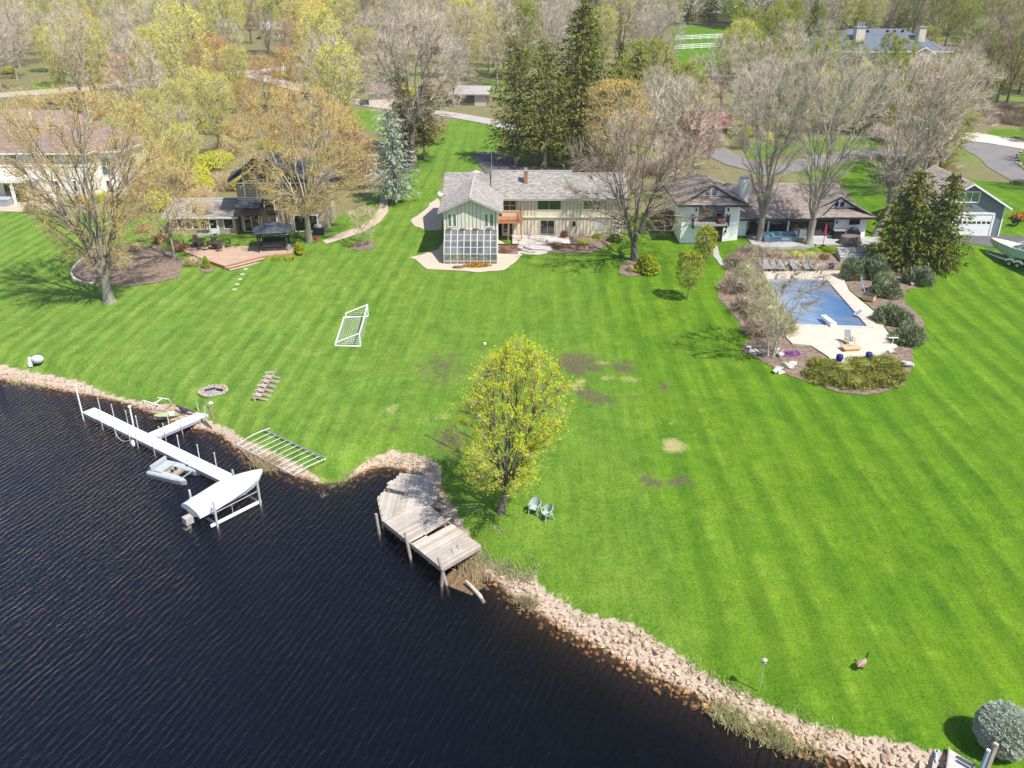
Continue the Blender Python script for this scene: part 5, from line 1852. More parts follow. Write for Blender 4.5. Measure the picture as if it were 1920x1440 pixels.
gbar = [("ground_bar", [V(ln_, .05), V(lf_, .05)]), ("side_bar", [V(ln_, .05), V(gn_, .05)]), ("side_bar", [V(lf_, .05), V(gf_, .05)]),
        ("post", [V(gn_, .05), V(gn_, 1.22)]), ("post", [V(gf_, .05), V(gf_, 1.18)]),
        ("crossbar", [V(gn_, 1.22), V(gn_.lerp(gf_, .4), 1.05), V(gn_.lerp(gf_, .75), 1.12), V(gf_, 1.18)]),
        ("brace", [V(ln_, .05), V(ln_.lerp(gn_, .08), .35)]), ("brace", [V(lf_.lerp(gf_, .08), .05), V(lf_.lerp(gf_, .08), .42)]),
        ("top_bar", [V(ln_.lerp(gn_, .08), .35), V(gn_, 1.2)]), ("top_bar", [V(lf_.lerp(gf_, .08), .42), V(gf_, 1.16)])]
for nm, pts in gbar:
    MB().tube(pts, .058, 7).build(nm, M_WHITEPLASTIC, sg)
nb = MB()
for i in range(33):
    s = i / 32
    a, b = ln_.lerp(lf_, s), gn_.lerp(gf_, s)
    nb.beam(V(a, .06), V(b, .06), .009)
for i in range(13):
    s = i / 12
    nb.beam(V(ln_.lerp(gn_, s), .06), V(lf_.lerp(gf_, s), .06), .009)
for A, B, h0, h1 in ((ln_, gn_, .35, 1.2), (lf_, gf_, .42, 1.16)):
    for i in range(1, 13):
        s = i / 13
        nb.beam(V(A.lerp(B, s), .06), V(A.lerp(B, s), h0 + (h1 - h0) * s), .009)
    for i in range(1, 5):
        nb.beam(V(A.lerp(B, .1 + i * .16), .06 + i * .2), V(B, .06 + i * .2), .014)
stuff(nb.build("net", surf("pale_net_cord", (0.62, 0.64, 0.60)), sg))

p = at(906, 868)
fpole = thing("flagpole", "slim grey flagpole on the lawn behind the bright green lakeside tree", "flagpole", p)
MB().tube([(0, 0, -.1), (.05, 0, 4.2), (0.22, 0, 8.3)], [.065, .055, .035], 8).build("pole", M_METAL, fpole)
MB().ell((0.22, 0, 8.35), .09, .09, .09, 8, 6).build("finial", M_WHITEPLASTIC, fpole)
MB().box(-.22, -.05, -.1, .1, 3.3, 3.55).build("cleat_box", M_WHITEPLASTIC, fpole)
MB().tube([(-.05, .02, .9), (-.4, -.2, .02)], .05, 5).build("stay", M_GREYTRIM, fpole)

p = at(1424.7, 1289)
lp = thing("lamp_post", "thin post with a small capped head on the lawn edge above the rocks", "post light", p)
MB().cyl((0, 0, -.1), .022, 1.62, 7).build("stem", M_GREYTRIM, lp)
MB().cyl((0, 0, 1.42), .085, .2, 10, .10).cyl((0, 0, 1.62), .13, .07, 10, .05).build("head", M_GREYTRIM, lp)

# goose
p = at(1614, 1254)
go = thing("goose", "single brown goose with black neck standing on the lawn above the rocks", "goose", p, R(38))
mb = MB()
body = [(-.34, .33, .02, .02), (-.26, .33, .07, .05), (-.10, .32, .13, .11), (.06, .32, .145, .13), (.18, .35, .11, .11), (.26, .40, .06, .07)]
rr_ = []
for xx, zz, wy, wz in body:
    rr_.append([(xx, wy * math.cos(a), zz + wz * math.sin(a)) for a in np.linspace(0, 2 * math.pi, 11)[:-1]])
for A, B in zip(rr_[:-1], rr_[1:]):
    for i in range(10):
        j = (i + 1) % 10
        mb.poly([A[i], A[j], B[j], B[i]][::-1])
mb.poly(rr_[0])
mb.poly(rr_[-1][::-1])
gb_ = mb.build("body", surf("goose_brown", (0.36, 0.27, 0.185), 0.25, 12, 0.9), go, True)
MB().tube([(.24, 0, .40), (.30, 0, .50), (.33, 0, .62), (.36, 0, .70), (.42, 0, .72)], [.06, .042, .036, .045, .035], 8).build("neck", M_BLACK, go, True)
MB().tube([(.42, 0, .72), (.50, 0, .70)], [.025, .012], 6).build("bill", M_BLACK, go)
for sy in (-.05, .05):
    MB().tube([(0, sy, .22), (0.02, sy, .02)], .015, 5).box(-.01, .1, sy - .035, sy + .035, 0, .02).build("leg", M_BLACK, go)
for sy in (-.12, .12):
    MB().ell((-.06, sy, .36), .26, .03, .09, 10, 6).build("wing", surf("goose_wing", (0.27, 0.20, 0.14), 0.3, 14, 0.9), go, True)

# ------------------------------------------------------------------ grey plank deck by the lakeside tree
M_PLANK = surf("silvered_plank", (0.44, 0.385, 0.33), 0.20, 1.6, 0.85, 0.3, 18, world_space=True, rnd=0.22, stretch=(1, 1, 1))
M_PILE = surf("grey_piling", (0.34, 0.29, 0.25), 0.25, 4, 0.9, 0.4, 12, stretch=(1, 1, .2))
wd = thing("wooden_deck", "angled silvery plank deck with leaning pilings at the water's edge", "deck")
WZ = 0.92
Dp, Ep, Cp = Vector((-3.73, 36.10, WZ)), Vector((-1.72, 38.08, WZ)), Vector((-7.54, 40.54, WZ))
pu = (Ep - Dp).normalized()
pv_ = (Cp - Dp).normalized()
LU = (Ep - Dp).length
LV = (Cp - Dp).length
rng = random.Random(9)
k = 0.07
i = 0
while k < LV:
    a = Dp + pv_ * k - pu * 0.04
    ln = LU + 0.04
    if k > 3.0:
        ln = LU - 0.0 + (k - 3.0) * 0.10
    if abs(k - 2.86) < 0.07:
        a0, b0 = a + Vector((0, 0, 0.05)), a + pu * (ln + .12) + Vector((0, 0, .26))
        MB().beam(a0 + pu * 1.0, b0, .135, .045).build("warped_plank", M_PLANK, wd, label="warped plank lifting at its shore end")
    elif abs(k - 2.72) < .07:
        MB().beam(a - Vector((0, 0, .03)), a + pu * 1.1 - Vector((0, 0, .03)), .135, .045).build("plank", M_PLANK, wd)
    else:
        sg_ = -0.10 * max(0, (1.2 - abs(k - 1.4)) / 1.2) * 0
        dz = rng.uniform(-.008, .008) - .025
        MB().beam(a + Vector((0, 0, dz)), a + pu * (ln + rng.uniform(-.04, .05)) + Vector((0, 0, dz)), .132, .045).build("plank", M_PLANK, wd)
    k += 0.143
sec = [(-7.54, 40.6), (-8.16, 42.9), (-7.75, 43.9), (-7.6, 44.4), (-7.1, 45.73), (-4.95, 45.2), (-4.55, 42.3), (-5.0, 41.95)]
xx = -8.1
while xx < -4.5:
    ys_ = clip_x([(b, a) for a, b in sec], xx)
    for a, b in zip(ys_[::2], ys_[1::2]):
        if b - a > .2:
            MB().box(xx - .066, xx + .066, a + rng.uniform(-.05, .03), b + rng.uniform(-.03, .05), WZ - .045 - rng.uniform(.0, .012), WZ - rng.uniform(.0, .012)).build("plank", M_PLANK, wd)
    xx += .143
fb = MB()
fb.beam(Dp + Vector((0, 0, -.18)), Cp + Vector((0, 0, -.18)), .06, .24).beam(Ep + Vector((0, 0, -.18)), Ep + pv_ * LV + Vector((0, 0, -.18)), .06, .24)
fb.beam(Dp + Vector((0, 0, -.16)), Ep + Vector((0, 0, -.16)), .05, .2).beam((-7.54, 40.5, WZ - .18), (-8.16, 42.9, WZ - .18), .06, .24).beam((-8.16, 42.9, WZ - .18), (-7.1, 45.7, WZ - .18), .06, .24)
fb.beam((-4.95, 45.2, WZ - .18), (-4.5, 42.3, WZ - .18), .06, .24)
for kk in (1.2, 2.6, 4.0, 5.2):
    fb.beam(Dp + pv_ * kk + Vector((0, 0, -.36)), Dp + pv_ * kk + pu * LU + Vector((0, 0, -.36)), .08, .14)
fb.build("joist_frame", M_PILE, wd)
for (u, v, top, lean) in ((711, 1000, 1.35, (-.10, .02)), (770, 1047, 1.75, (-.24, .05)), (837, 1096, 1.75, (-.38, .05)), (828, 1098, 1.1, (0.1, 0))):
    b = at(u, v, 0.0)
    g_ = gz(b.x, b.y)
    MB().tube([(b.x - lean[0] * .3, b.y, g_), (b.x, b.y, 0), (b.x + lean[0], b.y + lean[1], top)], [.095, .095, .085], 9).build("piling", M_PILE, wd)
for q in ((-5.2, 42.6), (-6.2, 43.2), (-4.9, 44.8), (-7.4, 45.0), (-7.6, 41.0), (-3.0, 39.5)):
    MB().cyl((q[0], q[1], gz(*q)), .08, WZ - .3 - gz(*q), 7).build("support", M_PILE, wd)
t = thing("bench", "low grey plank bench on the wooden deck", "bench", at(746, 925, WZ), R(-20))
MB().box(-.7, .7, -.16, .16, .32, .38).build("seat", M_PLANK, t)
MB().box(-.6, -.5, -.13, .13, 0, .32).box(.5, .6, -.13, .13, 0, .32).build("support", M_PILE, t)
t = thing("deck_box", "small grey box by the lake edge of the wooden deck", "box", at(735, 915, WZ), R(-35))
MB().box(-.2, .2, -.2, .2, 0, .34).build("body", M_GREYTRIM, t)
MB().box(-.22, .22, -.22, .22, .34, .38).build("lid", M_PLANK, t)
t = thing("ladder", "thin metal ladder rail at the near corner of the wooden deck", "ladder", at(853, 1063, .0))
MB().tube([(0, 0, -.5), (-.02, 0, .9), (-.05, .2, 1.3), (-.05, .4, .95)], .022, 6).tube([(.3, .3, -.5), (.28, .3, .9), (.25, .5, 1.3), (.25, .7, .95)], .022, 6).build("rail", M_ALU, t)
MB().beam((0, 0, .1), (.3, .3, .1), .03).beam((0, 0, .45), (.3, .3, .45), .03).build("rung", M_ALU, t)
a, b = at(874, 1089, .28), at(900, 1117, .02)
t = thing("log", "pale bare log lying in the shallows beside the wooden deck", "log")
MB().tube([a, a.lerp(b, .5), b, b + (b - a) * .3 - Vector((0, 0, .2))], [.07, .10, .11, .10], 9).build("trunk", surf("bleached_log", (0.46, 0.40, 0.33), 0.2, 4, stretch=(1, 1, 1)), t)
sp_ = px((822, 1092), (853, 1067), (912, 1098), (884, 1116), z=-.05)
t = thing("sunken_platform", "brown waterlogged platform just under the surface beside the deck", "platform")
n1_ = (sp_[1] - sp_[0])
for k in range(9):
    a = sp_[0].lerp(sp_[1], (k + .5) / 9)
    b = sp_[3].lerp(sp_[2], (k + .5) / 9)
    MB().beam(a, b, n1_.length / 9 - .015, .06).build("plank", surf("waterlogged_board", (0.30, 0.21, 0.12), 0.25, 3, world_space=True, rnd=.1), t)
t = thing("mooring_stick", "thin stick standing in the shallows right of the sunken platform", "stick", at(914, 1098, -.3))
MB().tube([(0, 0, 0), (0.01, 0, .65)], .018, 5).build("stick", M_GREYTRIM, t)

# boardwalk at the lower right corner
bw = thing("boardwalk", "grey boardwalk leading to the water at the lower right corner", "boardwalk")
q0, q1, q2, q3 = at(1779, 1404, .95), at(1826, 1434, .95), at(1822, 1490, .95), at(1772, 1468, .95)
for k in range(9):
    s0 = (k + .5) / 9
    MB().beam(q0.lerp(q3, s0), q1.lerp(q2, s0), (q3 - q0).length / 9 - .02, .04).build("plank", surf("lilac_grey_plank", (0.50, 0.45, 0.43), 0.12, 3, world_space=True, rnd=.1), bw)
for a, b in ((q0, q3), (q1, q2)):
    MB().beam(a + Vector((0, 0, .05)), b + Vector((0, 0, .05)), .06, .12).build("edge_board", M_PILE, bw)
for u, v, lab, h, blue in ((1843, 1442, "tall grey timber post in front of the round blue spruce", 1.7, False), (1832, 1445, "shorter bluish post beside the tall grey post at lower right", 1.45, True)):
    b = at(u, v + 16, .75)
    t = thing("timber_post", lab, "post", b)
    mt_ = surf("blue_grey_sleeve", (0.26, 0.33, 0.42), 0.2, 5) if blue else surf("split_timber", (0.36, 0.30, 0.24), 0.25, 5, stretch=(1, 1, .2))
    w_ = .07 if blue else .095
    MB().beam((0, 0, -.6), (.14, .1, h), w_ * 1.6, w_ * 1.6).build("timber", mt_, t)
    MB().beam((.128, .093, h - .01), (.143, .105, h + .06), w_ * 1.75, w_ * 1.75).build("cap", M_WHITEPLASTIC if blue else surf("post_end", (0.5, .43, .34)), t)
t = thing("cleat_board", "short plank with a blue and white cord bundle on the stones at lower right", "plank", at(1752, 1432, .6), R(60))
MB().beam((-.5, 0, 0.15), (.5, 0, .25), .16, .05).build("board", M_PLANK, t)
rr3 = random.Random(3)
cbm = MB()
for k in range(7):
    cbm.ell((-.1 + .09 * k, rr3.uniform(-.05, .05), .26 + .01 * k), .07, .05, .05, 7, 5)
cbm.build("cord", surf("blue_white_cord", (0.42, 0.58, 0.72), 0.3, 20), t)

# ------------------------------------------------------------------ pool garden
PZ = 2.0
pool_in = px((1440, 523), (1551, 525), (1626, 612), (1487, 608), z=PZ)
m, nt, out = new_mat("pool_cover_blue")
geo = N(nt, "NewGeometry").outputs["Position"]
st_ = N(nt, "Mapping")
st_.inputs["Rotation"].default_value = (0, 0, R(25))
nt.links.new(geo, st_.inputs["Vector"])
st2 = N(nt, "Mapping")
st2.inputs["Scale"].default_value = (0.35, 1.3, 1)
nt.links.new(st_.outputs[0], st2.inputs["Vector"])
wv = noise(nt, st2.outputs[0], 0.75, 4, 0.6, 1.2)
big = noise(nt, geo, 0.22, 2)
sepx = N(nt, "SeparateXYZ")
nt.links.new(geo, sepx.inputs[0])
bias = maths(nt, 'ADD', maprange(nt, sepx.outputs[0], 26.0, 31.5, -0.10, 0.16), 0.0)
f_ = maths(nt, 'ADD', maths(nt, 'ADD', maths(nt, 'MULTIPLY', wv, 0.6), maths(nt, 'MULTIPLY', big, 0.4)), bias)
colp = ramp(nt, f_, [(0.38, (0.24, 0.30, 0.38)), (0.46, (0.18, 0.265, 0.39)), (0.54, (0.10, 0.185, 0.32)), (0.65, (0.06, 0.135, 0.28))])
leaf_ = maprange(nt, maths(nt, 'ADD', noise(nt, geo, 0.45, 3), maprange(nt, sepx.outputs[1], 74, 79, 0, .12)), 0.57, 0.66)
colp = mixc(nt, maths(nt, 'MULTIPLY', leaf_, 0.6), colp, (0.20, 0.19, 0.17))
b = N(nt, "BsdfPrincipled")
nt.links.new(colp, b.inputs[0])
b.inputs["Roughness"].default_value = 0.35
bp = N(nt, "Bump")
bp.inputs["Strength"].default_value = 0.35
bp.inputs["Distance"].default_value = 0.1
nt.links.new(wv, bp.inputs["Height"])
nt.links.new(bp.outputs[0], b.inputs["Normal"])
nt.links.new(b.outputs[0], out.inputs[0])
M_POOLCOVER = m
M_COPING = surf("pinkish_coping", (0.60, 0.47, 0.40), 0.10, 2, 0.8, 0.15, 16, world_space=True)
M_POOLDECK = surf("pale_sand_concrete", (0.54, 0.465, 0.385), 0.07, 0.8, 0.85, 0.12, 16, world_space=True)
pool = thing("swimming_pool", "rectangular swimming pool under a wet blue cover with pinkish coping", "swimming pool")
mb = MB()
mb.poly([(p.x, p.y, PZ - 0.09) for p in pool_in])
mb.build("cover", M_POOLCOVER, pool)
cen = sum(pool_in, Vector()) / 4
outr = []
for i in range(4):
    p, a, b_ = pool_in[i], pool_in[i - 1], pool_in[(i + 1) % 4]
    o1 = ((p - a).normalized() + (p - b_).normalized()).normalized()
    outr.append(p + o1 * 0.55)
for i in range(4):
    j = (i + 1) % 4
    n_seg = max(3, int((pool_in[j] - pool_in[i]).length / 0.9))
    for k in range(n_seg):
        s0, s1 = k / n_seg + .004, (k + 1) / n_seg - .004
        q = [pool_in[i].lerp(pool_in[j], s0), pool_in[i].lerp(pool_in[j], s1), outr[i].lerp(outr[j], s1), outr[i].lerp(outr[j], s0)]
        c_ = MB()
        up = [Vector((v.x, v.y, PZ + .03)) for v in q]
        lo = [Vector((v.x, v.y, PZ - .16)) for v in q]
        c_.poly(up)
        for e in range(4):
            c_.poly([lo[e], lo[(e + 1) % 4], up[(e + 1) % 4], up[e]])
        c_.build("coping_stone", M_COPING, pool)
a = at(1559, 610, PZ)
MB().box(-.28, .28, -.1, .7, 0.0, .28).box(-.24, .24, -.1, 1.9, .28, .36).build("diving_board", M_WHITEPLASTIC, pool, loc=(a.x, a.y - .35, PZ + .03), rot=(0, 0, R(8)))
# the deck round the pool: four sheets meeting the coping
out_px = [(1428, 508), (1575, 507), (1592, 545), (1640, 585), (1662, 620), (1683, 649), (1655, 660), (1645, 668), (1632, 676), (1590, 681), (1562, 680), (1553, 668), (1520, 647), (1486, 644), (1474, 632), (1470, 600), (1432, 530)]
op = px(*out_px, z=PZ)
ring = [Vector((p.x, p.y, PZ)) for p in outr]
# bridge polygon: outer loop with a slit to the coping loop
far_i = 0
loop = [p.xy for p in op]
slit = 16
near = min(range(4), key=lambda i: (ring[i].xy - loop[slit]).length)
inner = [ring[(near - i) % 4].xy if False else ring[(near + i) % 4].xy for i in range(4)]
if True:
    # keep opposite winding to the outer loop
    def area(P):
        return sum(P[i].x * P[(i + 1) % len(P)].y - P[(i + 1) % len(P)].x * P[i].y for i in range(len(P)))
    if area(loop) * area(inner) > 0:
        inner = [inner[0]] + inner[:0:-1]
n0 = loop[slit]
path = loop + [n0 + Vector((0.004, 0.0))] if False else loop
tri_pts = [Vector((p.x, p.y)) for p in loop] + [Vector((p.x, p.y)) for p in inner]
nl, ni = len(loop), len(inner)
vs, es, fs, *_ = geometry.delaunay_2d_cdt(tri_pts, [(i, (i + 1) % nl) for i in range(nl)] + [(nl + i, nl + (i + 1) % ni) for i in range(ni)], [], 0, 1e-5)
lp_ = np.array([tuple(p) for p in loop])
ip_ = np.array([tuple(p) for p in inner])
mb = MB()
for f in fs:
    c_ = sum((vs[i] for i in f), Vector((0, 0))) / len(f)
    if inside(np.array([c_.x]), np.array([c_.y]), lp_)[0] and not inside(np.array([c_.x]), np.array([c_.y]), ip_)[0]:
        P = [(vs[i].x, vs[i].y, PZ) for i in f]
        mb.poly(P)
for i in range(nl):
    a, b_ = loop[i], loop[(i + 1) % nl]
    mb.poly([(a.x, a.y, PZ - .5), (b_.x, b_.y, PZ - .5), (b_.x, b_.y, PZ), (a.x, a.y, PZ)])
pd_o = mb.build("pool_deck", M_POOLDECK)
struct(pd_o)
# planting beds
struct(drape("mulch_bed", [p.xy for p in px((1388, 655), (1400, 640), (1440, 640), (1475, 632), (1522, 648), (1556, 672), (1562, 682), (1590, 683), (1640, 676), (1660, 662), (1690, 640), (1712, 652), (1712, 680), (1704, 704), (1692, 722), (1660, 736), (1620, 741), (1570, 736), (1520, 718), (1470, 702), (1455, 698), (1450, 690), (1410, 668))], 0.05, M_MULCH, 0.6, wobble=.06))
struct(drape("mulch_bed", [p.xy for p in px((1345, 560), (1352, 530), (1362, 500), (1372, 478), (1400, 462), (1440, 472), (1530, 472), (1590, 484), (1572, 506), (1428, 508), (1434, 535), (1466, 598), (1474, 634), (1440, 642), (1420, 648), (1395, 620), (1372, 585))], 0.045, M_MULCH, 0.6, wobble=.08))
struct(drape("mulch_bed", [p.xy for p in px((1576, 508), (1600, 480), (1640, 470), (1760, 500), (1750, 530), (1700, 545), (1690, 560), (1730, 600), (1738, 640), (1690, 648), (1664, 620), (1642, 584), (1594, 545))], 0.05, M_MULCH, 0.6, wobble=.08))
struct(drape("garden_path", [p.xy for p in px((1333, 462), (1345, 462), (1349, 480), (1356, 492), (1382, 504), (1378, 509), (1350, 497), (1338, 482))], 0.07, M_GREYSTONE, 0.5))

# furniture by the pool
M_SLING = surf("grey_sling_fabric", (0.24, 0.24, 0.245), 0.1, 6, 0.8)
M_TEAK = surf("blond_teak", (0.56, 0.40, 0.22), 0.12, 5, 0.6)
M_BLUEPOT = surf("cobalt_glaze", (0.022, 0.026, 0.16), 0.25, 4, 0.18)


def lounger(label, p, rz, group):
    t = thing("sun_lounger", label, "sun lounger", p, rz, group)       # head towards +Y
    MB().beam((0, -1.0, .32), (0, .35, .32), .58, .05).build("seat", M_SLING, t)
    MB().beam((0, .35, .33), (0, .95, .72), .58, .05).build("backrest", M_SLING, t)
    f_ = MB()
    for sx in (-.31, .31):
        f_.beam((sx, -1.0, .30), (sx, .40, .30), .04, .05)
    f_.build("frame", M_BROWNTRIM, t)
    for sx in (-.29, .29):
        for sy in (-.85, .35):
            box("leg", sx - .02, sx + .02, sy - .02, sy + .02, 0, .28, M_BROWNTRIM, t)
    return t


lx = (1434, 1444, 1456, 1468, 1491, 1514, 1527)
names_ = ("leftmost", "second from left", "third from left", "fourth from left", "lone middle", "left of the right-hand pair", "rightmost")
first = None
for i, u in enumerate(lx):
    p = at(u, 508, PZ)
    p.y += 0.7
    lab = "grey sling sun lounger behind the pool, %s of the line" % names_[i]
    if first is None:
        first = lounger(lab, p, R(8), "sun loungers lined up behind the pool")
    else:
        dup(first, p, R((8, 10, 9, 6, -3, -6, -4)[i]), lab)
p = at(1591, 645, PZ)
t = thing("deck_chair", "grey reclining chair with blond arms on the pool deck", "chair", p, R(-178))
MB().beam((0, -.35, .40), (0, .2, .34), .5, .05).build("seat", M_SLING, t)
MB().beam((0, .2, .34), (0, .62, 1.05), .5, .05).build("backrest", M_SLING, t)
for sx in (-.32, .32):
    MB().beam((sx, -.4, .58), (sx, .3, .62), .07, .04).build("armrest", M_TEAK, t)
    MB().beam((sx, -.4, 0), (sx, -.3, .58), .05).beam((sx, .4, 0), (sx, .1, .58), .05).build("leg", M_TEAK, t)
t.rotation_euler = (0, 0, R(4))
p = at(1594, 656, PZ)
t = thing("low_table", "low blond wood platform table in front of the reclining chair", "table", p, R(6))
MB().box(-.72, .72, -.45, .45, .22, .30).build("tabletop", M_TEAK, t)
MB().box(-.6, .6, -.38, .38, 0, .22).build("base", M_TEAK, t)
MB().box(-.2, .25, .05, .25, .302, .315).build("tray", M_SLING, t)
for u, v, s_, lab in ((1573, 677, 1, "blue glazed barrel pot at the left of the pool deck's near edge"), (1628, 673, 1, "blue glazed barrel pot beside the junipers at the right of the near edge"), (1558, 504, 1.1, "blue glazed pot at the far right corner behind the pool")):
    t = thing("pot", lab, "pot", at(u, v, PZ))
    MB().tube([(0, 0, 0), (0, 0, .2), (0, 0, .48), (0, 0, .55)], [.2 * s_, .27 * s_, .27 * s_, .23 * s_], 16).build("body", M_BLUEPOT, t, True)
    MB().cyl((0, 0, .551), .2 * s_, .012, 14).build("lid", M_BLUEPOT, t)
t = thing("pump_box", "tan box with dark side at the edge of the pool under the junipers", "box", at(1629, 562, PZ), R(-40))
MB().box(-.5, .5, -.35, .35, 0, .5).build("body", M_TEAK, t)
MB().box(-.53, .53, -.38, .38, .5, .56).build("lid", M_BROWNTRIM, t)
t = thing("pool_hose", "light blue hose hanging down the juniper beside the pool", "hose")
MB().tube([at(1614, 520, 3.4), at(1618, 535, 3.0), at(1622, 548, 2.5), at(1628, 558, 2.1)], .05, 6).build("hose", surf("light_blue_hose", (0.16, 0.36, 0.62)), t)
t = thing("folded_chair", "folded white framed deck chair lying on the pool deck beside the coping", "chair", at(1615, 592, PZ), R(30))
fm = MB().beam((-.5, 0, .06), (.5, .25, .3), .04).beam((-.5, .45, .06), (.5, .7, .3), .04).beam((-.5, 0, .06), (-.5, .45, .06), .04).beam((.5, .25, .3), (.5, .7, .3), .04).beam((.2, 0, .02), (-.1, .7, .35), .04)
fm.build("frame", M_WHITEPLASTIC, t)
MB().beam((-.45, .22, .08), (.45, .47, .29), .42, .02).build("sling", M_SLING, t)
t = thing("side_stool", "small white T-shaped stand on the deck beside the right-hand juniper", "stand", at(1673, 645, PZ))
MB().cyl((0, 0, 0), .03, .55, 6).build("leg", M_WHITEPLASTIC, t)
MB().box(-.4, .4, -.08, .08, .55, .6).build("top", M_WHITEPLASTIC, t)
rng = random.Random(12)
# rocks round the beds: each a thing
bl = [(1412, 662, .55), (1428, 664, .6), (1405, 655, .4), (1453, 658, .45), (1463, 668, .5), (1466, 662, .4), (1462, 690, .5), (1474, 688, .5), (1484, 684, .45), (1456, 697, .4), (1466, 700, .4), (1514, 698, .45), (1575, 701, .5), (1639, 703, .5), (1668, 661, .45), (1703, 688, .55), (1697, 684, .5), (1675, 662, .35), (1710, 535, .6),
      (1436, 500, .4), (1448, 498, .45), (1462, 497, .4), (1476, 496, .45), (1489, 494, .4), (1503, 496, .5), (1517, 498, .4), (1530, 500, .45), (1543, 499, .5), (1424, 486, .4), (1500, 500, .4)]
where = ["beside the multi-stemmed tree"] * 6 + ["in the low cluster left of the mulch bed"] * 5 + ["alone on the left of the mulch bed", "half buried in the left half of the junipers", "half buried in the right half of the junipers", "on the bare patch near the blue pot", "on the right rim of the juniper bed", "on the right rim of the juniper bed", "on the bare patch near the blue pot", "under the conifers at the edge of the lawn"] + ["in the rock edging behind the sun loungers"] * 11
M_BOULDER = surf("pale_fieldstone", (0.46, 0.415, 0.365), 0.2, 4, 0.85, 0.4, 14, rnd=.15)
bmesh_ = []
for V_, F_ in ROCKS:
    q_ = MB()
    q_.v, q_.f, q_.t = list(V_), list(F_), [None] * len(F_)
    bmesh_.append(q_.mesh("boulder", M_BOULDER))
seen_ = {}
for i, ((u, v, r_), w_) in enumerate(zip(bl, where)):
    p = at(u, v)
    o = link("boulder", bmesh_[i % 14], None, loc=(p.x, p.y, p.z + r_ * .2), rot=(0, 0, rng.uniform(0, 6)))
    o.scale = (r_ * rng.uniform(1, 1.3), r_ * .8, r_ * rng.uniform(.8, 1.0))
    seen_[w_] = seen_.get(w_, 0) + 1
    cnt = where.count(w_)
    order = sorted([q for q in range(len(where)) if where[q] == w_], key=lambda q: bl[q][0])
    ordn = ("first", "second", "third", "fourth", "fifth", "sixth", "seventh", "eighth", "ninth", "tenth", "eleventh")[order.index(i)]
    tag(o, "pale boulder " + w_ if cnt == 1 else "pale boulder %s from the left %s" % (ordn, w_), "boulder", "boulders " + w_ if cnt > 1 else None)

# patio things in front of the white house
M_BLUEC = surf("slate_blue_cover", (0.13, 0.22, 0.28), 0.12, 3, 0.7)
t = thing("covered_sofa", "outdoor sofa under a slate blue cover on the white house's patio", "sofa", (30.3, 91.3, 3.18))
MB().box(-1.5, 1.5, -.45, .45, 0, .55).box(-1.5, 1.5, .2, .5, .55, .95).box(-1.5, -1.2, -.45, .2, .55, .75).box(1.2, 1.5, -.45, .2, .55, .75).build("cover", M_BLUEC, t)
MB().box(-.4, .7, -.47, -.452, .25, .5).build("tie_panel", M_GREYTRIM, t)
t = thing("covered_armchair", "armchair under a pale blue cover beside the covered sofa", "chair", (28.4, 91.2, 3.18))
MB().box(-.4, .4, -.4, .4, 0, .6).box(-.4, .4, .15, .42, .6, .95).build("cover", M_BLUEC, t)
t = thing("rocking_chair", "grey draped swivel chair at the edge of the patio", "chair", (32.2, 90.9, 3.18), R(-25))
MB().box(-.35, .35, -.35, .35, .35, .5).build("seat", M_SLING, t)
MB().beam((0, .3, .5), (0, .5, 1.25), .7, .12).build("backrest", M_SLING, t)
MB().cyl((0, 0, 0), .3, .06, 12).cyl((0, 0, .06), .05, .3, 8).build("base", M_BROWNTRIM, t)
t = thing("covered_table", "round table and chairs bundled under a brown cover on the patio", "table", (37.3, 90.2, 3.18))
mb = MB()
for i in range(16):
    a0, a1 = 2 * math.pi * i / 16, 2 * math.pi * (i + 1) / 16
    f0, f1 = 1 + .1 * (i % 2), 1 + .1 * ((i + 1) % 2)
    A, B = (math.cos(a0), math.sin(a0)), (math.cos(a1), math.sin(a1))
    mb.poly([(A[0] * 1.2 * f0, A[1] * .95 * f0, 0), (B[0] * 1.2 * f1, B[1] * .95 * f1, 0), (B[0] * 1.05, B[1] * .85, .85), (A[0] * 1.05, A[1] * .85, .85)])
    mb.poly([(A[0] * 1.05, A[1] * .85, .85), (B[0] * 1.05, B[1] * .85, .85), (0, 0, 1.02)])
mb.build("cover", surf("brown_table_cover", (0.17, 0.135, 0.115), 0.25, 4, 0.85, .3, 8), t)
t = thing("grill", "large black barbecue grill under the small window of the white house", "grill", (38.3, 92.1, 3.18))
MB().box(-.7, .7, -.32, .32, 0, .85).build("cabinet", M_BLACK, t)
MB().ell((0, 0, .95), .62, .36, .38, 12, 7).build("hood", M_BLACK, t)
t = thing("sideboard", "black covered side table against the white house wall", "table", (36.75, 92.2, 3.18))
MB().box(-.6, .6, -.3, .3, .0, .9).build("cabinet", M_BLACK, t)
MB().box(-.65, .65, -.34, .34, .9, .98).build("top", surf("grey_counter", (0.25, .25, .26)), t)
t = thing("patio_umbrella", "furled red patio umbrella on a stand on the white house's patio", "umbrella", at(1543, 461, 3.18))
MB().cyl((0, 0, 0), .3, .07, 14).build("base", M_BLACK, t)
MB().cyl((0, 0, .07), .03, 2.5, 6).build("pole", M_BLACK, t)
MB().tube([(0, 0, 1.15), (0, 0, 1.3), (0, 0, 2.1), (0, 0, 2.5)], [.12, .17, .11, .03], 9).build("canopy", surf("crimson_canvas", (0.46, 0.03, 0.06), 0.2, 5), t)
t = thing("balcony_chair", "red cushioned chair behind the balcony railing of the white house", "chair", (23.1, 91.3, 5.16))
MB().box(-.3, .3, -.25, .25, .3, .42).build("cushion", surf("red_cushion", (0.5, .05, .07)), t)
MB().box(-.28, .28, .2, .26, .42, .8).build("backrest", M_BLACK, t)
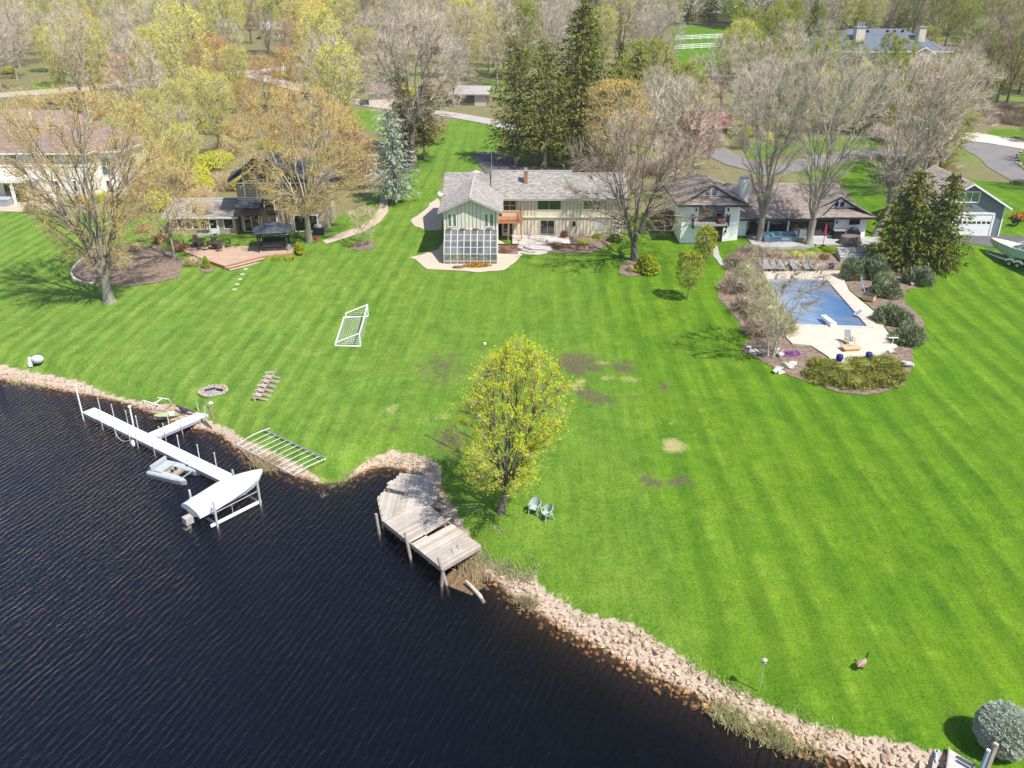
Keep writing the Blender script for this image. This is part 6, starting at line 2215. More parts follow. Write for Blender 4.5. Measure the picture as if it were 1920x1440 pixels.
for sx in (-.25, .25):
    box("leg", sx - .02, sx + .02, -.2, -.16, 0, .3, M_BLACK, t)

# boat on its trailer
tb_ = thing("trailer_boat", "pale green and white motorboat on a tandem trailer by the garage", "boat")
zb_ = 4.9
for _ in range(6):
    bowp, sternp = at(1857, 452, zb_), at(1990, 484, zb_)
    mid_ = bowp.lerp(sternp, .5)
    zb_ = gz(mid_.x, mid_.y) + .55 + 1.35

dv = (bowp - sternp)
ang = math.atan2(dv.y, dv.x)
LBT = 6.8
g_ = zb_ - 1.9
tb_.location = (bowp.x - math.cos(ang) * LBT, bowp.y - math.sin(ang) * LBT, g_ + 0.55)
tb_.rotation_euler = (0, 0, ang)
hb = MB()
ST2 = [(0, 1.15, .15, 1.25), (.3, 1.2, .12, 1.3), (.6, 1.1, .15, 1.4), (.8, .78, .35, 1.5), (.93, .38, .75, 1.56), (1.0, .04, 1.25, 1.6)]
S = [[(u * LBT, 0, kz), (u * LBT, hw * .8, kz + .35), (u * LBT, hw, g2)] for u, hw, kz, g2 in ST2]
for A, B in zip(S[:-1], S[1:]):
    for i in range(2):
        hb.poly([A[i], B[i], B[i + 1], A[i + 1]])
        hb.poly([(p[0], -p[1], p[2]) for p in (A[i + 1], B[i + 1], B[i], A[i])])
hb.poly([S[0][0], S[0][1], S[0][2], (S[0][2][0], -S[0][2][1], S[0][2][2]), (S[0][1][0], -S[0][1][1], S[0][1][2])])
hb.build("hull", surf("pale_seafoam_hull", (0.42, 0.52, 0.50), 0.05, 1, 0.25), tb_)
dkm = MB()
for A, B in zip(S[2:-1], S[3:]):
    dkm.poly([(A[2][0], -A[2][1] * .97, A[2][2] + .02), (B[2][0], -B[2][1] * .97, B[2][2] + .02), (B[2][0], B[2][1] * .97, B[2][2] + .02), (A[2][0], A[2][1] * .97, A[2][2] + .02)])
dkm.build("foredeck", surf("cream_gelcoat", (0.66, 0.62, 0.56), 0.05, 1, 0.3), tb_)
MB().box(.3, .62 * LBT, -.9, .9, .7, .75).build("cockpit_floor", surf("grey_sole", (0.28, .28, .32)), tb_)
MB().beam((.0, -1.17, 1.3), (.62 * LBT, -1.12, 1.42), .1, .06).beam((.0, 1.17, 1.3), (.62 * LBT, 1.12, 1.42), .1, .06).build("gunwale", M_WHITEPLASTIC, tb_)
MB().beam((3.9, -.95, 1.45), (3.5, -.9, 2.0), .04).beam((3.9, .95, 1.45), (3.5, .9, 2.0), .04).beam((3.5, -.9, 2.0), (3.5, .9, 2.0), .04).build("windshield_frame", M_ALU, tb_)
MB().tube([(2.2, -1.1, 1.4), (2.6, -1.0, 2.6), (2.6, 1.0, 2.6), (2.2, 1.1, 1.4)], .05, 7).beam((2.6, -1, 2.6), (3.2, -1.05, 1.4), .05).beam((2.6, 1, 2.6), (3.2, 1.05, 1.4), .05).build("tower", M_WHITEPLASTIC, tb_)
for sx in (1.2, 2.0):
    for sy in (-.5, .5):
        MB().box(sx - .25, sx + .25, sy - .25, sy + .25, .75, 1.25).box(sx - .3, sx - .2, sy - .25, sy + .25, 1.25, 1.6).build("seat", M_WHITEPLASTIC, tb_)
trl = MB()
for sy in (-.85, .85):
    trl.beam((-.2, sy, .02), (5.0, sy, .02), .1, .14).beam((5.0, sy, .02), (7.6, 0, .05), .1, .14)
for xx in (0, 2.2, 4.2):
    trl.beam((xx, -.85, 0), (xx, .85, 0), .08)
trl.build("trailer_frame", M_WHITEPLASTIC, tb_)
fm = MB()
for xx in (2.9, 3.75):
    for sy in (-1.12, 1.12):
        w_ = MB()
        n_ = len(w_.v)
        w_.tube([(xx, sy - .1, -.22), (xx, sy + .1, -.22)], .33, 18)
        wheel = w_.build("wheel", M_BLACK, tb_)
        MB().tube([(xx, sy - .115, -.22), (xx, sy + .115, -.22)], .18, 12).build("rim", M_METAL, wheel)
for sy in (-1.12, 1.12):
    fm.tube([(2.45, sy, .0), (2.7, sy, .2), (3.1, sy, .2), (3.32, sy, .05), (3.55, sy, .2), (3.95, sy, .2), (4.2, sy, .0)], .13, 6)
fm.build("fender", M_WHITEPLASTIC, tb_)
t = thing("wheelbarrow", "dark wheelbarrow on the drive behind the trailered boat", "wheelbarrow", at(1903, 424), R(40))
mb = MB()
mb.poly([(-.4, -.3, .35), (.4, -.25, .35), (.55, -.4, .7), (-.5, -.42, .65)])
mb.poly([(-.4, .3, .35), (-.5, .42, .65), (.55, .4, .7), (.4, .25, .35)])
mb.poly([(-.4, -.3, .35), (-.4, .3, .35), (.4, .25, .35), (.4, -.25, .35)])
mb.poly([(.4, -.25, .35), (.4, .25, .35), (.55, .4, .7), (.55, -.4, .7)])
mb.poly([(-.4, -.3, .35), (-.5, -.42, .65), (-.5, .42, .65), (-.4, .3, .35)])
mb.build("tray", M_BLACK, t)
MB().tube([(.6, -.05, .2), (.6, .05, .2)], .2, 14).build("wheel", M_BLACK, t)
MB().beam((.6, -.1, .2), (-1.0, -.3, .6), .04).beam((.6, .1, .2), (-1.0, .3, .6), .04).build("handles", M_TEAK, t)

# parked vehicle behind the blue spruce
p = at(701, 283)
cv = thing("parked_car", "dark parked car with a white bonnet edge half hidden by the blue spruce", "car", p, R(70))
mb = MB()
prof = [(-2.2, .35), (-2.2, .85), (-1.7, 1.0), (-1.2, 1.5), (.4, 1.5), (1.0, 1.0), (2.1, .85), (2.2, .35)]
L_ = [(x_, -.88, z_) for x_, z_ in prof]
R_ = [(x_, .88, z_) for x_, z_ in prof]
mb.poly(L_[::-1])
mb.poly(R_)
for i in range(8):
    j = (i + 1) % 8
    mb.poly([L_[i], L_[j], R_[j], R_[i]])
mb.build("body", surf("dark_car_paint", (0.02, 0.025, 0.05), 0.1, 2, 0.2), cv)
MB().box(1.75, 2.24, -.86, .86, .5, .92).build("bumper", M_WHITE, cv)
for sy in (-.885, .885):
    q_ = MB()
    q_.poly([(-1.15, sy, 1.05), (.75, sy, 1.05), (.35, sy, 1.42), (-1.0, sy, 1.42)])
    q_.build("side_window", M_GLASS, cv)
for sx in (-1.35, 1.35):
    for sy in (-.85, .85):
        MB().tube([(sx, sy - .1, .33), (sx, sy + .1, .33)], .33, 14).build("wheel", M_BLACK, cv)
# road furniture: fences and power line
M_FENCE = surf("white_fence_paint", (0.82, 0.82, 0.80), 0.04, 2, 0.6)


def rail_fence(a, b, label, h=1.35, n_rail=3, gap=2.8):
    t = thing("rail_fence", label, "fence")
    L = (b - a).length
    n = int(L / gap)
    P = []
    for i in range(n + 1):
        q = a.lerp(b, i / n)
        z = gz(q.x, q.y)
        P.append(Vector((q.x, q.y, z)))
        box("post", q.x - .1, q.x + .1, q.y - .1, q.y + .1, z - .3, z + h + .08, M_FENCE, t)
    for k in range(n_rail):
        for i in range(n):
            dz = Vector((0, 0, h * (k + 1) / n_rail - .08))
            MB().beam(P[i] + dz, P[i + 1] + dz, .06, .17).build("rail", M_FENCE, t)


rail_fence(at(1266, 76), at(1490, 66), "white three-rail fence on the far side of the paddock track")
rail_fence(at(1264, 94), at(1490, 82), "white three-rail fence on the near side of the paddock track")
poles = []
for i, (u, v, lab) in enumerate(((540, 70, "utility pole among trees at the upper left centre"), (829, 48, "utility pole rising above the trees behind the yellow willow"), (190, 60, "utility pole in the far wood at upper left"))):
    p = at(u, v)
    t = thing("utility_pole", lab, "utility pole", p)
    MB().cyl((0, 0, -.3), .16, 14.3, 8, .11).build("pole", surf("pole_wood", (0.30, 0.25, 0.20), 0.2, 3), t)
    MB().box(-1.2, 1.2, -.06, .06, 13.2, 13.36).build("crossarm", surf("pole_wood", (0.30, 0.25, 0.20)), t)
    poles.append(p)
for (a, b), lab in (((poles[2], poles[0]), "left"), ((poles[0], poles[1]), "right")):
    for k, off in enumerate((-1.1, 0, 1.1)):
        A = a + Vector((off, 0, 13.45))
        B = b + Vector((off, 0, 13.45))
        P = [A.lerp(B, s) - Vector((0, 0, 6 * s * (1 - s))) for s in np.linspace(0, 1, 13)]
        tag(MB().tube(P, .045, 4).build("power_line", surf("pale_wire", (0.6, .6, .6), 0.05, 2, 0.5)), "%s wire of the three strung in the %s span between the utility poles" % (("outer left", "middle", "outer right")[k], lab), "wire")

# ------------------------------------------------------------------ trees and shrubs
BARK_GREY = surf("grey_bark", (0.30, 0.26, 0.22), 0.28, 2.5, 0.95, 0.6, 10, stretch=(1, 1, .25))
BARK_DARK = surf("dark_bark", (0.15, 0.12, 0.10), 0.3, 2.5, 0.95, 0.6, 10, stretch=(1, 1, .25))
BARK_TAN = surf("tan_bark", (0.40, 0.34, 0.26), 0.25, 2.5, 0.95, 0.5, 10, stretch=(1, 1, .25))
BARK_BIRCH = surf("birch_bark", (0.50, 0.44, 0.38), 0.3, 4, 0.9, 0.3, 10)
TW_GREY = leafmat("grey_twigs", (0.44, 0.38, 0.305), (0.70, 0.61, 0.50), 1.0, 0.0, 0.12)
TW_BROWN = leafmat("brown_twigs", (0.29, 0.225, 0.165), (0.52, 0.42, 0.32), 1.0, 0.0, 0.12)
TW_TAN = leafmat("tan_twigs", (0.42, 0.32, 0.19), (0.64, 0.51, 0.31), 1.0, 0.0, 0.1)
LF_HERO = leafmat("new_maple_leaf", (0.50, 0.60, 0.025), (0.82, 0.86, 0.07), 1.0, 0.5, 0.05)
LF_BUD = leafmat("pale_green_bud", (0.50, 0.53, 0.07), (0.82, 0.80, 0.17), 0.8, 0.35, 0.16)
LF_GREEN = leafmat("spring_green_leaf", (0.26, 0.33, 0.03), (0.52, 0.56, 0.07), 0.8, 0.35, 0.16)
LF_YELLOW = leafmat("willow_yellow_leaf", (0.66, 0.58, 0.12), (0.88, 0.80, 0.26), 0.8, 0.35, 0.1)
LF_ORANGE = leafmat("orange_bud", (0.52, 0.30, 0.10), (0.74, 0.47, 0.20), 0.8, 0.3, 0.12)
LF_GOLD = leafmat("golden_tan_bud", (0.58, 0.42, 0.10), (0.86, 0.64, 0.20), 0.8, 0.3, 0.06)
LF_RED = leafmat("dull_red_bud", (0.24, 0.10, 0.07), (0.40, 0.20, 0.14), 0.8, 0.25, 0.1)
LF_SPRUCE = leafmat("spruce_needle", (0.08, 0.105, 0.018), (0.27, 0.275, 0.062), 0.7, 0.12, 0.15)
LF_CEDAR = leafmat("cedar_needle", (0.11, 0.10, 0.022), (0.28, 0.24, 0.06), 0.7, 0.12, 0.1)
LF_BLUE = leafmat("blue_spruce_needle", (0.22, 0.265, 0.20), (0.48, 0.525, 0.42), 1.0, 0.08, 0.06)
LF_GLOBE = leafmat("globe_spruce_needle", (0.33, 0.375, 0.29), (0.62, 0.665, 0.55), 1.0, 0.08, 0.02)
LF_JUNIPER = leafmat("juniper_needle", (0.11, 0.14, 0.07), (0.34, 0.38, 0.22), 1.2, 0.1, 0.1)
LF_JUNY = leafmat("spreading_juniper_needle", (0.13, 0.15, 0.025), (0.36, 0.36, 0.09), 1.2, 0.12, 0.08)
LF_LIME = leafmat("lime_shrub_leaf", (0.28, 0.33, 0.02), (0.50, 0.52, 0.05), 1.5, 0.35, 0.05)
LF_DRY = leafmat("dry_straw_blade", (0.38, 0.31, 0.17), (0.58, 0.48, 0.30), 1.5, 0.2, 0.1)
LF_REED = leafmat("bank_grass_blade", (0.30, 0.33, 0.12), (0.66, 0.62, 0.38), 1.5, 0.25, 0.1)
LF_RUST = leafmat("rusty_twig", (0.22, 0.12, 0.075), (0.42, 0.26, 0.17), 1.5, 0.2, 0.1)
LF_GOLDSHRUB = leafmat("orange_gold_leaf", (0.46, 0.24, 0.03), (0.66, 0.42, 0.06), 2, 0.3, 0.05)


def top_height(p, v):
    lo, hi = 0.0, 70.0
    for _ in range(40):
        m_ = (lo + hi) / 2
        q = Vector((p.x, p.y, p.z + m_ - CAM_H))
        depth = q.y * _cp - q.z * _sp
        vv = 720 - 1570 * (q.y * _sp + q.z * _cp) / depth
        if vv > v:
            lo = m_
        else:
            hi = m_
    return lo


def proj(p):
    q = Vector((p.x, p.y, p.z - CAM_H))
    depth = q.y * _cp - q.z * _sp
    return 960 + 1570 * q.x / depth, 720 - 1570 * (q.y * _sp + q.z * _cp) / depth, depth


class Cards:
    """Many small faces gathered with numpy."""

    def __init__(self):
        self.tri, self.quad = [], []

    def build(self, name):
        V, F = [], []
        n = 0
        loops, start, total = [], [], []
        for arr, k in ((self.tri, 3), (self.quad, 4)):
            if arr:
                a = np.concatenate(arr).reshape(-1, 3)
                V.append(a)
                m_ = len(a) // k
                loops.append(np.arange(n, n + m_ * k))
                total.append(np.full(m_, k))
                n += len(a)
        me = bpy.data.meshes.new(name)
        V = np.concatenate(V).astype(np.float32)
        L = np.concatenate(loops).astype(np.int32)
        T = np.concatenate(total).astype(np.int32)
        me.vertices.add(len(V))
        me.vertices.foreach_set("co", V.ravel())
        me.loops.add(len(L))
        me.loops.foreach_set("vertex_index", L)
        me.polygons.add(len(T))
        me.polygons.foreach_set("loop_start", np.concatenate([[0], np.cumsum(T)[:-1]]).astype(np.int32))
        me.polygons.foreach_set("loop_total", T)
        me.update()
        return me


def unit(a):
    return a / np.maximum(1e-6, np.linalg.norm(a, axis=-1, keepdims=True))


def slivers(C, base, d, length, width, g, curl=0.0):
    """Thin tapering blades from base along d."""
    n = len(base)
    s = unit(np.cross(d, unit(g.normal(size=(n, 3)))))
    tip = base + d * length[:, None]
    if curl:
        tip[:, 2] -= curl * length
    C.tri.append(np.stack([base - s * width[:, None] / 2, base + s * width[:, None] / 2, tip], 1))
    return tip


def leaves(C, pos, size, g, up=0.0):
    n = len(pos)
    a = unit(g.normal(size=(n, 3)) + np.array([0, 0, up]))
    b = unit(np.cross(a, g.normal(size=(n, 3))))
    s = size[:, None]
    C.quad.append(np.stack([pos - a * s * .6, pos + b * s * .42, pos + a * s * .6, pos - b * s * .42], 1))


def bez(a, c, b, n):
    t = np.linspace(0, 1, n)[:, None]
    return (1 - t) ** 2 * a + 2 * t * (1 - t) * c + t * t * b


def make_tree(seed, H, rx, fork=0.2, shape="round", K=8, M=11, N3=420, twigs=10, tlen=0.9, tw=0.028, leaf=0.0, lsize=0.16, lpt=1.0, rise=0.45, lean=(0, 0), base_h=0.3, r0=None, sides=7, droop=0.0, flat=1.0, stems=1, lump=.12):
    """Forked tree: limbs, branches, twigs, leaves. Returns meshes trunk, twigs, foliage."""
    g = np.random.default_rng(seed)
    r0 = r0 or H * 0.020

    def radius(h):
        h = np.clip(h, 0, 1)
        if shape == "vase":
            return rx * (0.22 + 0.78 * h ** 0.9) * np.sqrt(np.clip(1 - ((h - .72) / .30) ** 2, 0.02, 1)) if np.ndim(h) == 0 else rx * (0.22 + 0.78 * h ** .9) * np.where(h > .72, np.sqrt(np.clip(1 - ((h - .72) / .30) ** 2, .02, 1)), 1)
        if shape == "oval":
            return rx * np.sqrt(np.clip(1 - ((h - .52) / .52) ** 2, .02, 1))
        return rx * np.sqrt(np.clip(1 - ((h - .48) / .54) ** 2, .03, 1)) * (1 - .1 * h)

    zb = H * base_h

    def sample(n, inner=0.3):
        h = g.random(n) ** (0.8 if shape != "vase" else .6)
        a = g.random(n) * 2 * np.pi
        rr = radius(h) * (inner + (1 - inner) * np.sqrt(g.random(n))) * (1 + lump * np.sin(3 * a + 5 * h + seed) + lump * .8 * np.sin(5 * a - 9 * h + 2 * seed))
        return np.stack([rr * np.cos(a) + lean[0] * h, rr * np.sin(a) * flat + lean[1] * h, zb + (H - zb) * h], -1)

    T = MB()
    stems_p = []
    for s_ in range(stems):
        o = np.array([0, 0, 0.0]) if stems == 1 else np.array([.25 * math.cos(2.4 * s_), .25 * math.sin(2.4 * s_), 0])
        fk = np.array([lean[0] * .25, lean[1] * .25, H * fork]) + o * 2.2
        tp = bez(o + [0, 0, -.3], (o + fk) / 2 + g.normal(size=3) * .03 * H * fork, fk, 5)
        rr = r0 / (stems ** .5)
        rad = list(np.linspace(rr, rr * .78, 5))
        rad[0] = rr * 1.5
        rad[1] = rr * 1.05
        T.tube([Vector(p) for p in tp], rad, sides + 2, cap=False)
        stems_p.append((fk, tp, rr))
    limbs = []
    for i in range(K):
        fk, tp, rr = stems_p[i % stems]
        a = 2 * math.pi * (i + g.random() * .6) / K
        h = g.uniform(.55, .9) if shape != "vase" else g.uniform(.6, .9)
        if i == 0 and stems == 1:
            h, rad_ = .93, .1
        else:
            rad_ = g.uniform(.45, .8)
        R_ = radius(h) * rad_
        e = np.array([R_ * math.cos(a) + lean[0] * h, R_ * math.sin(a) * flat + lean[1] * h, zb + (H - zb) * h])
        st = fk - (fk - tp[2]) * g.uniform(0, .7) * (0 if i < 2 else 1)
        mid = st + (e - st) * .45
        mid[:2] += (e - st)[:2] * (-.12 if shape == "vase" else .10)
        mid[2] += (e[2] - st[2]) * (.12 if shape == "vase" else -.02)
        P = bez(st, mid, e, 8) + np.concatenate([np.zeros((1, 3)), g.normal(size=(7, 3)) * H * .010])
        rs = rr * g.uniform(.32, .46)
        T.tube([Vector(p) for p in P], list(rs * np.array([1, .82, .66, .53, .42, .32, .23, .14])), sides, cap=False)
        limbs.append((P, rs))
    LP = np.concatenate([p for p, _ in limbs])
    LI = np.repeat(np.arange(K), 8)
    LT = np.tile(np.arange(8), K)
    LR = np.concatenate([r * np.array([1, .82, .66, .53, .42, .32, .23, .14]) for _, r in limbs])
    tips = sample(K * M, .35)
    b2 = []
    for t in tips:
        d = np.linalg.norm(LP - t, axis=1) + np.where(LT < 2, 3, 0)
        j = int(np.argmin(d))
        k0 = max(1, LT[j] - 2)
        jj = LI[j] * 8 + k0
        s = LP[jj]
        L = np.linalg.norm(t - s)
        if L < .4:
            continue
        mid = s + (t - s) * .5 + np.array([0, 0, L * (rise * .35)]) + g.normal(size=3) * L * .08
        P = bez(s, mid, t, 6) + np.concatenate([np.zeros((1, 3)), g.normal(size=(5, 3)) * L * .025])
        rs = min(LR[jj] * .6, .012 * L + .02)
        T.tube([Vector(p) for p in P], list(np.linspace(rs, max(.012, rs * .25), 6)), 5, cap=False)
        b2.append(P)
    B2 = np.concatenate(b2) if b2 else LP
    tips3 = sample(N3, .45)
    D = np.linalg.norm(B2[None] - tips3[:, None], axis=2)
    j = np.argmin(D, 1)
    s3 = B2[np.maximum(0, j - 1)]
    e3 = s3 + (tips3 - s3) * np.minimum(1, (H * .16) / np.maximum(.1, np.linalg.norm(tips3 - s3, axis=1)))[:, None]
    TW = Cards()
    FO = Cards()
    n3 = len(e3)
    L3 = np.linalg.norm(e3 - s3, axis=1)
    m3 = (s3 + e3) / 2 + np.stack([np.zeros(n3), np.zeros(n3), L3 * .12], -1) + g.normal(size=(n3, 3)) * (L3 * .07)[:, None]
    # L3 branches as two crossed tapering strips
    for A, B, w0, w1 in ((s3, m3, .045, .032), (m3, e3, .032, .012)):
        d = unit(B - A)
        for q in range(2):
            s = unit(np.cross(d, g.normal(size=(n3, 3))))
            TW.quad.append(np.stack([A - s * w0 / 2, A + s * w0 / 2, B + s * w1 / 2, B - s * w1 / 2], 1))
    tt = g.random((n3, twigs))[:, :, None]
    base = ((1 - tt) ** 2 * s3[:, None] + 2 * tt * (1 - tt) * m3[:, None] + tt * tt * e3[:, None]).reshape(-1, 3)
    dd = np.repeat(unit(e3 - s3), twigs, axis=0)
    out_ = base - np.array([lean[0] * .5, lean[1] * .5, zb + (H - zb) * .2])
    d = unit(dd * .5 + g.normal(size=base.shape) * .50 + unit(out_) * .35 + np.array([0, 0, rise - droop]))
    ln = tlen * g.uniform(.5, 1.2, len(base))
    tip = slivers(TW, base, d, ln, np.full(len(base), tw), g, curl=droop * .6)
    if leaf > 0:
        n = int(len(base) * lpt)
        pick = g.integers(0, len(base), n)
        f = g.uniform(.35, 1.05, n)[:, None]
        pos = base[pick] * (1 - f) + tip[pick] * f + g.normal(size=(n, 3)) * .05
        leaves(FO, pos, lsize * g.uniform(.6, 1.3, n), g, .3)
    return T, TW, (FO if leaf > 0 else None)


def conifer(seed, H, rx, bare=0.06, tiers=34, arms=8, tuft=9, size=0.5, sweep=-0.15, shape=0.85, irregular=.18, r0=None, narrow=1.0):
    """Spruce: tiers of drooping boughs clothed in needle sprays."""
    g = np.random.default_rng(seed)
    T = MB()
    r0 = r0 or H * .016
    T.tube([(0, 0, -.3), (0, 0, H * .3), (0, 0, H * .98)], [r0, r0 * .8, .03], 8)
    C = Cards()
    for i in range(tiers):
        f = (i + g.random()) / tiers
        z = H * (bare + (1 - bare) * f)
        R_ = rx * (1 - f) ** shape * (1 - .25 * max(0, .18 - f) / .18) + .12
        n = max(4, int(arms * (0.5 + .6 * (1 - f))))
        for k in range(n):
            a = 2 * math.pi * (k + g.random()) / n
            L = R_ * g.uniform(1 - irregular * 2, 1 + irregular)
            m_ = max(3, int(tuft * (.35 + .65 * L / rx)))
            t = np.linspace(.12, 1, m_) + g.uniform(-.04, .04, m_)
            rad = L * t
            zz = z + L * (sweep * t + .16 * t * t) + g.normal(size=m_) * .05
            P = np.stack([rad * math.cos(a), rad * math.sin(a), zz], -1)
            for q in range(3):
                off = g.normal(size=(m_, 3)) * np.array([.16, .16, .10]) * (.6 + size)
                d = unit(np.stack([np.full(m_, math.cos(a)), np.full(m_, math.sin(a)), np.full(m_, -.35)], -1) + g.normal(size=(m_, 3)) * .65)
                ln = size * g.uniform(.6, 1.3, m_)
                slivers(C, P + off, d, ln, ln * .34, g)
    return T, C


def bush(seed, rx, ry, rz, n, size, blade=.3, core=None, stem=False, lift=.0, lumps=11, spiky=0.0, hollow=.55):
    """Shrub: blades or leaves through a lumpy rounded volume."""
    g = np.random.default_rng(seed)
    C = Cards()
    u = unit(g.normal(size=(n, 3)))
    u[:, 2] = np.abs(u[:, 2]) * 1.0 - .18
    ctr = unit(g.normal(size=(lumps, 3)))
    bump = np.max(u @ ctr.T, axis=1)
    r_ = (hollow + (1 - hollow) * g.random(n) ** .5) * (.52 + .58 * np.clip(bump, 0, 1) ** 2) * g.uniform(.9, 1.12, n)
    P = u * r_[:, None] * np.array([rx, ry, rz])
    P[:, 2] = np.maximum(.03, P[:, 2] + rz * .25 + lift)
    d = unit(u + g.normal(size=(n, 3)) * .55 + np.array([0, 0, .35 + spiky]))
    ln = size * g.uniform(.6, 1.3, n)
    if blade > 0:
        slivers(C, P - d * ln[:, None] * .5, d, ln, ln * blade, g)
    else:
        leaves(C, P, ln, g, .3)
    return C


def place_tree(name, label, cat, p, T, TW, FO, bark, twm, leafm, rz=0.0, group=None, trunk="trunk"):
    t = thing(name, label, cat, p, rz, group)
    if T is not None:
        T.build(trunk, bark, t, True)
    if TW is not None:
        me_ = TW.build("crown")
        me_.materials.append(twm)
        link("crown" if FO is None else "twigs", me_, t)
    if FO is not None:
        me_ = FO.build("crown")
        me_.materials.append(leafm)
        link("crown", me_, t)
    return t


def hero(name, label, u, v, vtop, half_px, bark, twm, leafm=None, z=None, dx=0.0, group=None, rz=0.0, **kw):
    p = at(u, v, z)
    H = top_height(p, vtop)
    dep = proj(p)[2]
    rx = half_px * dep / 1570
    seed = kw.pop("seed", int(u * 7 + v))
    T, TW, FO = make_tree(seed, H, rx, leaf=1.0 if leafm else 0.0, **kw)
    return place_tree(name, label, "tree", p, T, TW, FO, bark, twm, leafm, rz, group)


hero("maple_tree", "rounded tree in bright yellow-green new leaf by the lakeside deck", 938, 962, 652, 104, BARK_DARK, TW_BROWN, LF_HERO, seed=11, fork=.13, shape="round", K=10, M=13, N3=640, twigs=10, tlen=.6, tw=.016, lsize=.078, lpt=4.2, base_h=.18, r0=.23, rise=.5, lean=(1.1, 0), lump=.24)
hero("shade_tree", "large spreading tree with orange-tan buds and forked trunk on the left lawn", 205, 566, 172, 205, BARK_GREY, TW_TAN, LF_GOLD, seed=23, fork=.13, shape="vase", K=12, M=14, N3=1250, twigs=10, tlen=1.05, tw=.020, lsize=.085, lpt=1.9, base_h=.14, r0=.50, rise=.35, flat=.85, lump=.15)
hero("shade_tree", "golden-budded tree standing between the redwood deck and the garden path", 580, 452, 168, 128, BARK_TAN, TW_TAN, LF_GOLD, seed=31, fork=.2, shape="oval", K=10, M=13, N3=950, twigs=10, tlen=.95, tw=.022, lsize=.09, lpt=2.6, base_h=.2, r0=.36, lump=.15)
hero("shade_tree", "dark leaning bare tree with twisted limbs right of the cream house", 1190, 488, 222, 158, BARK_DARK, TW_BROWN, None, seed=45, fork=.17, shape="round", K=11, M=14, N3=900, twigs=9, tlen=.75, tw=.018, base_h=.2, r0=.42, rise=.12, lean=(-.8, 0))
hero("shade_tree", "tall bare tree with a V-forked pale trunk before the white house", 1424, 452, 108, 104, BARK_GREY, TW_GREY, None, seed=52, fork=.14, shape="vase", K=7, M=15, N3=1100, twigs=10, tlen=.95, tw=.020, base_h=.2, r0=.40, rise=.5)
hero("shade_tree", "tall bare tree with upright limbs in front of the white house's right end", 1514, 462, 92, 112, BARK_GREY, TW_GREY, None, seed=63, fork=.15, shape="vase", K=7, M=15, N3=1100, twigs=10, tlen=.95, tw=.020, base_h=.22, r0=.38, rise=.5, lean=(1.0, 0))
hero("shade_tree", "bare tree leaning right between the white house and the garage", 1640, 440, 100, 122, BARK_GREY, TW_GREY, None, seed=74, fork=.16, shape="vase", K=7, M=15, N3=1100, twigs=10, tlen=.95, tw=.020, base_h=.22, r0=.36, rise=.4, lean=(4.2, 0))
hero("river_birch", "bare multi-stemmed pale birch at the left corner of the pool", 1446, 668, 470, 112, BARK_BIRCH, TW_BROWN, None, seed=88, fork=.18, shape="vase", K=12, M=9, N3=520, twigs=9, tlen=.7, tw=.014, base_h=.14, r0=.15, rise=.4, stems=4)
hero("young_tree", "small lime-green tree standing alone on the lawn left of the pool", 1289, 562, 476, 27, BARK_GREY, TW_BROWN, LF_LIME, seed=91, fork=.3, shape="oval", K=7, M=9, N3=200, twigs=8, tlen=.35, tw=.014, lsize=.13, lpt=1.7, base_h=.26, r0=.06)
hero("young_tree", "narrow lime-green young tree by the white house's basement door", 1320, 488, 428, 21, BARK_GREY, TW_BROWN, LF_LIME, seed=92, fork=.15, shape="oval", K=7, M=9, N3=200, twigs=8, tlen=.4, tw=.014, lsize=.14, lpt=1.6, base_h=.1, r0=.06)
hero("golden_birch", "white-barked birch with golden catkins behind the cream house", 1152, 332, 150, 66, BARK_BIRCH, TW_TAN, LF_GOLD, seed=95, z=3.6, fork=.28, shape="oval", K=9, M=12, N3=560, twigs=10, tlen=1.1, tw=.022, lsize=.18, lpt=1.1, base_h=.28, r0=.22, droop=.5)
hero("oak_tree", "big dark-limbed bare oak behind the blue spruce at upper centre left", 772, 316, 20, 112, BARK_DARK, TW_GREY, None, seed=101, fork=.3, shape="round", K=10, M=13, N3=760, twigs=10, tlen=1.1, tw=.024, base_h=.28, r0=.45, rise=.2, lean=(2.2, 0))
hero("shade_tree", "bare grey tree arching over the garage roof from behind", 1755, 300, 150, 95, BARK_GREY, TW_GREY, None, seed=107, fork=.2, shape="round", K=9, M=12, N3=600, twigs=10, tlen=1.0, tw=.022, base_h=.2, r0=.3, rise=.3)
hero("shade_tree", "bare tree beside the sunroom of the tan house", 326, 486, 300, 92, BARK_GREY, TW_TAN, LF_GOLD, seed=113, fork=.28, shape="round", K=8, M=11, N3=520, twigs=10, tlen=.8, tw=.02, lsize=.085, lpt=1.6, base_h=.2, r0=.17)
hero("lilac_bush", "tall bare multi-stemmed shrub on the lawn by the garden path", 684, 462, 392, 38, BARK_GREY, TW_GREY, LF_BUD, seed=117, fork=.1, shape="vase", K=9, M=8, N3=220, twigs=8, tlen=.45, tw=.016, lsize=.08, lpt=.5, base_h=.08, r0=.10, stems=4)
hero("reddish_tree", "reddish-brown budding tree between the tan house and the blue spruce", 668, 352, 252, 52, BARK_DARK, TW_BROWN, LF_RED, seed=121, fork=.2, shape="round", K=8, M=10, N3=420, twigs=10, tlen=.8, tw=.022, lsize=.14, lpt=.8, base_h=.15, r0=.16)
hero("reddish_tree", "dull red budding tree behind the left end of the white house", 1300, 318, 212, 48, BARK_DARK, TW_BROWN, LF_RED, seed=123, fork=.2, shape="round", K=8, M=10, N3=420, twigs=10, tlen=.8, tw=.022, lsize=.14, lpt=.9, base_h=.15, r0=.16)


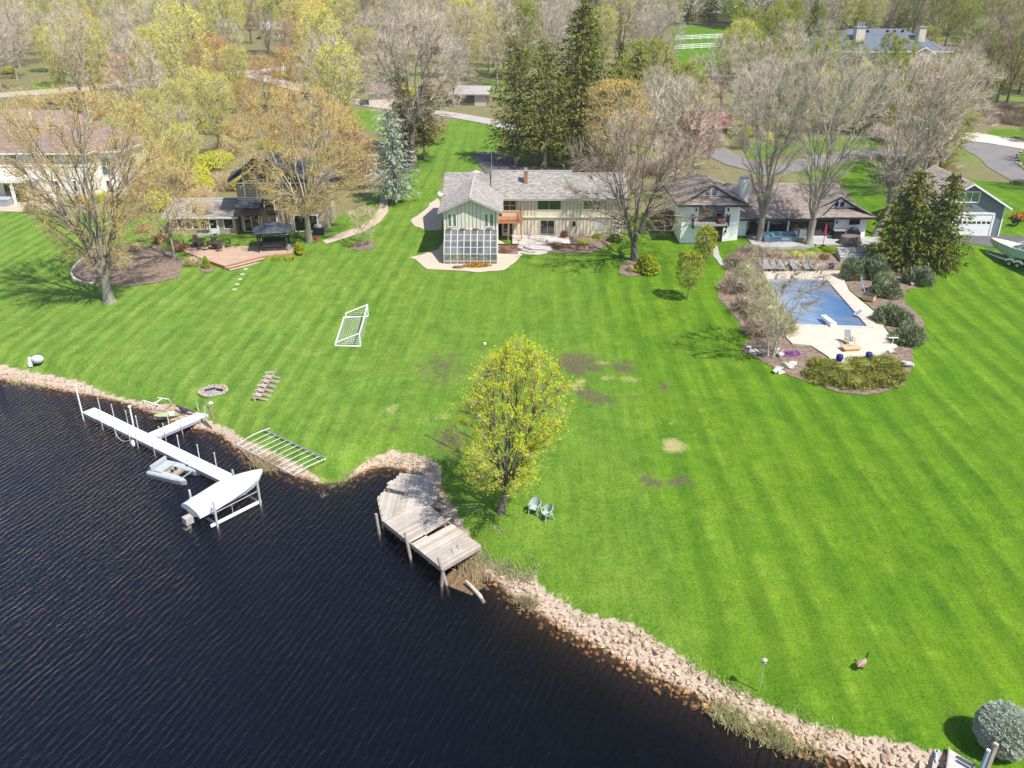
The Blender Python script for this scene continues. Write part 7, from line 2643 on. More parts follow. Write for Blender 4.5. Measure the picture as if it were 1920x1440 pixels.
def hero_conifer(name, label, u, v, vtop, half_px, leafm, bark=None, z=None, **kw):
    p = at(u, v, z)
    H = top_height(p, vtop)
    rx = half_px * proj(p)[2] / 1570
    T, C = conifer(kw.pop("seed", int(u + v)), H, rx, **kw)
    t = thing(name, label, "tree", p)
    T.build("trunk", bark or BARK_GREY, t)
    me_ = C.build("crown")
    me_.materials.append(leafm)
    link("crown", me_, t)
    return t


hero_conifer("spruce_tree", "huge dark spruce, tallest of the conifers behind the cream house", 1086, 318, -14, 96, LF_SPRUCE, z=3.6, tiers=46, arms=11, tuft=12, size=.75, bare=.08, sweep=-.2, seed=1)
hero_conifer("spruce_tree", "narrow spruce on the left of the conifers behind the cream house", 968, 318, 78, 60, LF_SPRUCE, BARK_BIRCH, z=3.6, tiers=40, arms=9, tuft=8, size=.62, bare=.14, sweep=-.22, shape=.5, seed=2)
hero_conifer("spruce_tree", "bare-trunked spruce in the middle of the conifers behind the cream house", 1022, 326, 78, 60, LF_SPRUCE, BARK_BIRCH, z=3.4, tiers=40, arms=9, tuft=8, size=.62, bare=.20, sweep=-.22, shape=.5, seed=3)
hero_conifer("blue_spruce", "tall irregular blue spruce at the edge of the side lawn", 742, 382, 205, 42, LF_BLUE, BARK_DARK, tiers=34, arms=8, tuft=7, size=.55, sweep=-.25, shape=.42, irregular=.3, bare=.08, seed=4)
hero_conifer("cedar_tree", "brownish cedar with a thick trunk behind the blue spruce", 796, 300, 162, 42, LF_CEDAR, BARK_TAN, tiers=26, arms=9, tuft=7, size=.65, sweep=-.12, shape=.35, irregular=.3, bare=.2, seed=5)
hero_conifer("cedar_tree", "dark ivy-clad cedar left of the big oak", 757, 306, 128, 26, LF_CEDAR, BARK_DARK, tiers=28, arms=8, tuft=6, size=.6, sweep=-.1, shape=.4, irregular=.3, bare=.1, seed=6)
hero_conifer("spruce_tree", "broad dark spruce between the pool and the garage, left of a pair", 1692, 498, 322, 76, LF_SPRUCE, BARK_DARK, tiers=34, arms=11, tuft=10, size=.55, sweep=-.18, shape=.6, bare=.02, seed=7)
hero_conifer("spruce_tree", "pointed spruce in front of the garage, right of a pair", 1752, 502, 326, 50, LF_SPRUCE, BARK_DARK, tiers=34, arms=10, tuft=8, size=.5, sweep=-.2, shape=.6, bare=.02, seed=8)
hero_conifer("spruce_tree", "small dark spruce behind the white house's back lawn", 1690, 345, 296, 44, LF_JUNIPER, BARK_DARK, tiers=18, arms=9, tuft=7, size=.6, sweep=-.05, shape=.5, bare=.02, seed=9)


def shrub(name, label, u, v, rx, rz, n, size, leafm, ry=None, blade=.3, z=None, dz=0.0, group=None, cat="shrub", **kw):
    p = at(u, v, z)
    p.z += dz
    t = thing(name, label, cat, p, group=group)
    C = bush(kw.pop("seed", int(u + v)), rx, ry or rx, rz, n, size, blade, **kw)
    me_ = C.build("foliage")
    me_.materials.append(leafm)
    link("foliage", me_, t)
    cr = MB().ell((0, 0, rz * .30), rx * .48, (ry or rx) * .48, rz * .55, 12, 7, .15, random.Random(3))
    cr.build("branches", leafm if leafm not in (LF_LIME, LF_BLUE) else leafm, t)
    return t


# the round clipped blue spruce in the lower right corner
p = at(1868, 1410)
t = thing("globe_spruce", "round clipped blue-green spruce in the lower right corner", "shrub", p + Vector((.18, .15, 0)))
g = np.random.default_rng(77)
n = 15000
u_ = unit(g.normal(size=(n, 3)))
ridge = .93 + .05 * np.sin(u_[:, 0] * 16 + 4 * u_[:, 1]) * np.sin(u_[:, 2] * 19 + 3 * u_[:, 0]) + .06 * g.random(n)
P_ = u_ * ridge[:, None] * np.array([1.14, 1.14, 1.08]) + np.array([0, 0, 1.06])
P_[:, 2] = np.maximum(.05, P_[:, 2])
C = Cards()
dn_ = unit(u_ + g.normal(size=(n, 3)) * .45)
ln = .15 * g.uniform(.6, 1.3, n)
slivers(C, P_ - dn_ * ln[:, None] * .6, dn_, ln, ln * .32, g)
me_ = C.build("foliage")
me_.materials.append(LF_GLOBE)
link("foliage", me_, t)
MB().ell((0, 0, 1.05), .96, .96, .95, 20, 12).build("branches", LF_JUNIPER, t, True)
MB().cyl((0, 0, -.2), .09, .6, 8).build("stem", BARK_DARK, t)

for (u, v, rx, rz, n, lab) in ((1595, 524, 1.35, 2.3, 2600, "tall grey-green juniper at the pool's far right corner"), (1655, 552, 1.8, 2.1, 3200, "broad juniper in the middle of the pool's right side"), (1640, 520, 1.5, 2.4, 2600, "upright juniper behind the blue hose"),
                               (1720, 532, 1.5, 2.0, 2400, "feathery juniper under the dark spruces at the lawn edge"), (1664, 604, 1.35, 1.75, 2400, "rounded juniper third from the pool's near right corner"),
                               (1686, 610, 1.2, 1.5, 2000, "rounded juniper squeezed between its neighbours right of the pool"), (1701, 642, 1.4, 1.85, 2600, "rounded juniper nearest the lawn at the pool's right corner")):
    shrub("juniper_bush", lab, u, v, rx, rz, n, .42, LF_JUNIPER, spiky=.5, blade=.26, hollow=.6)
# spreading junipers in the near bed
k = 0
for (u, v, rx, ry) in ((1545, 690, 1.9, 1.3), (1580, 696, 2.0, 1.4), (1618, 688, 2.1, 1.5), (1650, 684, 1.8, 1.6), (1560, 714, 1.9, 1.2), (1600, 720, 2.2, 1.3), (1640, 716, 2.0, 1.4), (1670, 705, 1.5, 1.4), (1535, 704, 1.3, 1.0)):
    k += 1
    w_ = ("at the left shoulder of the bed", "behind the left pale boulder", "at the back of the bed near the right blue pot", "at the back right of the bed", "along the near edge left of centre", "along the near edge at the centre", "along the near edge right of centre", "by the right rim boulders", "at the far left tip of the bed")[k - 1]
    shrub("spreading_juniper", "low spreading olive juniper " + w_, u, v, rx, .55, 2100, .42, LF_JUNY, ry=ry, blade=.22, hollow=.25, group="spreading junipers below the pool", dz=.05)
# hedge of bare and grey-green shrubs left of the pool
for i, (u, v, rx, rz, mt_, lab) in enumerate(((1385, 500, 1.4, 1.5, LF_RUST, "brown twiggy shrub at the top of the bed left of the pool"), (1402, 530, 1.6, 2.0, LF_REED, "tall grey-green twiggy shrub left of the pool's far corner"), (1382, 545, 1.5, 1.4, LF_RUST, "brown twiggy shrub on the lawn side of the pool hedge"),
                                              (1418, 560, 1.6, 1.9, LF_REED, "grey-green shrub halfway along the left of the pool"), (1398, 580, 1.5, 1.3, LF_RUST, "brown leafless shrub halfway along the lawn side of the pool hedge"), (1440, 598, 1.6, 1.8, LF_REED, "grey-green shrub beside the coping left of the pool"),
                                              (1460, 622, 1.4, 1.5, LF_REED, "grey-green shrub at the pool's near left corner"), (1424, 622, 1.4, 1.2, LF_RUST, "brown twiggy shrub behind the birch stems"), (1410, 476, 1.3, .9, LF_RUST, "twiggy shrub below the patio edge"))):
    shrub("twiggy_shrub", lab, u, v, rx * 1.25, rz * 1.1, 3200, .6, TW_BROWN if mt_ is LF_RUST else mt_, blade=.07, hollow=.15, spiky=.3)
for i, (u, v, rx, mt_, lab) in enumerate(((1440, 478, .8, LF_RUST, "rusty mound in the bank garden under the first bare tree"), (1470, 482, .9, LF_DRY, "straw-coloured mound in the bank garden"), (1492, 480, .9, LF_BUD, "pale green mound in the bank garden"),
                                          (1520, 482, .8, LF_BUD, "greenish mound right of centre in the bank garden"), (1545, 484, .8, LF_RUST, "rusty mound near the stone steps"), (1553, 470, .7, LF_GREEN, "small green shrub left of the stone steps"),
                                          (1500, 455, .7, LF_BUD, "yellow-green shrub between the two bare trunks on the patio"), (1450, 492, .6, LF_DRY, "dry tuft behind the left loungers"), (1510, 492, .6, LF_DRY, "dry tuft behind the right loungers"), (1612, 470, .6, LF_GREEN, "small shrub right of the stone steps"))):
    shrub("garden_mound", lab, u, v, rx, .55, 700, .35, mt_, blade=.12, hollow=.2)
shrub("round_yew", "rounded yellow-green yew beside the dark leaning tree", 1212, 510, 1.25, 1.9, 3000, .22, LF_LIME, blade=0, hollow=.75)
shrub("azalea", "low patch of purple blossom in the mulch by the birch", 1482, 665, .9, .3, 700, .12, leafmat("purple_blossom", (.30, .10, .32), (.52, .25, .52), 2, .2, .05), blade=0, ry=.5)
shrub("arborvitae", "small pointed green arborvitae at the left front of the redwood deck", 389, 503, .42, 1.5, 1300, .22, LF_GREEN, blade=.3, hollow=.6)
shrub("golden_shrub", "pale straw-gold shrub left of the redwood deck", 362, 496, 1.2, 1.0, 1000, .35, LF_DRY, blade=.12, hollow=.3)
shrub("boxwood", "upright yellow-green shrub at the right end of the redwood deck", 563, 476, .7, 1.3, 1200, .2, LF_LIME, blade=0)
shrub("boxwood", "small green shrub below the pavilion, left of two", 517, 486, .5, .5, 500, .2, LF_GREEN, blade=0)
shrub("boxwood", "small green shrub below the pavilion, right of two", 541, 486, .55, .5, 500, .2, LF_GREEN, blade=0)
shrub("tulip_clump", "clump of red and pink tulips at the foot of the golden-budded tree", 590, 450, .45, .35, 300, .16, leafmat("red_petals", (.55, .05, .06), (.75, .25, .22), 3, .2, .05), blade=0)
shrub("gold_grass", "orange-gold low shrubs in front of the glasshouse", 893, 500, 1.5, .38, 1500, .2, LF_GOLDSHRUB, blade=0, ry=.45)
shrub("gold_grass", "paler tan low shrub at the left foot of the glasshouse", 858, 503, .8, .3, 600, .2, LF_RUST, blade=.1, ry=.4)
shrub("rusty_shrub", "rusty bare shrub in the bed between glasshouse and steps", 948, 472, 1.0, .7, 1200, .4, LF_RUST, blade=.06, hollow=.2)
shrub("rusty_shrub", "wide rusty bare shrub in front of the long planter wall", 1045, 466, 1.5, .8, 1500, .4, LF_RUST, blade=.06, hollow=.2, ry=.7)
shrub("rusty_shrub", "reddish-leaved shrub on the terrace right of the sliding door", 1058, 448, .6, 1.1, 800, .3, LF_RED, blade=.15, hollow=.3)
shrub("garden_shrub", "dark rounded shrub against the right part of the cream wall", 1152, 452, .9, .8, 900, .25, LF_SPRUCE, blade=0)
shrub("garden_shrub", "yellow-green perennial clump in the bed right of the terrace", 1095, 456, .8, .45, 600, .25, LF_BUD, blade=.2)
shrub("garden_shrub", "pale green perennial clump below the cream wall's small window", 1120, 446, .8, .5, 600, .25, LF_GREEN, blade=.2)
shrub("dark_thicket", "tall dark brown thicket between the cream and white houses", 1250, 430, 1.8, 2.6, 2600, .6, LF_RUST, blade=.06, hollow=.2)
shrub("orange_shrub", "bright orange shrub beside the drive at the right edge", 1912, 412, 1.0, .9, 900, .25, LF_GOLDSHRUB, blade=0)
shrub("island_shrub", "dark low juniper on the drive at the right edge", 1912, 345, 1.3, .6, 900, .3, LF_JUNIPER, blade=.25)
shrub("dwarf_conifer", "small narrow dark evergreen beyond the tan house", 574, 182, .9, 2.4, 1200, .4, LF_SPRUCE, blade=.25)
for i, (u, v, mt_) in enumerate(((200, 372, LF_BUD), (188, 378, LF_GREEN), (215, 380, LF_ORANGE), (155, 380, LF_ORANGE), (240, 410, LF_RUST), (270, 435, LF_RUST), (300, 455, LF_RUST), (255, 470, LF_DRY), (335, 470, LF_RUST), (60, 396, LF_DRY))):
    w_ = ("yellow-green shrub at the corner of the white house's stone wall", "upright green shrub by the white house's small windows", "orange-tan shrub right of the white house", "orange shrub on the white house's patio edge", "rusty shrub behind the left lawn tree", "brown shrub at the back of the left tree bed", "brown twiggy shrub left of the sunroom", "straw tuft in the left tree bed", "rusty shrub at the deck's left end", "dry shrub in front of the white house's porch")[i]
    shrub("border_shrub", w_, u, v, 1.1, 1.1, 900, .4, mt_, blade=.1, hollow=.25)
# mulch bed behind the left tree, with pale edging
struct(drape("mulch_bed", [p.xy for p in px((134, 513), (146, 492), (170, 475), (230, 458), (300, 462), (345, 488), (338, 520), (300, 530), (240, 538), (190, 535), (150, 529))], 0.05, M_MULCH, .7, wobble=.1))
ed = thing("bed_edging", "pale stone edging curving round the left tree's mulch bed", "edging")
ep = [(168, 477), (160, 482), (152, 488), (145, 494), (139, 501), (135, 508), (134, 515), (138, 522), (144, 526), (152, 529), (161, 531), (170, 532), (179, 532)]
for i in range(len(ep) - 1):
    a, b_ = at(*ep[i]), at(*ep[i + 1])
    MB().beam(a + Vector((0, 0, .06)), b_ + Vector((0, 0, .06)), .22, .16).build("edging_stone", M_CONC, ed)
struct(drape("mulch_ring", [p.xy for p in px((1160, 505), (1172, 490), (1195, 486), (1215, 505), (1205, 516), (1180, 519), (1163, 515))], .05, M_MULCH, .5, wobble=.08))
struct(drape("mulch_ring", [p.xy for p in px((655, 466), (668, 454), (700, 452), (708, 460), (695, 468), (672, 470))], .05, M_MULCH, .5, wobble=.08))
struct(drape("mulch_ring", [p.xy for p in px((372, 506), (382, 494), (398, 498), (402, 508), (388, 513))], .05, M_MULCH, .4, wobble=.06))
shrub("rockery_shrub", "pale dry shrub at the foot of the dark leaning tree", 1183, 508, .7, .7, 700, .3, LF_DRY, blade=.1, hollow=.2)

# bank grasses, dead reeds and weeds at the water's edge
def tufts(name, pts, n, h, mat, seed, spread=.35, kind=True):
    g = np.random.default_rng(seed)
    C = Cards()
    for (x, y, z) in pts:
        m_ = int(n * g.uniform(.6, 1.3))
        base = np.stack([x + g.normal(size=m_) * spread, y + g.normal(size=m_) * spread, np.full(m_, z)], -1)
        base[:, 2] = np.maximum(ground(base[:, 0], base[:, 1])[0], -.05)
        d = unit(g.normal(size=(m_, 3)) * .45 + np.array([0, 0, 1.0]))
        slivers(C, base, d, h * g.uniform(.5, 1.2, m_), np.full(m_, .035), g)
    me_ = C.build(name)
    me_.materials.append(mat)
    return stuff(link(name, me_))


rng = random.Random(31)


def along(pix, z, n, jit=8):
    out_ = []
    for _ in range(n):
        i = rng.randrange(len(pix) - 1)
        s = rng.random()
        u = pix[i][0] + (pix[i + 1][0] - pix[i][0]) * s + rng.uniform(-jit, jit)
        v = pix[i][1] + (pix[i + 1][1] - pix[i][1]) * s + rng.uniform(-jit * .5, jit * .5)
        p = at(u, v, z)
        out_.append((p.x, p.y, p.z))
    return out_


tufts("bank_grass", along([(1340, 1318), (1370, 1345), (1420, 1365), (1470, 1388), (1530, 1408)], .15, 46, 9), 55, .5, LF_REED, 1, .26)
tufts("bank_grass", along([(0, 712), (40, 716), (70, 722)], .2, 5, 6), 30, .35, LF_REED, 2, .25)
tufts("dead_reeds", along([(462, 850), (490, 868), (505, 872), (520, 876)], .15, 20, 6), 45, .6, LF_DRY, 3, .3)
tufts("dead_reeds", along([(868, 1060), (890, 1075), (910, 1080), (880, 1052)], .2, 18, 6), 40, .5, LF_DRY, 4, .25)
tufts("shore_weeds", along([(895, 1030), (930, 1050), (960, 1066), (1000, 1082)], .8, 40, 8), 50, .3, LF_REED, 5, .2)
tufts("shore_weeds", along([(968, 1120), (1000, 1140), (990, 1125)], .1, 10, 6), 60, .5, LF_DRY, 6, .15)
tufts("shore_weeds", along([(250, 755), (330, 775), (300, 765)], .4, 6, 8), 30, .25, LF_REED, 7, .2)
tufts("shore_weeds", along([(600, 905), (690, 850), (780, 848), (1080, 1138), (1250, 1212), (1400, 1292), (1600, 1372)], .9, 70, 7), 30, .22, LF_REED, 8, .15)

# ------------------------------------------------------------------ the wood behind
protos = {}


def proto(kind, **kw):
    T, TW, FO = make_tree(**kw)
    return kind, T, TW, FO


def add_proto(kind, bark, twm, leafm, name, T, TW, FO):
    ms_ = []
    if T is not None:
        ms_.append(("trunk", T.mesh("trunk", bark, True)))
    if TW is not None:
        me_ = TW.build("twigs")
        me_.materials.append(twm)
        ms_.append(("twigs" if FO is not None else "crown", me_))
    if FO is not None:
        me_ = FO.build("crown")
        me_.materials.append(leafm)
        ms_.append(("crown", me_))
    protos.setdefault(kind, []).append((name, ms_))


lowk = dict(K=6, M=8, N3=300, twigs=8, sides=5)
for s_ in range(3):
    add_proto("bare", BARK_GREY, TW_GREY, None, "bare_tree", *make_tree(200 + s_, 13, 3.8, fork=.2, shape=("vase", "oval", "round")[s_], tlen=1.1, tw=.034, base_h=.2, r0=.2, **lowk))
    add_proto("budgreen", BARK_GREY, TW_GREY, LF_BUD, "budding_tree", *make_tree(220 + s_, 13, 4.0, fork=.2, shape=("round", "oval", "vase")[s_], tlen=1.0, tw=.03, leaf=1, lsize=.135, lpt=3.2, base_h=.2, r0=.2, **lowk))
for s_ in range(2):
    add_proto("brown", BARK_DARK, TW_BROWN, None, "bare_tree", *make_tree(240 + s_, 14, 4.0, fork=.22, shape=("vase", "round")[s_], tlen=1.1, tw=.034, base_h=.22, r0=.24, **lowk))
    add_proto("orange", BARK_GREY, TW_TAN, LF_ORANGE, "budding_tree", *make_tree(250 + s_, 11, 3.8, fork=.15, shape=("round", "oval")[s_], tlen=1.0, tw=.03, leaf=1, lsize=.12, lpt=2.8, base_h=.12, r0=.17, **lowk))
    add_proto("yellow", BARK_DARK, TW_TAN, LF_YELLOW, "willow_tree", *make_tree(260 + s_, 13, 4.2, fork=.25, shape="round", tlen=1.3, tw=.03, leaf=1, lsize=.14, lpt=3.4, base_h=.2, r0=.24, droop=.5, **lowk))
    add_proto("green", BARK_DARK, TW_BROWN, LF_GREEN, "leafy_tree", *make_tree(270 + s_, 12, 3.9, fork=.2, shape=("oval", "round")[s_], tlen=.9, tw=.03, leaf=1, lsize=.16, lpt=4.2, base_h=.15, r0=.2, **lowk))
    T, C = conifer(280 + s_, 12, 2.6, tiers=24, arms=8, tuft=6, size=.75)
    me_ = C.build("crown")
    me_.materials.append(LF_SPRUCE)
    protos.setdefault("spruce", []).append(("spruce_tree", [("trunk", T.mesh("trunk", BARK_DARK)), ("crown", me_)]))
for kind, mt_, nm in (("brush_grey", TW_GREY, "thicket_bush"), ("brush_brown", TW_BROWN, "thicket_bush"), ("brush_green", LF_BUD, "thicket_bush"), ("brush_tan", TW_TAN, "thicket_bush")):
    for s_ in range(2):
        C = bush(300 + s_ + len(kind), 1.9, 1.9, 1.9, 1300 if kind != "brush_green" else 3200, .8 if kind != "brush_green" else .15, .045 if kind != "brush_green" else 0, hollow=.1, spiky=.4)
        me_ = C.build("foliage")
        me_.materials.append(mt_)
        protos.setdefault(kind, []).append((nm, [("foliage", me_)]))

used_ = {}


def put(kind, p, scale, rz, label, group, cat="tree"):
    nm, ms_ = rng.choice(protos[kind])
    t = thing(nm, label, cat, p, rz, group)
    t.scale = (scale * rng.uniform(.9, 1.12), scale * rng.uniform(.9, 1.12), scale * rng.uniform(.88, 1.12))
    for n_, me_ in ms_:
        link(n_, me_, t)
    u, v, _ = proj(p)
    ranked.setdefault((kind, zone(u, v)), []).append((u, t))
    return t


ranked = {}
WORD = {"bare": "bare grey tree", "brown": "bare brown tree", "budgreen": "budding green tree", "orange": "orange budding tree", "yellow": "golden yellow willow", "green": "leafy green tree", "spruce": "dark spruce",
        "brush_grey": "grey leafless thicket", "brush_brown": "brown leafless thicket", "brush_green": "pale green thicket", "brush_tan": "tan leafless thicket"}


def zone(u, v):
    a = "behind the left white house" if u < 230 else "behind the tan house" if u < 640 else "left of the tall conifers" if u < 930 else "behind the tall conifers" if u < 1180 else "behind the stucco house" if u < 1500 else "round the hilltop mansion" if u < 1780 else "beyond the garage"
    b_ = "near" if v > 170 else "middle" if v > 95 else "far"
    return "in %s wood %s" % (b_, a)


def pick(u, v):
    r = rng.random()

    def w(**kw):
        s = sum(kw.values())
        q = r * s
        for k_, x_ in kw.items():
            q -= x_
            if q <= 0:
                return k_
        return "bare"
    if u < 60:
        return w(bare=.6, budgreen=.4)
    if u < 330:
        return w(budgreen=.66, bare=.28, orange=.06) if v > 60 else w(budgreen=.7, green=.15, bare=.25)
    if u < 470:
        return w(budgreen=.5, orange=.34, bare=.15) if v > 90 else w(budgreen=.5, green=.3, bare=.3)
    if u < 560:
        return w(orange=.25, brown=.3, budgreen=.35, bare=.2)
    if u < 650:
        return w(yellow=.3 if v < 110 else 0, budgreen=.25, bare=.35, orange=.3)
    if u < 830:
        return w(bare=.62, budgreen=.26, yellow=.10, brown=.1)
    if u < 960:
        return w(bare=.5, yellow=.25 if v < 120 else 0.02, budgreen=.15, brown=.2)
    if u < 1340:
        return w(bare=.55, green=.2, spruce=.10, brown=.15, budgreen=.08)
    if u < 1500:
        return w(green=.5, bare=.35, budgreen=.2)
    if u < 1730:
        return w(brown=.34, green=.30, bare=.16, spruce=.12, budgreen=.08)
    return w(green=.42, brown=.34, bare=.15, yellow=.06, spruce=.03)


KEEP = [(925, 170, 1110, 335), (1565, 92, 1795, 118), (1262, 96, 1335, 100), (1290, 97, 1350, 125), (855, 204, 920, 206), (770, 226, 950, 335), (1815, 262, 1925, 345), (0, 172, 110, 190), (0, 216, 200, 300), (1490, 268, 1660, 420), (1345, 295, 1500, 330), (480, 158, 560, 180), (700, 185, 800, 222), (1640, 96, 1800, 110)]
SPECIAL = [("yellow", 598, 112, 1.1), ("yellow", 562, 108, 1.05), ("budgreen", 185, 200, 1.15), ("budgreen", 120, 198, .9), ("orange", 402, 172, 1.05), ("orange", 372, 165, .8), ("yellow", 870, 122, 1.1), ("yellow", 925, 126, .9), ("budgreen", 690, 160, .9), ("budgreen", 650, 150, .9), ("green", 1392, 140, 1.05),
           ("green", 1360, 150, .8), ("green", 1460, 118, 1.05), ("bare", 1252, 138, 1.15), ("bare", 1225, 140, 1.0), ("green", 1655, 150, .8), ("green", 1688, 152, .75), ("green", 1600, 140, .7), ("brown", 1545, 62, 1.2), ("brown", 1520, 70, 1.1), ("green", 1870, 192, 1.25), ("brown", 1885, 205, 1.3), ("green", 1830, 170, 1.1), ("green", 1910, 175, 1.2),
           ("budgreen", 380, 250, .85), ("budgreen", 345, 270, .85), ("budgreen", 300, 300, .85), ("budgreen", 420, 240, .7), ("orange", 470, 262, .8), ("budgreen", 265, 330, .85), ("budgreen", 330, 330, .7), ("bare", 350, 330, .8), ("budgreen", 300, 370, .6), ("orange", 255, 385, .6), ("bare", 1225, 300, .85), ("bare", 1260, 310, .9), ("bare", 1195, 300, .8), ("bare", 1330, 300, .7),
           ("brush_grey", 1120, 318, 1.2), ("brush_grey", 1190, 325, 1.3), ("brush_brown", 1090, 322, 1.0), ("green", 1200, 190, .8), ("spruce", 1160, 210, 1.1), ("spruce", 1640, 255, .9), ("spruce", 1730, 245, .9), ("green", 1660, 250, .6), ("bare", 1720, 250, 1.0), ("bare", 1790, 240, 1.0), ("spruce", 1665, 48, 1.3), ("spruce", 1630, 52, 1.1), ("spruce", 1860, 115, .9),
           ("bare", 1430, 250, .9), ("bare", 1480, 255, .95), ("bare", 1395, 262, .8), ("bare", 1560, 250, .9), ("bare", 1600, 255, .85), ("green", 1500, 262, .6), ("bare", 1690, 275, .8), ("green", 1800, 100, 1.1), ("orange", 430, 192, 1.1), ("orange", 500, 205, 1.0), ("orange", 352, 182, .9), ("orange", 545, 212, 1.0), ("brush_green", 300, 345, 1.6), ("brush_tan", 335, 350, 1.5), ("brush_green", 370, 340, 1.5), ("brush_tan", 270, 365, 1.4), ("brush_green", 400, 315, 1.5), ("brush_green", 330, 300, 1.6), ("brush_tan", 290, 310, 1.5), ("brush_tan", 430, 290, 1.5), ("budgreen", 360, 372, .7), ("budgreen", 415, 300, .9), ("brush_tan", 380, 380, 1.2), ("brush_green", 300, 392, 1.2), ("brush_grey", 1245, 320, 1.4), ("brush_grey", 1270, 300, 1.4), ("brush_brown", 1220, 330, 1.3), ("brush_grey", 1300, 285, 1.5), ("brush_grey", 1340, 275, 1.4), ("brush_brown", 1390, 278, 1.2), ("brush_grey", 1420, 240, 1.6), ("brush_grey", 1470, 240, 1.6), ("brush_brown", 1520, 245, 1.5), ("brush_grey", 1570, 240, 1.6), ("brush_green", 1620, 245, 1.4), ("brush_grey", 1660, 262, 1.4), ("brush_grey", 1700, 270, 1.3), ("bare", 1410, 210, 1.1), ("bare", 1470, 205, 1.1), ("green", 1530, 200, .9), ("bare", 1590, 215, .65), ("bare", 1650, 215, .65), ("bare", 1700, 222, .65), ("bare", 1350, 215, 1.1), ("brush_brown", 1140, 325, 1.4), ("brush_grey", 1160, 318, 1.5), ("brush_tan", 690, 330, 1.2), ("brush_brown", 676, 318, 1.3), ("brown", 1820, 80, 1.2), ("green", 1850, 90, 1.2), ("green", 1780, 60, 1.1), ("brown", 1760, 45, 1.2), ("green", 1720, 50, 1.1), ("brown", 1700, 40, 1.2), ("spruce", 1600, 58, 1.2), ("spruce", 1650, 42, 1.2), ("green", 1880, 110, 1.2), ("brown", 1900, 130, 1.3), ("green", 1905, 100, 1.2), ("brown", 1580, 45, 1.3), ("spruce", 1685, 52, 1.1), ("brown", 1850, 140, 1.2), ("green", 1900, 160, 1.2), ("brown", 1840, 200, 1.1), ("green", 1500, 60, 1.1), ("green", 1420, 48, 1.1), ("green", 1370, 50, 1.1), ("spruce", 1330, 48, 1.1), ("spruce", 1290, 45, 1.2), ("green", 1740, 110, .7), ("green", 1560, 130, .8), ("brush_green", 1620, 130, 1.3), ("brush_green", 1530, 150, 1.4), ("brush_green", 1570, 150, 1.3), ("brush_grey", 1800, 215, 1.4), ("brush_brown", 1850, 225, 1.4), ("brush_brown", 1900, 232, 1.4), ("brush_brown", 1880, 215, 1.3), ("brush_green", 1480, 150, 1.3)]
placed = []
for kind, u, v, s_ in SPECIAL:
    p = at(u, v)
    placed.append((p.x, p.y))
    cat = "shrub" if kind.startswith("brush") else "tree"
    z_ = zone(u, v)
    put(kind, p, s_, rng.uniform(0, 6.28), WORD[kind] + " " + z_, WORD[kind] + "s " + z_, cat)

wood_grid = wood.reshape(ny_, nx_)


def wood_at(x, y):
    i = min(len(XS) - 1, int(np.searchsorted(XS, x)))
    j = min(len(YS) - 1, int(np.searchsorted(YS, y)))
    return wood_grid[j, i]


ROADS = [np.array([tuple(at(u, v).xy) for u, v in q]) for q in ([(-160, 190), (110, 171), (300, 155), (590, 122)], [(470, 140), (600, 176), (720, 200), (905, 226), (975, 246)], [(915, 286), (945, 322), (1010, 326)], [(1330, 280), (1440, 322), (1540, 300), (1660, 288), (1790, 300)], [(1770, 258), (1930, 280), (1990, 350)])]
HOUSES = [(-85, -49, 106, 125), (-42, -18, 92, 110), (-9, 15, 84, 107), (17, 42, 90, 105), (45, 56, 90, 103), (75, 110, 216, 243)]
n_tree = 0
tries = 0
count_kind = {}
while n_tree < 430 and tries < 14000:
    tries += 1
    y = 106 + 240 * rng.random() ** 1.25
    x = rng.uniform(-.68 * y - 6, .68 * y + 6)
    if wood_at(x, y) < .6:
        continue
    sp_ = 4.9 + (y - 105) * .014
    if any((x - a) ** 2 + (y - b_) ** 2 < sp_ ** 2 for a, b_ in placed):
        continue
    if any(x0 - 3 < x < x1 + 3 and y0 - 2 < y < y1 + 3 for x0, x1, y0, y1 in HOUSES):
        continue
    if any(seg_dist(np.array([x]), np.array([y]), q)[0] < 4.5 for q in ROADS):
        continue
    p = Vector((x, y, gz(x, y)))
    u, v, dep = proj(p)
    s_ = rng.uniform(.85, 1.45)
    hpx = 12 * s_ * 1570 / dep * .95
    wpx = 3.2 * s_ * 1570 / dep
    if any(u + wpx > a and u - wpx < c and v > b_ and v - hpx < d for a, b_, c, d in KEEP):
        continue
    kind = pick(u, v)
    placed.append((x, y))
    z_ = zone(u, v)
    put(kind, p, s_, rng.uniform(0, 6.28), WORD[kind] + " " + z_, WORD[kind] + "s " + z_)
    n_tree += 1
n_b = 0
tries = 0
while n_b < 290 and tries < 9000:
    tries += 1
    y = 104 + 110 * rng.random() ** 1.3
    x = rng.uniform(-.68 * y - 4, .68 * y + 4)
    if wood_at(x, y) < .75 or any(x0 - 2 < x < x1 + 2 and y0 - 2 < y < y1 + 2 for x0, x1, y0, y1 in HOUSES) or any(seg_dist(np.array([x]), np.array([y]), q)[0] < 4.2 for q in ROADS):
        continue
    p = Vector((x, y, gz(x, y)))
    u, v, dep = proj(p)
    s_ = rng.uniform(.6, 1.25)
    if any(u + 25 > a and u - 25 < c and v > b_ and v - 25 < d for a, b_, c, d in KEEP):
        continue
    kind = rng.choice(["brush_grey", "brush_grey", "brush_brown", "brush_green", "brush_tan"] if u > 650 else ["brush_green", "brush_green", "brush_tan", "brush_grey", "brush_tan"])
    z_ = zone(u, v)
    put(kind, p, s_, rng.uniform(0, 6.28), WORD[kind] + " " + z_, WORD[kind] + "s " + z_, "shrub")
    n_b += 1

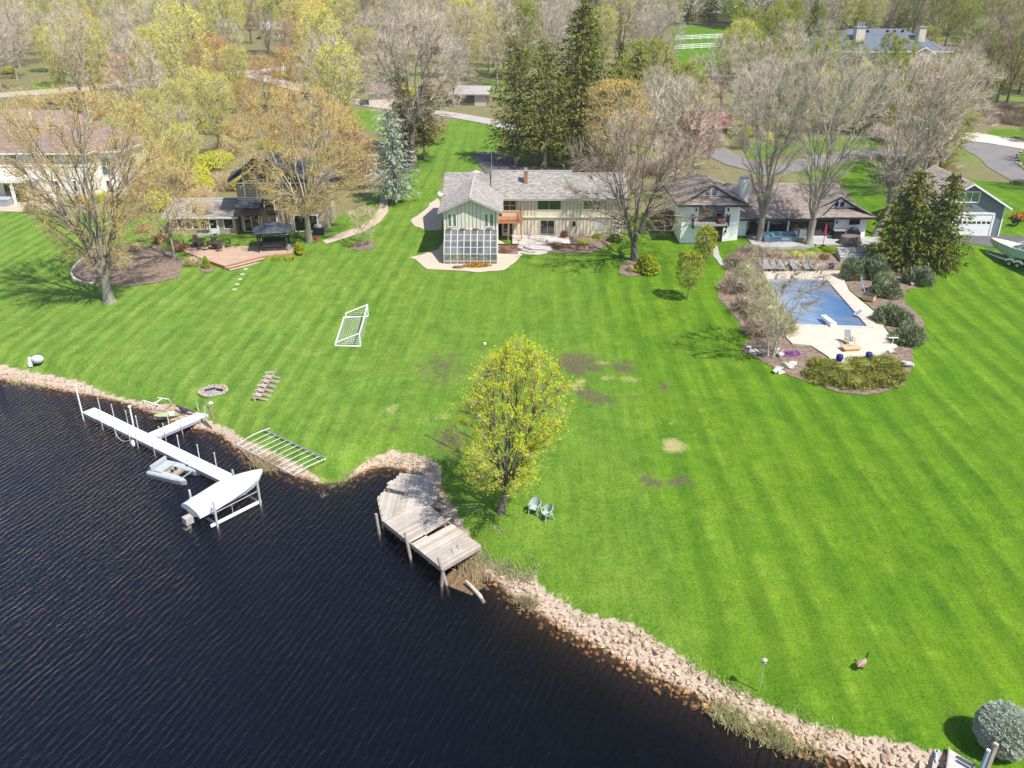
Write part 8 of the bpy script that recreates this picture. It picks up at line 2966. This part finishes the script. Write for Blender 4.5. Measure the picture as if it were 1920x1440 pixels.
ORD = "first second third fourth fifth sixth seventh eighth ninth tenth eleventh twelfth thirteenth fourteenth fifteenth sixteenth seventeenth eighteenth nineteenth twentieth".split()
ORD += ["twenty-" + q for q in ORD[:9]] + ["thirtieth"] + ["thirty-" + q for q in ORD[:9]] + ["fortieth"] + ["forty-" + q for q in ORD[:9]]
for (kind, z_), row in ranked.items():
    row.sort(key=lambda q: q[0])
    for i, (u, t) in enumerate(row):
        t["label"] = (WORD[kind] + " " + z_) if len(row) == 1 else "%s %s from left %s" % (ORD[min(i, len(ORD) - 1)], WORD[kind], z_)
        t["group"] = WORD[kind] + "s " + z_

# the far-off wood beyond, one mass
g = np.random.default_rng(500)
low = []
mats_ = [TW_GREY, LF_BUD, TW_BROWN, LF_GREEN, LF_YELLOW, LF_SPRUCE]
for s_ in range(6):
    n = 420
    u_ = unit(g.normal(size=(n, 3)))
    u_[:, 2] = np.abs(u_[:, 2])
    rr = (.25 + .75 * g.random(n) ** .5)[:, None]
    if s_ == 5:
        f = g.random(n) ** .7
        a = g.random(n) * 6.283
        P_ = np.stack([(1 - f) * 3 * np.cos(a), (1 - f) * 3 * np.sin(a), f * 12 + 1], -1)
    else:
        P_ = u_ * rr * np.array([4.2, 4.2, 9.5]) + np.array([0, 0, 3.2])
    C = Cards()
    if s_ in (1, 3, 4, 5):
        leaves(C, P_, .75 * g.uniform(.6, 1.4, n), g, .3)
        a_ = np.concatenate(C.quad)
    else:
        d_ = unit(u_ + g.normal(size=(n, 3)) * .4 + np.array([0, 0, .5]))
        s__ = unit(np.cross(d_, g.normal(size=(n, 3)))) * .10
        tp_ = P_ + d_ * 2.0
        a_ = np.stack([P_ - s__, P_ + s__, tp_ + s__ * .3, tp_ - s__ * .3], 1)
    low.append(a_)
quads_, mi = [], []
for _ in range(900):
    y = 300 + 330 * g.random() ** 1.2
    x = g.uniform(-.68 * y, .68 * y)
    z = gz(x, y)
    u, v, dep = proj(Vector((x, y, z)))
    k = int(g.choice(6, p=[.34, .22, .2, .14, .05, .05] if u > 600 else [.28, .42, .08, .14, .04, .04]))
    s = g.uniform(.9, 1.4)
    a = g.random() * 6.283
    ca, sa = math.cos(a) * s, math.sin(a) * s
    q = low[k]
    quads_.append(np.stack([q[..., 0] * ca - q[..., 1] * sa + x, q[..., 0] * sa + q[..., 1] * ca + y, q[..., 2] * s + z], -1))
    mi.append(np.full(len(q), k))
C = Cards()
C.quad = quads_
me_ = C.build("far_wood")
for q in mats_:
    me_.materials.append(q)
me_.polygons.foreach_set("material_index", np.concatenate(mi).astype(np.int32))
me_.update()
stuff(link("far_wood", me_))

# ------------------------------------------------------------------ the air
m, nt, out = new_mat("haze")
pvn = N(nt, "VolumePrincipled")
pvn.inputs["Color"].default_value = (0.86, 0.88, 0.90, 1)
pvn.inputs["Density"].default_value = 0.00025
pvn.inputs["Anisotropy"].default_value = 0.2
nt.links.new(pvn.outputs[0], out.inputs["Volume"])
stuff(MB().box(-900, 900, -75, 1400, -9, 135).build("haze", m))
